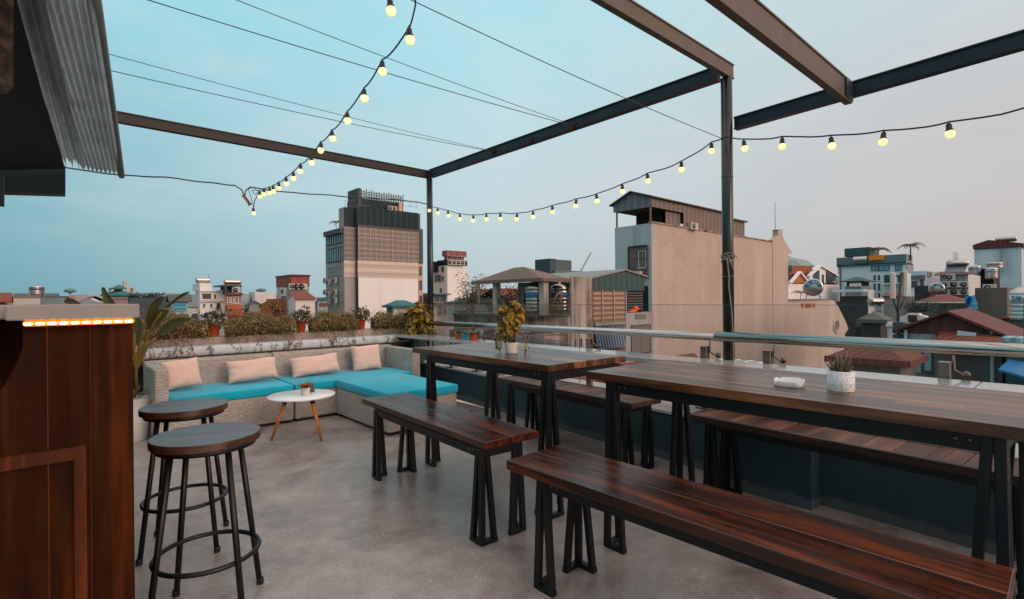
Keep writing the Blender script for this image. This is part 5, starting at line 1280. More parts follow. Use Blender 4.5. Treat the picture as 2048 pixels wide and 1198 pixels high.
slab(b, 'F', (1250, 580, 1283, 632), 'dark_recess_sheet', DARK, .05, 'corner')  # flat dark sheet stands in for the shade inside a deep recess
zz0, zz1 = gd(1184, 632, 25).z-oo.z, z1; mb = MB()
for k in range(9): z = zz0+(zz1-zz0)*k/9; fbox(mb, 'F', gy(1250, 600, Y0).x-X0, W, z-.02, z+.02, .06, .1)
mb.build('recess_bars', SHUT, b['r'])
slab(b, 'F', (1184, 645.5, 1251, 652), 'ledge', GREYW, .25, 'corner')
def blueawn():
    m, t, b_ = nt('blue_striped_awning'); tc = N(t, 'ShaderNodeTexCoord'); s = N(t, 'ShaderNodeSeparateXYZ'); lk(t, tc.outputs['Object'], s.inputs[0])
    w_ = mth(t, 'SINE', mth(t, 'MULTIPLY', s.outputs[0], 30)); lk(t, ramp(t, w_, [(.1, s2l('#3a3d44')), (.35, s2l('#1e6b9c')), (.8, s2l('#2f86b5')), (.95, s2l('#9c9a96'))]), b_.inputs['Base Color']); return m
mb = MB(); u0, u1, z0, z1_ = rc(b, 'F', 1184.5, 653, 1250, 699, 'corner'); mb.prism([(u0, -.1, z1_), (u0, -.3, z0), (u0, -.33, z0), (u0, -.13, z1_+.03)], (u1-u0, 0, 0)); mb.build('striped_awning', blueawn(), b['r'])

# ---------------------------------------------------------------- big streaked house on the right
b = B('party_wall_house', 'very large house with blank streaked beige side wall and sheet-metal shed on its roof', 'building', 1232, 1304, 1545, 446, 34, PINKW)
bg_ = b; X0, Y0 = b['X0'], b['Y0']; oo = b['o']; W, L = b['x1']-X0, b['y1']-Y0; zt_ = b['z1']-oo.z
mb = MB(); mb.box(-.06, .0, -.0, L, .01, zt_); mb.build('front_face', weathered('grey_front_plaster', '#b3bcc0', '#6a6968', .5, 1.2, .85, .2), b['r'])
mb = MB(); mb.box(-.09, W+.0, -.05, .25, zt_, zt_+.12); mb.build('coping', weathered('mouldy_coping', '#9a8b82', '#3f3834', 1.0, 1.2, .9, .4), b['r'])
# recess with grille on the shaded face
u0, u1, z0, z1 = rc(b, 'L', 1259.5, 493, 1297, 558); mb = MB(); fbox(mb, 'L', u0, u1, z0, z1, .06, .075); rcs = mb.build('recess', plain('dim_recess', '#7c706b', .8, 0, .2, .8), b['r'])
mb = MB(); fbox(mb, 'L', u0-.04, u0, z0, z1, .06, .2); fbox(mb, 'L', u1, u1+.04, z0, z1, .06, .2); fbox(mb, 'L', u0, u1, z1, z1+.06, .06, .2)
n = 8
for k in range(n+1): uu = u0+(u1-u0)*k/n; fbox(mb, 'L', uu-.01, uu+.01, z0, z1, .14, .16)
for k in (.35, .62): zz = z0+(z1-z0)*k; fbox(mb, 'L', u0, u1, zz-.015, zz+.015, .14, .165)
mb.build('window_grille', RAILD, rcs)
win(b, 'L', [(1280, 503, 1293, 535)], PANE, plain('white_frame', '#c2c0be', .5), .13, 1, fw=.06)
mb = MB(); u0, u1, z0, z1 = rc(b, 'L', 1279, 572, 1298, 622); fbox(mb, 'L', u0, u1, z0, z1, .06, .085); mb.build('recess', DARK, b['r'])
p = gx(1282, 558, X0); p.x -= .35; ac(p, 'air conditioner hung beside the barred window of the large beige house', .55, .5, 'L')
# streaky top kerb and the curved scroll at the far end
Y = Y0; sc_ = [gy(px, py, Y)-oo for px, py in ((1500, 470), (1545, 478), (1556, 474), (1558, 459), (1564, 458), (1566, 478), (1571, 484), (1580, 503), (1583, 505), (1583, 500))]
pts = [gy(px, py, Y)-oo for px, py in ((1544.5, 480), (1551, 477), (1556, 471), (1556, 460), (1554.5, 459), (1565.5, 458), (1564.5, 461), (1565, 473), (1573, 489), (1583, 503), (1583, 507), (1576, 508), (1575.5, 516))]
pts += [Vector((pts[-1].x, 0, 1.0)), Vector((pts[0].x, 0, 1.0))]
mb = MB(); mb.prism([(p.x, -.02, p.z) for p in pts], (0, .5, 0)); mb.build('scroll_gable', PINKW, b['r'])
mb = MB(); p = gy(1555, 455, Y)-oo; mb.tube([(p.x, .2, p.z-.2), (p.x, .2, gy(1555, 405, Y).z-oo.z)], .03, 5); mb.build('antenna_mast', FRAME, b['r'])
# shed
ZT = b['z1']
shY = lambda px, py: gy(px, py, Y0+.06)-oo
e0, e1 = shY(1301, 396), shY(1445, 420)
zE = gd(1301, 393, 34).z-oo.z; zR = gd(1265, 381.5, 34.6).z-oo.z; zU = gd(1301, 413, 34).z-oo.z
xe = shY(1445, 430).x; mb = MB()
mb.prism([(0, .02, zU), (0, .02, zE), (xe, .02, zE), (xe, .02, zt_+.01), (gy(1368, 440, Y0).x-X0, .02, zt_+.01), (gy(1368, 440, Y0).x-X0, .02, zU)], (0, .05, 0)); mb.build('shed_side', BROWNC, b['r'])
mb = MB(); x_ = gy(1338, 440, Y0).x-X0; x2 = gy(1367, 440, Y0).x-X0; mb.box(x_, x2, .25, .3, zt_, zU+.02); mb.build('shed_panel', BROWNC, b['r'])
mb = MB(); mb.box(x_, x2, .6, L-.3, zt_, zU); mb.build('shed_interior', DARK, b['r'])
ym = L*.52; mb = MB(); mb.prism([(-.02, 0, zU), (-.02, L+.15, zU), (-.02, L+.15, zE-.1), (-.02, ym, zR), (-.02, 0, zE)], (.06, 0, 0)); mb.build('shed_gable', GREYC, b['r'])
mb = MB()
for (ya, za, yb, zb_) in ((-.2, zE-.08, ym, zR), (ym, zR, L+.35, zE-.22)): mb.prism([(-.25, ya, za+.01), (-.25, yb, zb_+.01), (-.25, yb, zb_+.09), (-.25, ya, za+.09)], (xe+.5, 0, 0))
mb.build('shed_roof', plain('dark_sheet_roof', '#4b4744', .6, 0, .1, .4), b['r'])
mb = MB(); mb.prism([(.05, .1, zU-.01), (.05, L, zU-.01), (xe, L, zU-.01), (xe, .1, zU-.01)], (0, 0, .02)); mb.build('shed_ceiling', DARK, b['r'])
for px, face in ((1301, 0), (1237, 1)):
    yy = .1 if face == 0 else L-.15; mb = MB(); mb.box(.0, .09, yy, yy+.09, zt_, zU); mb.build('post', plain('rusty_post', '#7a5646', .7), b['r'])
xs0, xs1 = shY(1446, 430).x, shY(1490, 440).x; zs = gd(1301, 400, 34).z-oo.z
mb = MB(); mb.box(xs0, xs1, .1, L-.2, zt_-.1, zs-.2); mb.build('rear_shed', BROWNC, b['r']); mb = MB(); mb.box(xs0-.1, xs1+.2, -.1, L, zs-.2, zs-.1); mb.build('rear_shed_roof', plain('dark_sheet_roof', '#4b4744', .6, 0, .1, .4), b['r'])
p = gy(1383, 450, Y0); ac(Vector((p.x, Y0-.1, ZT-.05)), 'small boxed vent unit on the wall top under the sheet-metal shed', 1.0, .5, 'F')
# lower extension with oval window
X1 = b['x1']; z6 = gd(1304, 446, 34).z
ext = thing('extension_house', 'lower beige extension with sloping shoulder and oval window beside the large house', 'building', (X1, Y0, GZ))
pts = [gy(px, py, Y0+.03)-Vector((X1, Y0, GZ)) for px, py in ((1572, 600), (1655, 601), (1668, 601), (1676, 612), (1690, 640), (1697, 657), (1690, 668), (1688, 740))]
prof_ = [(p.x, .03, p.z) for p in pts]+[(pts[-1].x, .03, 0), (pts[0].x, .03, 0)]
mb = MB(); mb.prism(prof_, (0, 6, 0)); mb.build('wall', PINKW, ext)
for a, c in ((1603, 1607), (1611, 1623), (1626.5, 1630)):
    p, q_ = gy(a, 607, Y0)-Vector((X1, Y0, GZ)), gy(c, 615, Y0)-Vector((X1, Y0, GZ)); mb = MB(); mb.box(p.x, q_.x, -.02, .1, q_.z, p.z); mb.build('vent_opening', plain('rust_red', '#8a4a30', .8), ext)
c_ = gy(1672, 652, Y0)-Vector((X1, Y0, GZ)); rz_ = gy(1672, 640, Y0).z-gy(1672, 664, Y0).z; rx_ = gy(1677.5, 652, Y0).x-gy(1667, 652, Y0).x
mb = MB(); mb.prism([(c_.x+rx_/2*math.cos(k*.2618), -.01, c_.z+rz_/2*math.sin(k*.2618)) for k in range(24)], (0, .1, 0)); mb.build('oval_window', plain('grey_brown_lattice', '#6f6159', .8, 0, .4, 8), ext)
mb = MB(); mb.tube([(c_.x+rx_/2*math.cos(k*.2618), -.0, c_.z+rz_/2*math.sin(k*.2618)) for k in range(24)], .12, 6, True); mb.build('oval_frame', PINKW, ext)
mb = MB(); p, q_ = gy(1577, 598, Y0), gy(1655, 598, Y0); mb.box(p.x-X1, q_.x-X1, -.05, 3, gy(1600, 601.5, Y0).z-GZ, gy(1600, 598.5, Y0).z-GZ); mb.build('roof_slab', plain('grey_slab', '#6b6a69', .8), ext)
tp = gy(1626, 599, Y0+1.3); htank(Vector((tp.x, tp.y, gy(1626, 598.5, Y0).z)), 'large horizontal steel tank with blue and white lettered end on the beige extension roof', .95, 2.9, (.95, .35, 0), 'TÂN Á')
palm(Vector((gy(1601, 599, Y0+.6).x, Y0+.6, gy(1600, 598.5, Y0).z)), 'little potted palm in front of the lettered tank', .7, .9, 9, 5, TREEY)
# white annex in front with orange cover
b = B('white_annex', 'small white annex with grey shutter doors and an orange cover lying on its roof', 'building', 1250, 1251.5, 1306, 626, 23, GREYW, dy=3)
win(b, 'F', [(1262.5, 651, 1300, 705)], SHUT, RAILD, .04, 1, 'shutter_door', fw=.04); slab(b, 'F', (1270, 628, 1292, 637.5), 'vent', SHUT, .03)
mb = MB(); c = gy(1271, 625, b['Y0']+.5); rr = random.Random(2); P_ = [(-.5, 0), (-.28, .05), (-.12, .12), (-.05, .27), (.05, .30), (.13, .24), (.22, .09), (.36, .02), (.42, 0)]
for i in range(len(P_)-1):
    for dy0, dy1, k0, k1 in ((-.2, 0, .5, 1), (0, .25, 1, .4)): mb.poly([(P_[i][0], dy0, P_[i][1]*k0), (P_[i+1][0], dy0, P_[i+1][1]*k0), (P_[i+1][0], dy1, P_[i+1][1]*k1), (P_[i][0], dy1, P_[i][1]*k1)])
tag(mb.build('tarpaulin', plain('orange_tarp', '#e2560a', .6), None, Vector((c.x, c.y, b['z1']+.01))), 'bright orange tarpaulin heaped on the roof of the small white annex', 'tarpaulin')

# ---------------------------------------------------------------- right-hand cluster
b = B('dormer_house', 'white house with orange-tiled dormer gables and a glass lantern on the roof', 'building', 1566, 1573, 1679, 566, 72, WW2, dy=8)
X0, Y0, oo = b['X0'], b['Y0'], b['o']; q2 = lambda px, py: gy(px, py, Y0)-oo
def tri(b, pts, th, name, mat, setb=.0):
    mb = MB(); mb.prism([(q2(*p).x, setb, q2(*p).z) for p in pts], (0, th, 0)); return mb.build(name, mat, b['r'])
tri(b, [(1616, 566), (1617, 551), (1637, 532), (1650, 537), (1650, 566)], .3, 'gable', WW2, -.1)
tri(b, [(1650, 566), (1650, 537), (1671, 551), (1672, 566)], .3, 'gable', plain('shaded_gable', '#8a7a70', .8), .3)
tri(b, [(1592, 549), (1604, 532), (1634, 532), (1615, 550)], .4, 'roof', corrugated('orange_tiles', '#9a4c2a', 7, 'XY', .8, .7, .15), .6)
for A, C in (((1614, 553), (1637, 531)), ((1637, 531), (1672, 552))):
    a, c = q2(*A), q2(*C); mb = MB(); mb.bar((a.x, -.2, a.z), (c.x, -.2, c.z), .5, .25); mb.build('barge_board', WW2, b['r'])
for rct in ((1624, 540, 1637, 561), (1652, 549, 1670, 562)):
    p, r_ = q2(*rct[:2]), q2(*rct[2:]); mb = MB(); mb.box(p.x, r_.x, -.16, .0, r_.z, p.z); mb.build('window', PANE, b['r'])
tri(b, [(1578, 566), (1596, 545), (1612, 566)], .3, 'gable', plain('orange_gable', '#a8623a', .8), -.1)
for A, C in (((1577, 566), (1596, 544)), ((1596, 544), (1614, 566))):
    a, c = q2(*A), q2(*C); mb = MB(); mb.bar((a.x, -.2, a.z), (c.x, -.2, c.z), .4, .25); mb.build('barge_board', WW2, b['r'])
for i in range(9): slab(b, 'F', (1584+2.6*i, 564.5, 1585.6+2.6*i, 568), 'baluster_gap', DARK, .04)
for i in range(6): slab(b, 'F', (1652+3*i, 565, 1653.8+3*i, 569), 'baluster_gap', DARK, .04)
slab(b, 'F', (1642, 549, 1645.5, 572), 'window', PANE, .2)
pp = [q2(1615, 530), q2(1620, 518), q2(1632, 510.5), q2(1645, 517), q2(1650, 530)]
mb = MB(); mb.lathe([((pp[4].x-pp[0].x)/2, pp[0].z), ((pp[3].x-pp[1].x)/2, pp[1].z), (.3, pp[2].z), (.05, pp[2].z+.2)], ((pp[0].x+pp[4].x)/2, 4, 0), 8, False); mb.build('roof_lantern', plain('pale_green_glass', '#7d8a85', .4), b['r'])
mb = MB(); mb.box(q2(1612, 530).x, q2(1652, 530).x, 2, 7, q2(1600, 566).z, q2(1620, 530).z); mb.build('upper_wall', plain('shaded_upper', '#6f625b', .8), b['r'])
rail(b, [q2(1578, 545)+Vector((0, 2, 0)), q2(1612, 545)+Vector((0, 2, 0))], 1.6, SHUT, 'roof_pergola', 1.2)
# white hotel
HB = weathered('white_hotel_plaster', '#dbe2e5', '#9aa3a6', .3, .4, .85, .1)
b = B('hotel_block', 'wide white hotel block with glass rooftop terrace, orange sign box and palms', 'building', 1676, 1812, 1826, 527, 85, HB)
ht = b; X0, Y0, oo = b['X0'], b['Y0'], b['o']
u0, u1, z0, z1 = rc(b, 'L', 1674, 508, 1812, 527, 'corner'); mb = MB(); mb.box(-.3, 4, -.1, u1, b['z1']-oo.z-.1, z1); mb.build('rooftop_terrace', plain('dim_teal_terrace', '#4f6d74', .4, 0, .25, .2), b['r'])
u0, u1, z0, z1 = rc(b, 'L', 1687, 502, 1738, 512); mb = MB(); mb.box(.5, 6, u0, u1, z0, z1+.6); mb.build('roof_screen', plain('dark_green_screen', '#2d4a4c', .6), b['r'])
slab(b, 'L', (1740, 511, 1768, 520.5), 'sign_box', plain('orange_sign', '#d98212', .5), .9)
slab(b, 'L', (1676, 527.5, 1812, 529), 'cornice', plain('dark_cornice', '#33474c', .6), .3)
win(b, 'L', [(1744, 528, 1757, 540), (1758, 528, 1778, 540), (1792, 528, 1802, 540)], PANEB, plain('teal_frame', '#3d5459', .5), .15, 1)
win(b, 'L', [(x, y, x+5, y+h_) for x in (1747, 1756) for y, h_ in ((550, 11), (567, 14), (586, 13), (604, 9))], PANE, HB, .15, 0)
win(b, 'L', [(1770, 551, 1782, 565), (1797, 552, 1811, 564)], PANE, plain('teal_frame', '#3d5459', .5), .15, 1)
slab(b, 'L', (1768, 566, 1812, 568.5), 'balcony_ledge', HB, 1.2)
slab(b, 'L', (1680, 530, 1683, 610), 'drain_pipe', SHUT, .3)
slab(b, 'F', (1812.5, 527, 1826, 545), 'side_window', PANE, .1)
for px, py, lab, h_, fl in ((1757, 509, 'left palm on the white hotel rooftop, behind the orange sign box', 1.4, 2.0), (1821, 516, 'right palm on the white hotel rooftop terrace', 2.6, 2.0)):
    p = gx(px, py, X0+2); palm(Vector((p.x, p.y, p.z-.4)), lab, h_, fl, 11, px)
htank(gx(1722, 521, X0-.1)+Vector((-.4, 0, -.7)), 'small horizontal steel tank on the white hotel terrace, left of the orange sign box', .6, 2.0, (0, 1, 0), None, False)
rail(b, [(0, -6, b['z1']-oo.z+.2), (4, -6, b['z1']-oo.z+.2)], 1.2, SHUT, 'terrace_railing', .7)
b = B('green_canopy_house', 'house with a green hipped canopy and white balustrade in front of the white hotel', 'building', 1690, 1722, 1742, 572, 80, plain('dim_green_house', '#77807f', .8), dy=5)
hip(b, gd(1722, 562, 80).z, gd(1722, 553, 80).z, .5, TEALR)
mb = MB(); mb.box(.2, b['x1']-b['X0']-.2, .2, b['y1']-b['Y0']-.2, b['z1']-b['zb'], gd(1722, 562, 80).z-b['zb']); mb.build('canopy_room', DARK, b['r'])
slab(b, 'L', (1700, 566, 1722, 573), 'balustrade', WW2, .3)
b = B('dark_roof_house', 'house with a long dark sheet wall below the green hipped canopy', 'building', 1680, 1735, 1748, 592, 72, plain('charcoal_sheet', '#31383a', .7, 0, .15, .6), dy=6)
slab(b, 'L', (1674, 579, 1735, 584), 'pale_awning', LBLUE, 2.0)
slab(b, 'F', (1735.5, 580, 1748, 640), 'white_side', WW2, .1)
b = B('stepped_house', 'pale stepped house with blue-grey sheets right of the white hotel', 'building', 1822, 1851, 1880, 541, 70, WW2, dy=5)
slab(b, 'L', (1823, 543, 1851, 551), 'pale_blue_sheet', LBLUE, .4); slab(b, 'L', (1823, 552.5, 1851, 558), 'grey_sheet', plain('dark_sheet', '#5c686c', .5), .4)
win(b, 'L', [(1824, 563, 1834, 574), (1841, 560, 1847, 573)], PANE, FRAME, .1, 1); win(b, 'F', [(1854, 546, 1861, 551)], PANE, FRAME, .1, 0)
# solar roof house
b = B('solar_roof_house', 'white-sided house with pale blue front and solar heater panel on its roof', 'building', 1881, 1936, 1961, 548, 36, weathered('white_boarding', '#c6c3c1', '#8d8a88', .4, 3), dy=3)
X0, Y0, oo = b['X0'], b['Y0'], b['o']
slab(b, 'L', (1881.5, 549, 1936, 572), 'blue_boarding', corrugated('pale_blue_boarding', '#8fa6ae', 18, 'XY', .6, .85, .08), .05)
mb = MB(); L_ = b['y1']-Y0; z = b['z1']-oo.z; mb.prism([(-.35, -.2, z-.05), (-.35, L_+.3, z-.05), (.5, L_+.3, z+.12), (.5, -.2, z+.12)], (0, 0, .06)); mb.build('eave', plain('dull_red_eave', '#6b3f38', .7), b['r'])
sh = thing('solar_heater', 'slanted dark solar panel with a steel tube tank on the white-sided house', 'solar heater', (X0+.3, Y0+.3, b['z1']+.12)); so = Vector(sh.location)
A_, B_, C_, D2 = gx(1888, 547, X0+.1), gx(1929, 545, X0+.1), gx(1936, 530, X0+1.2), gx(1893, 532, X0+1.2)
mb = MB(); mb.prism([p-so for p in (A_, B_, C_, D2)], (.05, 0, .06)); mb.build('panel', plain('solar_tubes', '#30424a', .2, 0, .3, 3), sh)
mb = MB(); mb.tube([gx(1893, 527.5, X0+1.2)-so, gx(1938, 525.5, X0+1.2)-so], .17, 14); mb.build('tank', TANKS, sh)
mb = MB(); mb.tube([gx(1904, 525, X0+1.4)-so-Vector((0, 0, .3)), gx(1904, 520, X0+1.4)-so], .22, 12); mb.build('header_tank', TANKS, sh)
k = 0
for y_ in (575, 590):
    for px in (1893, 1912, 1930):
        p = gx(px, y_, X0-.5); ac(p, 'grey air conditioner stacked in two rows on the wall under the solar panel', .62 if px < 1925 else .4, .42, 'L', 'air conditioners under the solar panel'); k += 1
mb = MB()
for y_ in (576, 591): p, q_ = gx(1884, y_, X0-.5)-oo, gx(1937, y_, X0-.5)-oo; mb.box(-.75, .0, q_.y, p.y, p.z-.06, p.z)
mb.build('aircon_shelf', RAILD, b['r'])
ac(gx(1902, 561, X0-.2), 'single air conditioner on the pale blue wall above the two stacked rows', .5, .45, 'L')
# tanks tower to the right
b = B('tank_frame', 'dark steel frame packed with pipes and tanks between the solar house and the blue-white wall', 'frame', 1962, 1990, 2000, 536, 40, DARK, dy=3, wall='frame')
slab(b, 'L', (1962, 537, 1990, 539), 'beam', RAILD, .2); slab(b, 'L', (1988, 536, 1990, 590), 'post', BROWNW, .4)
p = gx(1952, 549, b['X0']+.3); vtank(Vector((p.x-.5, p.y, gx(1952, 548, b['X0']).z-.2)), 'upright steel tank with white letters on a blue band, beside the solar panel', .40, .8, 'TÂN', '#1f5f8a', .1)
p = gx(1983, 560, b['X0']-.7); vtank(Vector((p.x, p.y, gx(1983, 559, b['X0']-.7).z)), 'upright steel tank with a pale blue band in front of the dark steel frame', .38, .85, None, '#3f86a8', .1)
p = gx(1990, 535, b['X0']+.5); vtank(Vector((p.x, p.y, b['z1']+.01)), 'grey drum tank on top of the dark steel frame', .5, .45, None, '#6c6a68', .02)
ac(gx(1979, 581, b['X0']-.9), 'cream air conditioner below the steel tanks, right of the solar house', .75, .48, 'L')
# blue-white blank wall building
b = B('blank_wall_house', 'tall blue-white blank wall with a maroon gable at the right edge', 'building', 1949, 2043, 2075, 494, 62, weathered('blue_white_wall', '#c3d5da', '#5d6a6e', .8, .9, .85, .35))
X0, Y0, oo = b['X0'], b['Y0'], b['o']; L_ = b['y1']-Y0; z = b['z1']-oo.z; ya = gx(1977, 480, X0).y-Y0; za = gx(1977, 480, X0).z-oo.z; zl_ = gx(1949, 490, X0).z-oo.z; zr2 = gx(2042, 487, X0).z-oo.z
mb = MB(); mb.prism([(-.2, -.2, z-.01), (-.2, L_+.1, gx(1949, 498, X0).z-oo.z), (-.2, L_+.1, zl_), (-.2, ya, za), (-.2, -.2, zr2)], (9, 0, 0)); mb.build('gable', MAROON, b['r'])
htank(Vector((X0+1.5, gx(2012, 486, X0+1.5).y, gx(2012, 486, X0+1.5).z)), 'horizontal blue-tinted steel tank on the maroon-gabled building', .36, 1.9, (0, 1, 0), None, False)
b = B('brown_wall_block', 'brown weathered concrete wall block below the blue-white wall', 'building', 1950, 2014, 2030, 575, 30, BROWNW, dy=4)
b = B('grey_sheet_house', 'low red-roofed shed behind the blue tarpaulin', 'building', 1955, 1992, 2002, 588, 33, BROWNW, dy=4)
gable(b, 'X', b['z1'], b['z1']+.35, .2, .06, REDT)
# billboard
bb = thing('lettered_tank_board', 'big steel tank with blue capital letters at the right edge', 'water tank', gx(2035, 640, 17.8)); bo = Vector(bb.location)
Xb = 17.8; y0_, y1_ = gx(2080, 600, Xb).y-bo.y, gx(2016, 600, Xb).y-bo.y; zt2, zb2 = gx(2030, 580, Xb).z-bo.z, gx(2030, 640, Xb).z-bo.z
mb = MB(); rr_ = (y1_-y0_)/2
pr = [(rr_*.98, zb2)]
for k in range(7): z0 = zb2+(zt2-zb2)*.92*k/7; pr += [(rr_, z0+.02), (rr_, z0+(zt2-zb2)*.125), (rr_*.985, z0+(zt2-zb2)*.131)]
pr += [(rr_*.9, zt2), (rr_*.2, zt2+.1)]
mb.lathe(pr, (rr_, (y0_+y1_)/2, 0), 36); sh_ = mb.build('shell', TANKS, bb)
mb = MB(); mb.lathe([(rr_*1.005, zb2+(zt2-zb2)*.58), (rr_*1.006, zb2+(zt2-zb2)*.83)], (rr_, (y0_+y1_)/2, 0), 36); lb_ = mb.build('band', plain('pale_band', '#b9c6cb', .5), bb)
cen = Vector((rr_, (y0_+y1_)/2, 0)); 
for i, ch in enumerate('TAN M'):
    if ch == ' ': continue
    a = math.pi-R(40)+R(19)*i; a = math.radians(180-44+20*i); nrm = Vector((math.cos(a), math.sin(a), 0)); rt = Vector((-nrm.y, nrm.x, 0))
    text_mesh(ch, (zt2-zb2)*.26, 'lettering', LETB, lb_, facing(cen+nrm*rr_*1.012+Vector((0, 0, zb2+(zt2-zb2)*.70)), rt, (0, 0, 1)), .008)
# horizontal blue-ended tank in dark roof area
p = gd(1873, 590, 30); htank(Vector((p.x, p.y, gd(1873, 594, 30).z)), 'horizontal steel tank with blue-lettered end, left of the stacked air conditioners', .36, .8, (.97, .23, 0), 'TÂN Á')
b = B('dark_sheet_block', 'block wrapped in dark shade netting beside the blue-ended tank', 'building', 1829, 1862, 1872, 571, 34, plain('shade_netting', '#2c3538', .8, 0, .35, 1.2), dy=4)
b = B('grey_house', 'plain grey-white house with a red strip roof behind the antenna mast', 'building', 1767, 1800, 1834, 593, 38, GREYW, dy=5)
L_ = b['y1']-b['Y0']; mb = MB(); mb.prism([(-.15, -.2, b['z1']-b['zb']), (-.15, L_+.1, b['z1']-b['zb']), (1.2, L_+.1, b['z1']-b['zb']+.3), (1.2, -.2, b['z1']-b['zb']+.3)], (0, 0, .06)); mb.build('roof', REDT, b['r'])
b = B('red_hip_house', 'low house with red hipped roof and pale eave below the stacked air conditioners', 'building', 1832, 1932, 1944, 604, 26, DCONC, dy=4)
hip(b, b['z1'], b['z1']+.42, .15, REDT); slab(b, 'L', (1830, 603.5, 1932, 606), 'eave_strip', WW2, .25)
# blue tarpaulin
tpb = thing('tarpaulin', 'bright blue tarpaulin draped over a post above the red gabled roof', 'tarpaulin', gd(1945, 618, 23)); to = Vector(tpb.location)
mb = MB(); G_ = [(1929, 596), (1934, 592.5), (1941, 592), (1950, 590.5), (1931, 606), (1936, 605), (1943, 605), (1953, 603), (1932, 617), (1937, 618), (1946, 619), (1957, 619.5)]
V_ = [mb.bm.verts.new(gd(px, py, 23+.18*((i*7) % 3))-to) for i, (px, py) in enumerate(G_)]
for r_ in range(2):
    for c in range(3): mb.bm.faces.new((V_[r_*4+c], V_[r_*4+c+1], V_[r_*4+c+5], V_[r_*4+c+4]))
mb.build('sheet', plain('blue_tarp', '#0f7fae', .45, 0, .15, 2), tpb)
mb = MB(); mb.tube([gd(1930, 594, 23.3)-to, gd(1936, 622, 23.3)-to], .04, 6); mb.build('post', plain('rusty_post', '#7a5646', .7), tpb)
# big red gabled house
b = B('red_gable_house', 'old house with rust-red gable roof, peeling white wall and pale drain pipe', 'building', 1814, 2004, 2030, 672, 15.5, weathered('peeling_plaster', '#77706a', '#454140', .6, 1.6, .9, .6, .1), dy=4)
X0, Y0, oo = b['X0'], b['Y0'], b['o']; L_ = b['y1']-Y0; ya = gx(1897, 626, X0).y-Y0; za = gx(1897, 627, X0).z-oo.z; zl_ = gx(1814, 656, X0).z-oo.z; zr2 = gx(2004, 672, X0).z-oo.z
zl_ = min(zl_, gx(1814, 657, X0).z-oo.z)
mb = MB(); zlow = gx(1870, 665, X0).z-oo.z; mb.prism([(-.03, 0, b['z1']-oo.z-.02), (-.03, L_, min(zl_-.05, b['z1']-oo.z-.02)), (-.03, L_, zl_), (-.03, ya, za), (-.03, 0, zr2)], (.5, 0, 0)); mb.build('gable', MAROON, b['r'])
rx_ = gy(1937, 615, Y0+ya).x-X0+.5
mb = MB()
for (y0_, z0_, y1_, z1_) in ((-.35, zr2-.16, ya, za), (ya, za, L_+.35, zl_-.14)): mb.prism([(-.3, y0_, z0_+.02), (-.3, y1_, z1_+.02), (-.3, y1_, z1_+.10), (-.3, y0_, z0_+.10)], (rx_+.3, 0, 0))
mb.build('roof', REDT2, b['r'])
slab(b, 'L', (1814.5, 667, 1872, 685), 'white_patch', weathered('peeling_white', '#a7aaaa', '#55524f', 1.0, 3, .9, 1.2, .1), .02)
slab(b, 'L', (1815, 686, 1842, 745), 'peeling_patch', weathered('peeling_white', '#a7aaaa', '#55524f', 1.0, 3, .9, 1.2, .1), .02)
win(b, 'L', [(1848, 700, 1863, 741)], PANEB, plain('dark_green_frame', '#31393a', .6), .05, 0, fw=.12)
mb = MB(); u0, u1, z0, z1 = rc(b, 'L', 1872, 670, 2008, 688); 
zz_ = lambda px, py: gx(px, py, X0-.5).z-oo.z
mb.prism([(-.06, gx(1880, 670, X0).y-Y0, zz_(1895, 666)), (-.06, gx(2000, 670, X0).y-Y0, zz_(1960, 672)), (-1.0, gx(2006, 690, X0-1).y-Y0, gx(2006, 692, X0-1).z-oo.z), (-1.0, gx(1868, 690, X0-1).y-Y0, gx(1868, 692, X0-1).z-oo.z)], (0, 0, .05)); mb.build('lean_to_roof', REDT, b['r'])
mb = MB(); mb.bar(gx(1914, 668, X0-.4)-oo, gx(1951, 673, X0-.4)-oo, .05, .22); mb.build('pale_board', LBLUE, b['r'])
for px in (1811, 1984):
    mb = MB(); p = gx(px, 660, X0-.06)-oo; mb.tube([(p.x, p.y, p.z), (p.x, p.y, p.z-3.2)], .05, 8); mb.build('drain_pipe', LBLUE, b['r'])
# classical facade
b = B('classical_facade', 'white classical house front with scrolled pediment and wooden vent, behind the red gable', 'building', 1774, 1812, 1816, 645, 19, WW, dy=2)
X0, Y0, oo = b['X0'], b['Y0'], b['o']
pts = [gx(px, py, X0)-oo for px, py in ((1798, 646), (1800, 634), (1812, 630), (1815, 627), (1838, 627), (1840, 630), (1852, 633), (1862, 640), (1862, 650))]
mb = MB(); mb.prism([(-.05, p.y, p.z) for p in pts], (.4, 0, 0)); mb.build('pediment', WW2, b['r'])
u0, u1, z0, z1 = rc(b, 'L', 1817, 630, 1835, 644); mb = MB(); fbox(mb, 'L', u0, u1, z0, z1, -.02, .09); v_ = mb.build('wooden_vent', plain('ochre_wood', '#8a5a1c', .7), b['r'])
mb = MB()
for k in range(7): uu = u0+(u1-u0)*(k+.5)/7; fbox(mb, 'L', uu-.012, uu+.012, z0, z1, .08, .11)
mb.build('vent_slat', plain('dark_slat', '#3d2a12', .7), v_)
slab(b, 'L', (1773, 648, 1797, 653), 'cornice', WW2, .12); slab(b, 'L', (1779, 655, 1794, 678), 'panel', WW2, .05); slab(b, 'L', (1812, 655, 1816, 760), 'pillar', plain('dark_brick', '#4a2c22', .9, 0, .4, 6), .1)
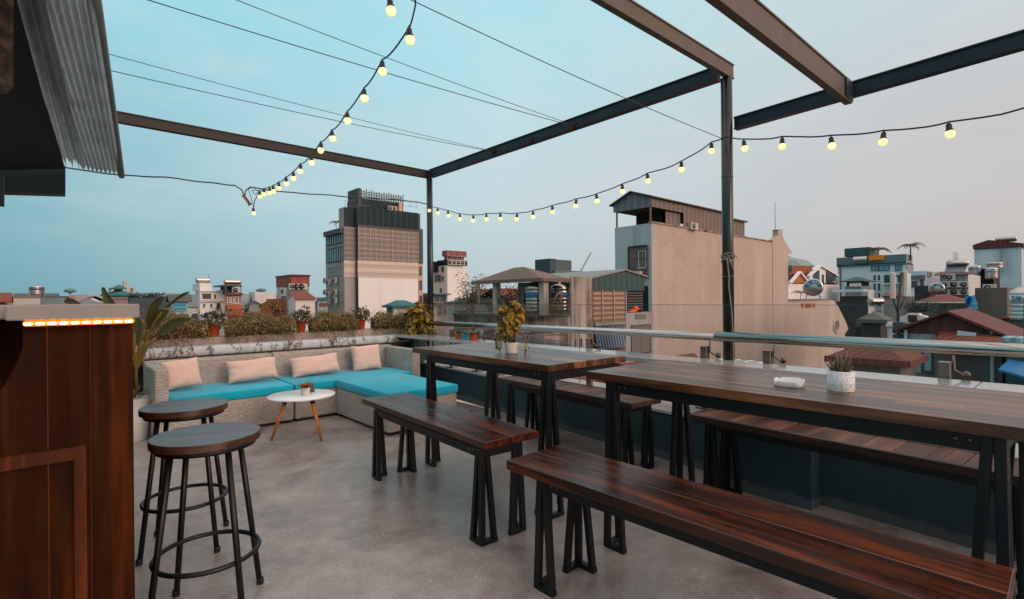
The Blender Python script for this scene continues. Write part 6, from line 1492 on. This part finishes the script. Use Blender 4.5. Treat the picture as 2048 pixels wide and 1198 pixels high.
# dark cage house
b = B('caged_house', 'dark house with barred cage front and grey hipped roof behind the railing', 'building', 1726, 1762, 1774, 640, 22, plain('dim_cage_wall', '#3c3d3c', .8, 0, .4, 1), dy=2)
hip(b, b['z1'], b['z1']+.36, .2, plain('grey_tiles', '#5b5955', .8, 0, .15, 3)); mb = MB(); L_ = b['y1']-b['Y0']
for k in range(13): u = L_*k/12; fbox(mb, 'L', u-.015, u+.015, 8, b['z1']-b['zb']-.1, .06, .1)
mb.build('cage_bars', RAILD, b['r'])
b = B('slate_slope_house', 'house with a steep dark slate slope beside the beige extension', 'building', 1690, 1712, 1760, 645, 78, BROWNW, dy=5)
mb = MB(); mb.prism([gd(px, py, 78)-b['o'] for px, py in ((1666, 603), (1732, 603), (1722, 640), (1700, 664))], (.5, .5, 0)); mb.build('slate_slope', plain('dark_slate', '#2e3436', .8, 0, .15, 2), b['r'])
slab(b, 'F', (1712, 621, 1760, 628), 'sand_band', plain('sand_band', '#8a7768', .8), .2)
tree(gd(1716, 690, 26), 'dark bushy tree between the beige extension and the caged house', 1.2, .42, .55, 700, 17, TREE, .1, 'tree', 16)
htank(gd(1752, 612, 30), 'tiny pale horizontal tank on the roof behind the caged house', .2, .9, (.9, -.4, 0), None, False)
# low red roofs close below
b = B('low_red_roof', 'low rust-red sheet roof just below the granite ledge behind the succulent', 'building', 1670, 1800, 1830, 722, 13, BROWNW, dy=4)
hip(b, b['z1'], b['z1']+.5, .2, REDT2)
b = B('low_red_roof', 'low rust-red roof seen under the table beside a white lattice', 'building', 1215, 1310, 1420, 790, 9.5, BROWNW, dy=3)
gable(b, 'X', b['z1'], b['z1']+.5, .3, .06, REDT2)
mb = MB(); oo = b['o']
for k in range(6): mb.bar((-.5+k*.45, -.45, b['z1']-b['zb']+.55), (-.5+k*.45, -1.2, b['z1']-b['zb']+.55), .025)
for k in range(4): mb.bar((-.6, -.45-.25*k, b['z1']-b['zb']+.55), (1.9, -.45-.25*k, b['z1']-b['zb']+.55), .025)
mb.build('white_lattice', WHITE, b['r'])
b = B('low_red_roof', 'low dull red roof below the white annex, seen between table legs', 'building', 1010, 1110, 1180, 765, 14, PINKW, dy=3)
gable(b, 'X', b['z1'], b['z1']+.4, .3, .06, REDT2)
b = B('low_pale_house', 'low pale house wall seen under the granite ledge by the far corner', 'building', 862, 905, 985, 705, 15, WW, dy=4)
win(b, 'F', [(915, 720, 925, 735), (945, 720, 955, 735)], PANE, FRAME, .05, 0)
b = B('low_pale_house', 'low pale house below the streaked beige wall, seen under the nearer table', 'building', 1380, 1500, 1620, 800, 12, WW, dy=3)
# blue-teal awning at the right edge
b = B('blue_awning_house', 'dark shop house with blue and green tarpaulin awning at the right edge', 'building', 2010, 2050, 2120, 690, 13.5, plain('dim_teal_wall', '#1d4a50', .8, 0, .3, .6), dy=3)
X0, oo = b['X0'], b['o']; mb = MB(); mb.prism([gx(px, py, X-0)-oo for px, py, X in ((2018, 722, X0-.2), (2100, 738, X0-.2), (2100, 772, X0-1.6), (1997, 742, X0-1.6))], (0, 0, .05)); mb.build('awning', plain('blue_awning', '#12689c', .5, 0, .2, 1), b['r'])
slab(b, 'L', (2010, 672, 2050, 680), 'pale_sheet', corrugated('pale_blue_ribbed', '#8fb4c0', 30, 'Y', .5, .6, .1), 1.0)
b = B('grey_yard_wall', 'dark grey wall with an orange top edge right of the red gabled house', 'wall', 2004, 2055, 2090, 636, 22, DCONC, dy=3)
slab(b, 'L', (2003, 633.5, 2055, 637), 'orange_coping', plain('orange_brick', '#8f4526', .8), .2)
# antenna mast with two panels
am = thing('antenna_mast', 'mobile antenna mast with two tall white panels beside the classical house', 'antenna mast', gd(1798, 745, 18)); ao = Vector(am.location); Q = lambda px, py, D=18: gd(px, py, D)-ao
mb = MB(); mb.tube([Q(1798, 760), Q(1796, 625), Q(1803, 545)], .045, 8); mb.tube([Q(1796, 625), Q(1786, 597)], .035, 8); mb.tube([Q(1797, 622), Q(1811, 592)], .035, 8); mb.tube([Q(1786, 552), Q(1812, 550)], .03, 6); mb.build('mast', plain('dark_mast', '#2a2f31', .6), am)
for (a, c, lab) in (((1781, 545), (1790, 598), 0), ((1806, 541), (1814, 594), 1)):
    p, q_ = Q(*a), Q(*c); w_ = abs((gd(c[0], c[1], 18)-gd(a[0], c[1], 18)).length); cc = (p+q_)/2
    mb = MB(); mb.box(-w_/2, w_/2, -.06, .06, -(p.z-q_.z)/2, (p.z-q_.z)/2, .03, Matrix.Translation(cc) @ Matrix.Rotation(-YAW-R(25), 4, 'Z')); mb.build('antenna_panel', plain('antenna_cream', '#c2b6ae', .5, 0, .04), am)
mb = MB(); p = Q(1795, 655); mb.box(p.x-.22, p.x+.22, p.y-.2, p.y+.1, p.z-.2, p.z+.2, .02); p = Q(1795, 680); mb.box(p.x-.2, p.x+.2, p.y-.2, p.y+.1, p.z-.25, p.z+.2, .02); mb.build('equipment_box', plain('equipment_grey', '#43494b', .6), am)

# ---------------------------------------------------------------- left side of the skyline
b = B('white_house', 'white three-storey house with narrow roof tower on the left skyline', 'building', 396, 400, 450, 581, 55, WW2, dy=8)
X0, Y0, oo = b['X0'], b['Y0'], b['o']; q2 = lambda px, py: gy(px, py, Y0)-oo
mb = MB(); p, r_ = q2(399.5, 566), q2(423, 581); mb.box(p.x, r_.x, .0, 4, r_.z-.02, p.z); mb.build('roof_tower', WW2, b['r'])
win(b, 'F', [(404, 587, 422, 598), (428, 589, 432, 597), (406, 607.5, 410, 615), (420.5, 607.5, 424.5, 615), (433, 606, 441, 618), (408, 626, 417, 636)], PANE, WW2, .06, 0)
slab(b, 'F', (399, 603, 450, 604.2), 'ledge', GREYW, .15); slab(b, 'F', (399, 580, 450, 583), 'cornice', WW2, .2)
mb = MB(); p = q2(421, 566); mb.tube([(p.x, 1, p.z-.1), (p.x, 1, p.z+1.0)], .03, 5); mb.build('antenna_rod', FRAME, b['r'])
htank(gy(406, 566, Y0+1)+Vector((0, 0, -.1)), 'pale horizontal tank on the narrow roof tower of the white house', .30, 1.3, (1, 0, 0), None, False)
b = B('balcony_house', 'narrow house with red-trimmed balconies and cluttered open roof deck', 'building', 449, 450.5, 483, 588, 54, plain('dim_cream', '#9c8f87', .8, 0, .15, .5), dy=8)
Y0, oo = b['Y0'], b['o']; q2 = lambda px, py: gy(px, py, Y0)-oo
slab(b, 'F', (449, 586.5, 484, 590), 'red_fascia', plain('red_brown_fascia', '#6b3228', .7), .5); slab(b, 'F', (451, 609.5, 482, 618.5), 'balcony_front', plain('orange_balcony', '#a3512a', .7), .7)
slab(b, 'F', (451.5, 594, 481, 606), 'balcony_recess', plain('dim_recess', '#7c706b', .8, 0, .2, .8), .05); win(b, 'F', [(455, 595, 459, 605), (463, 594, 466.5, 606), (470, 594, 476, 606)], PANE, WW2, .1, 0)
p, r_ = q2(450, 572), q2(481, 587); rail(b, [(p.x, -.3, r_.z), (r_.x, -.3, r_.z)], .8, RAILD, 'deck_railing', .5)
mb = MB(); mb.box(p.x+.4, r_.x-.4, .8, 4, r_.z, p.z-.05); mb.build('roof_deck_clutter', plain('deck_clutter', '#3a3d3d', .8, 0, .9, 2.2), b['r']); mb = MB(); mb.box(p.x-.1, r_.x+.1, -.2, 5, p.z-.02, p.z+.14); mb.build('deck_roof', plain('dark_sheet_roof', '#4b4744', .6, 0, .1, .4), b['r'])
for px in (450.5, 480): mb = MB(); x = q2(px, 580).x; mb.box(x-.06, x+.06, -.2, -.08, r_.z, p.z); mb.build('post', RAILD, b['r'])
htank(gy(465, 570, Y0+1)+Vector((0, 0, -.05)), 'pale horizontal tank on the roof of the narrow balcony house', .28, 1.6, (1, 0, 0), None, False)
ac(gy(472, 586, Y0-.0)+Vector((0, -.1, 0)), 'air conditioner on the cluttered deck of the narrow balcony house', .8, .6)
b = B('red_tower_house', 'grey house with a tall red sheet-clad roof box and stepped red roofs', 'building', 573, 583, 618, 573, 62, GREYW, dy=6)
Y0, oo = b['Y0'], b['o']; q2 = lambda px, py: gy(px, py, Y0)-oo; RB = corrugated('red_clad', '#8c3d2b', 6, 'XY', .6, .8, .08)
mb = MB(); p, r_ = q2(581, 551), q2(618.5, 573); mb.box(p.x, r_.x, -.1, 5.5, r_.z, p.z); mb.build('roof_box', RB, b['r']); mb = MB(); p = q2(580, 549); mb.box(p.x, r_.x+.1, -.3, 5.7, q2(590, 552).z, p.z); mb.build('roof', REDT2, b['r'])
for px in (586, 596, 606): ac(gy(px, 579, Y0-.3), 'air conditioner in a row of three below the tall red roof box', .95, .7, 'F', 'air conditioners under the red roof box')
b = B('beige_house', 'beige house with low red roof in front of the tall red roof box', 'building', 577, 591, 630, 598, 56, WW, dy=4)
mb = MB(); W_ = b['x1']-b['X0']; z = b['z1']-b['zb']; mb.prism([(-.2, -.3, z-.05), (W_+.2, -.3, z-.05), (W_-.1, 2.2, z+.78), (0, 2.2, z+.78)], (0, .1, .08)); mb.build('roof', REDT, b['r'])
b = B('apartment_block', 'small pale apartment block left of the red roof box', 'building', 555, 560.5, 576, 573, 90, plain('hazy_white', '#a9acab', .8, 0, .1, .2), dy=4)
win(b, 'F', [(562, 579, 566, 586), (563, 593, 571, 599)], PANE, FRAME, .1, 0)
b = B('long_red_house', 'long house with dull red walls and roof left of the red roof box', 'building', 536, 540, 573, 612, 66, plain('dull_red_wall', '#7d4034', .8, 0, .15, .4), dy=5)
gable(b, 'X', b['z1'], gd(540, 599.5, 66).z, .3, .1, REDT); 
b = B('gabled_shed', 'small grey gabled shed on the left skyline', 'building', 495, 498, 521, 610, 60, plain('grey_boarding', '#848a8b', .8, 0, .1, 1), dy=6)
gable(b, 'Y', b['z1'], gd(498, 604, 60).z, .3, .12, plain('dark_grey_roof', '#4a4a49', .7), plain('grey_boarding', '#848a8b', .8, 0, .1, 1))
b = B('red_gable_cottage', 'small red-gabled cottage right of the grey shed', 'building', 520, 522, 545, 613, 61, plain('dull_red_wall', '#7d4034', .8, 0, .15, .4), dy=6)
gable(b, 'Y', b['z1'], gd(522, 605.5, 61).z, .3, .12, REDT, plain('dull_red_wall', '#7d4034', .8, 0, .15, .4))
b = B('small_red_hut', 'little red hipped roof just above the trailing bushes by the white house', 'building', 455, 460, 490, 630, 48, plain('dull_red_wall', '#7d4034', .8, 0, .15, .4), dy=4)
hip(b, b['z1'], gd(470, 619, 48).z, .2, REDT)
b = B('teal_house', 'narrow blue-grey house with a dark green roof beside the white tower', 'building', 632, 635, 655, 600, 66, plain('blue_grey_wall', '#8da5ab', .8, 0, .1, .4), dy=5)
slab(b, 'F', (634, 595, 655, 601), 'green_fascia', TEALP, .3); slab(b, 'F', (639, 606, 655, 612), 'red_band', plain('dull_red_wall', '#7d4034', .8, 0, .15, .4), .2)
b = B('gazebo', 'small gazebo with green hipped roof in front of the tall white tower', 'gazebo', 773, 786, 829, 612, 40, plain('pale_gazebo', '#b5a9a2', .8, 0, .06, .5), dy=3)
hip(b, b['z1']+.02, gd(786, 602, 40).z+.05, .25, TEALP); slab(b, 'L', (774, 613, 785.5, 635), 'green_side', plain('green_side', '#3a5a5b', .6), .05); slab(b, 'F', (787, 613, 792, 640), 'pale_door', LBLUE, .05)
b = B('teal_shutter_house', 'low building with bright teal roller shutter behind the banana plant', 'building', 340, 345, 376, 600, 44, plain('blue_grey_wall', '#8da5ab', .8, 0, .1, .4), dy=4)
slab(b, 'F', (347, 604, 371, 622), 'roller_shutter', corrugated('teal_shutter', '#2590ac', 20, 'Z', .5, .8, .05), .1, 'corner'); gable(b, 'X', b['z1'], b['z1']+.4, .3, .08, plain('dark_grey_roof', '#4a4a49', .7))
b = B('pagoda_house', 'pink-walled house with two-tier green pagoda roof above the bar', 'building', 214, 218, 262, 589, 52, plain('dusky_pink_wall', '#96767a', .8, 0, .1, .3), dy=7)
hip(b, b['z1'], gd(230, 578, 52).z, .5, TEALP, None, 'roof', 2.5); x0, x1 = [gy(px, 580, b['Y0']).x-b['X0'] for px in (226, 258)]
mb = MB(); mb.box(x0+.4, x1-.4, 1.5, 5, gd(230, 581, 52).z-b['zb'], gd(230, 575, 52).z-b['zb']); mb.build('upper_storey', plain('dim_upper', '#6d7a7c', .8), b['r'])
hip(b, gd(230, 575, 52).z, gd(240, 567.5, 52).z, .3, TEALP, (x0+.4, x1-.4, 1.5, 5), 'roof', 1.2)
slab(b, 'F', (220, 590, 262, 598), 'grey_band', plain('grey_band', '#8a8d8d', .8), .15)
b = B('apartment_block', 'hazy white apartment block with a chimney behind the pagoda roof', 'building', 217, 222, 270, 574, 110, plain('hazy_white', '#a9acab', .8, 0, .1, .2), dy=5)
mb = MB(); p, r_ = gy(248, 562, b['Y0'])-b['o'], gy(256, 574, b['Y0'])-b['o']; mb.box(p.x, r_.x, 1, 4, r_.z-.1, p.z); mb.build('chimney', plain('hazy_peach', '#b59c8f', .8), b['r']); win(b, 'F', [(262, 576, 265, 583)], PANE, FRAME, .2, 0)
b = B('roof_garden_house', 'dark building with a planted roof terrace right of the pagoda house', 'building', 256, 260, 332, 596, 47, plain('dark_blue_terrace', '#2e444c', .7, 0, .35, .4), dy=8)
mb = MB(); rr = random.Random(40); W_ = b['x1']-b['X0']; z = b['z1']-b['zb']
for k in range(12): foliage_ball(mb, (W_*(k+.5)/12, .5, z+.15), W_/22, .4, .30, 60, .18, .1, rr, 0, .1)
mb.build('roof_planting', TREE, b['r'])
b = B('flat_white_house', 'flat-roofed white house with grey rails above the bar, under the striped tank', 'building', 27, 30, 82, 597, 30, plain('dull_white_boards', '#aaa39e', .8, 0, .05, .6), dy=4)
slab(b, 'F', (28, 594.5, 84, 597.5), 'roof_edge', plain('dark_grey_roof', '#4a4a49', .7), .3); slab(b, 'F', (30, 603, 82, 604.2), 'rail_line', FRAME, .1)
p = gy(74, 595, b['Y0']+1); vtank(Vector((p.x, p.y, b['z1']+.2)), 'upright steel tank with dark bands on the flat white house above the bar', .36, .55, None, '#27404e', .05)
mb = MB()
for px in (60, 89): p = gy(px, 596, b['Y0']+.8)-b['o']; mb.bar((p.x, .8, b['z1']-b['zb']), (p.x, .8, gy(px, 579, b['Y0']+.8).z-b['zb']), .03)
mb.bar((gy(60, 579, b['Y0']+.8).x-b['X0'], .8, gy(60, 579, b['Y0']+.8).z-b['zb']), (gy(89, 579, b['Y0']+.8).x-b['X0'], .8, gy(60, 579, b['Y0']+.8).z-b['zb']), .03); mb.build('tank_frame', FRAME, b['r'])
b = B('louvred_lean_to', 'low lean-to with grey louvres beside the flat white house above the bar', 'building', 82, 83, 130, 596, 31, plain('grey_blue_louvre', '#5f757c', .7, 0, .2, 2), dy=3)
slab(b, 'F', (80, 592.5, 138, 595.5), 'roof_edge', plain('dark_grey_roof', '#4a4a49', .7), .6); slab(b, 'F', (94, 596.5, 110, 612), 'pale_window', LBLUE, .06)
b = B('red_roof_house', 'dark low house with a red roof at the far left edge', 'building', -60, -55, 14, 600, 34, plain('dark_blue_terrace', '#2e444c', .7, 0, .35, .4), dy=4)
gable(b, 'X', b['z1'], b['z1']+.4, .3, .08, REDT)
for px, py, lab, D_ in ((140, 582, 'disc-topped floodlight mast left of the pagoda roof', 120), (522, 581, 'disc-topped floodlight mast above the small red cottages', 140)):
    mt = thing('floodlight_mast', lab, 'light mast', gd(px, 640, D_)); mo = Vector(mt.location); tp = gd(px, py, D_)-mo
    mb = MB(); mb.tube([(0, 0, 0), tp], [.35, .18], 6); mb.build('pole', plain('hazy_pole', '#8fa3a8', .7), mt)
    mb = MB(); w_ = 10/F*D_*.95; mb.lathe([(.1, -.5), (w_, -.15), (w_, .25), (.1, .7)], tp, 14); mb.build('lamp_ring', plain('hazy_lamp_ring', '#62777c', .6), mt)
tree(gd(492, 632, 62), 'dark tree between the narrow balcony house and the grey shed', 1.9, 1.3, 1.0, 340, 52, TREE, .26)
tree(gd(545, 640, 45), 'yellow-leaved small tree above the second trailing bush', 1.9, 1.2, .5, 200, 53, TREEY, .2)
tree(gd(1850, 636, 24), 'dark shrubs on the grey roof above the classical pediment', .8, .75, .35, 900, 55, TREE, .09, 'tree', 22)
# many low old-town houses filling the distance
rr = random.Random(77); kinds = []
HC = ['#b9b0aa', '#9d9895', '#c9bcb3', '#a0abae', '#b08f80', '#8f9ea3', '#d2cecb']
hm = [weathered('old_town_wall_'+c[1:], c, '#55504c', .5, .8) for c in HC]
rm = [REDT, REDT2, plain('dark_grey_roof', '#4a4a49', .7), corrugated('faded_red_roof', '#8d5443', 12, 'XY', .7, .7, .15), GREYC]
for i in range(250):
    px = rr.uniform(-80, 2300) if i > 110 else (rr.uniform(-40, 600) if i > 40 else rr.uniform(1000, 1240) if i > 30 else rr.uniform(1560, 2048)); D_ = rr.choice((70, 85, 100, 120, 150, 180, 230)) if px < 1000 else rr.choice((55, 65, 80, 100, 130, 180))
    if 690 < px < 1000: D_ = rr.choice((130, 160, 200, 240))
    elif px > 1560: D_ = rr.choice((95, 110, 130, 160, 200))
    elif px >= 1000: D_ = rr.choice((60, 80, 100))
    if 590 < px < 700 or 860 < px < 1000: continue
    if 690 < px < 870: continue
    hz = 599+(1024-px)*.0087; py = hz+rr.uniform(-6, 12) if D_ > 90 else hz+rr.uniform(3, 18)
    if px > 1640: py -= rr.choice((4, 10, 22, 34))
    wpx = rr.uniform(.55, 1.25)*7.0/D_*F; c = gd(px, py, D_); W_ = wpx/F*D_; dp = rr.uniform(6, 11)
    r_ = thing('old_town_house', 'small low house in the mass of distant old-town roofs', 'house', (c.x, c.y, GZ), rr.choice((0, 0, 0, .05, -.05)), 'distant old-town houses'); z = c.z-GZ
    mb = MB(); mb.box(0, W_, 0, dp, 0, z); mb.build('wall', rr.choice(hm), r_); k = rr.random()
    bb_ = dict(r=r_, X0=0, Y0=0, x1=W_, y1=dp, z1=z, zb=0)
    if k < .45: gable(bb_, rr.choice('XY'), z, z+rr.uniform(.8, 1.8), .3, .12, rr.choice(rm), None)
    elif k < .7: hip(bb_, z, z+rr.uniform(.9, 1.8), .3, rr.choice(rm))
    else:
        mb = MB(); mb.box(W_*.2, W_*.6, dp*.3, dp*.7, z, z+rr.uniform(1, 2.4)); mb.build('stair_head', rr.choice(hm), r_)
    mb = MB()
    for q_ in range(2 if W_ > 6 else 1): mb.box(W_*(.2+.4*q_), W_*(.2+.4*q_)+1.1, -.08, .05, z-2.4, z-1.0)
    mb.build('window', PANE, r_)
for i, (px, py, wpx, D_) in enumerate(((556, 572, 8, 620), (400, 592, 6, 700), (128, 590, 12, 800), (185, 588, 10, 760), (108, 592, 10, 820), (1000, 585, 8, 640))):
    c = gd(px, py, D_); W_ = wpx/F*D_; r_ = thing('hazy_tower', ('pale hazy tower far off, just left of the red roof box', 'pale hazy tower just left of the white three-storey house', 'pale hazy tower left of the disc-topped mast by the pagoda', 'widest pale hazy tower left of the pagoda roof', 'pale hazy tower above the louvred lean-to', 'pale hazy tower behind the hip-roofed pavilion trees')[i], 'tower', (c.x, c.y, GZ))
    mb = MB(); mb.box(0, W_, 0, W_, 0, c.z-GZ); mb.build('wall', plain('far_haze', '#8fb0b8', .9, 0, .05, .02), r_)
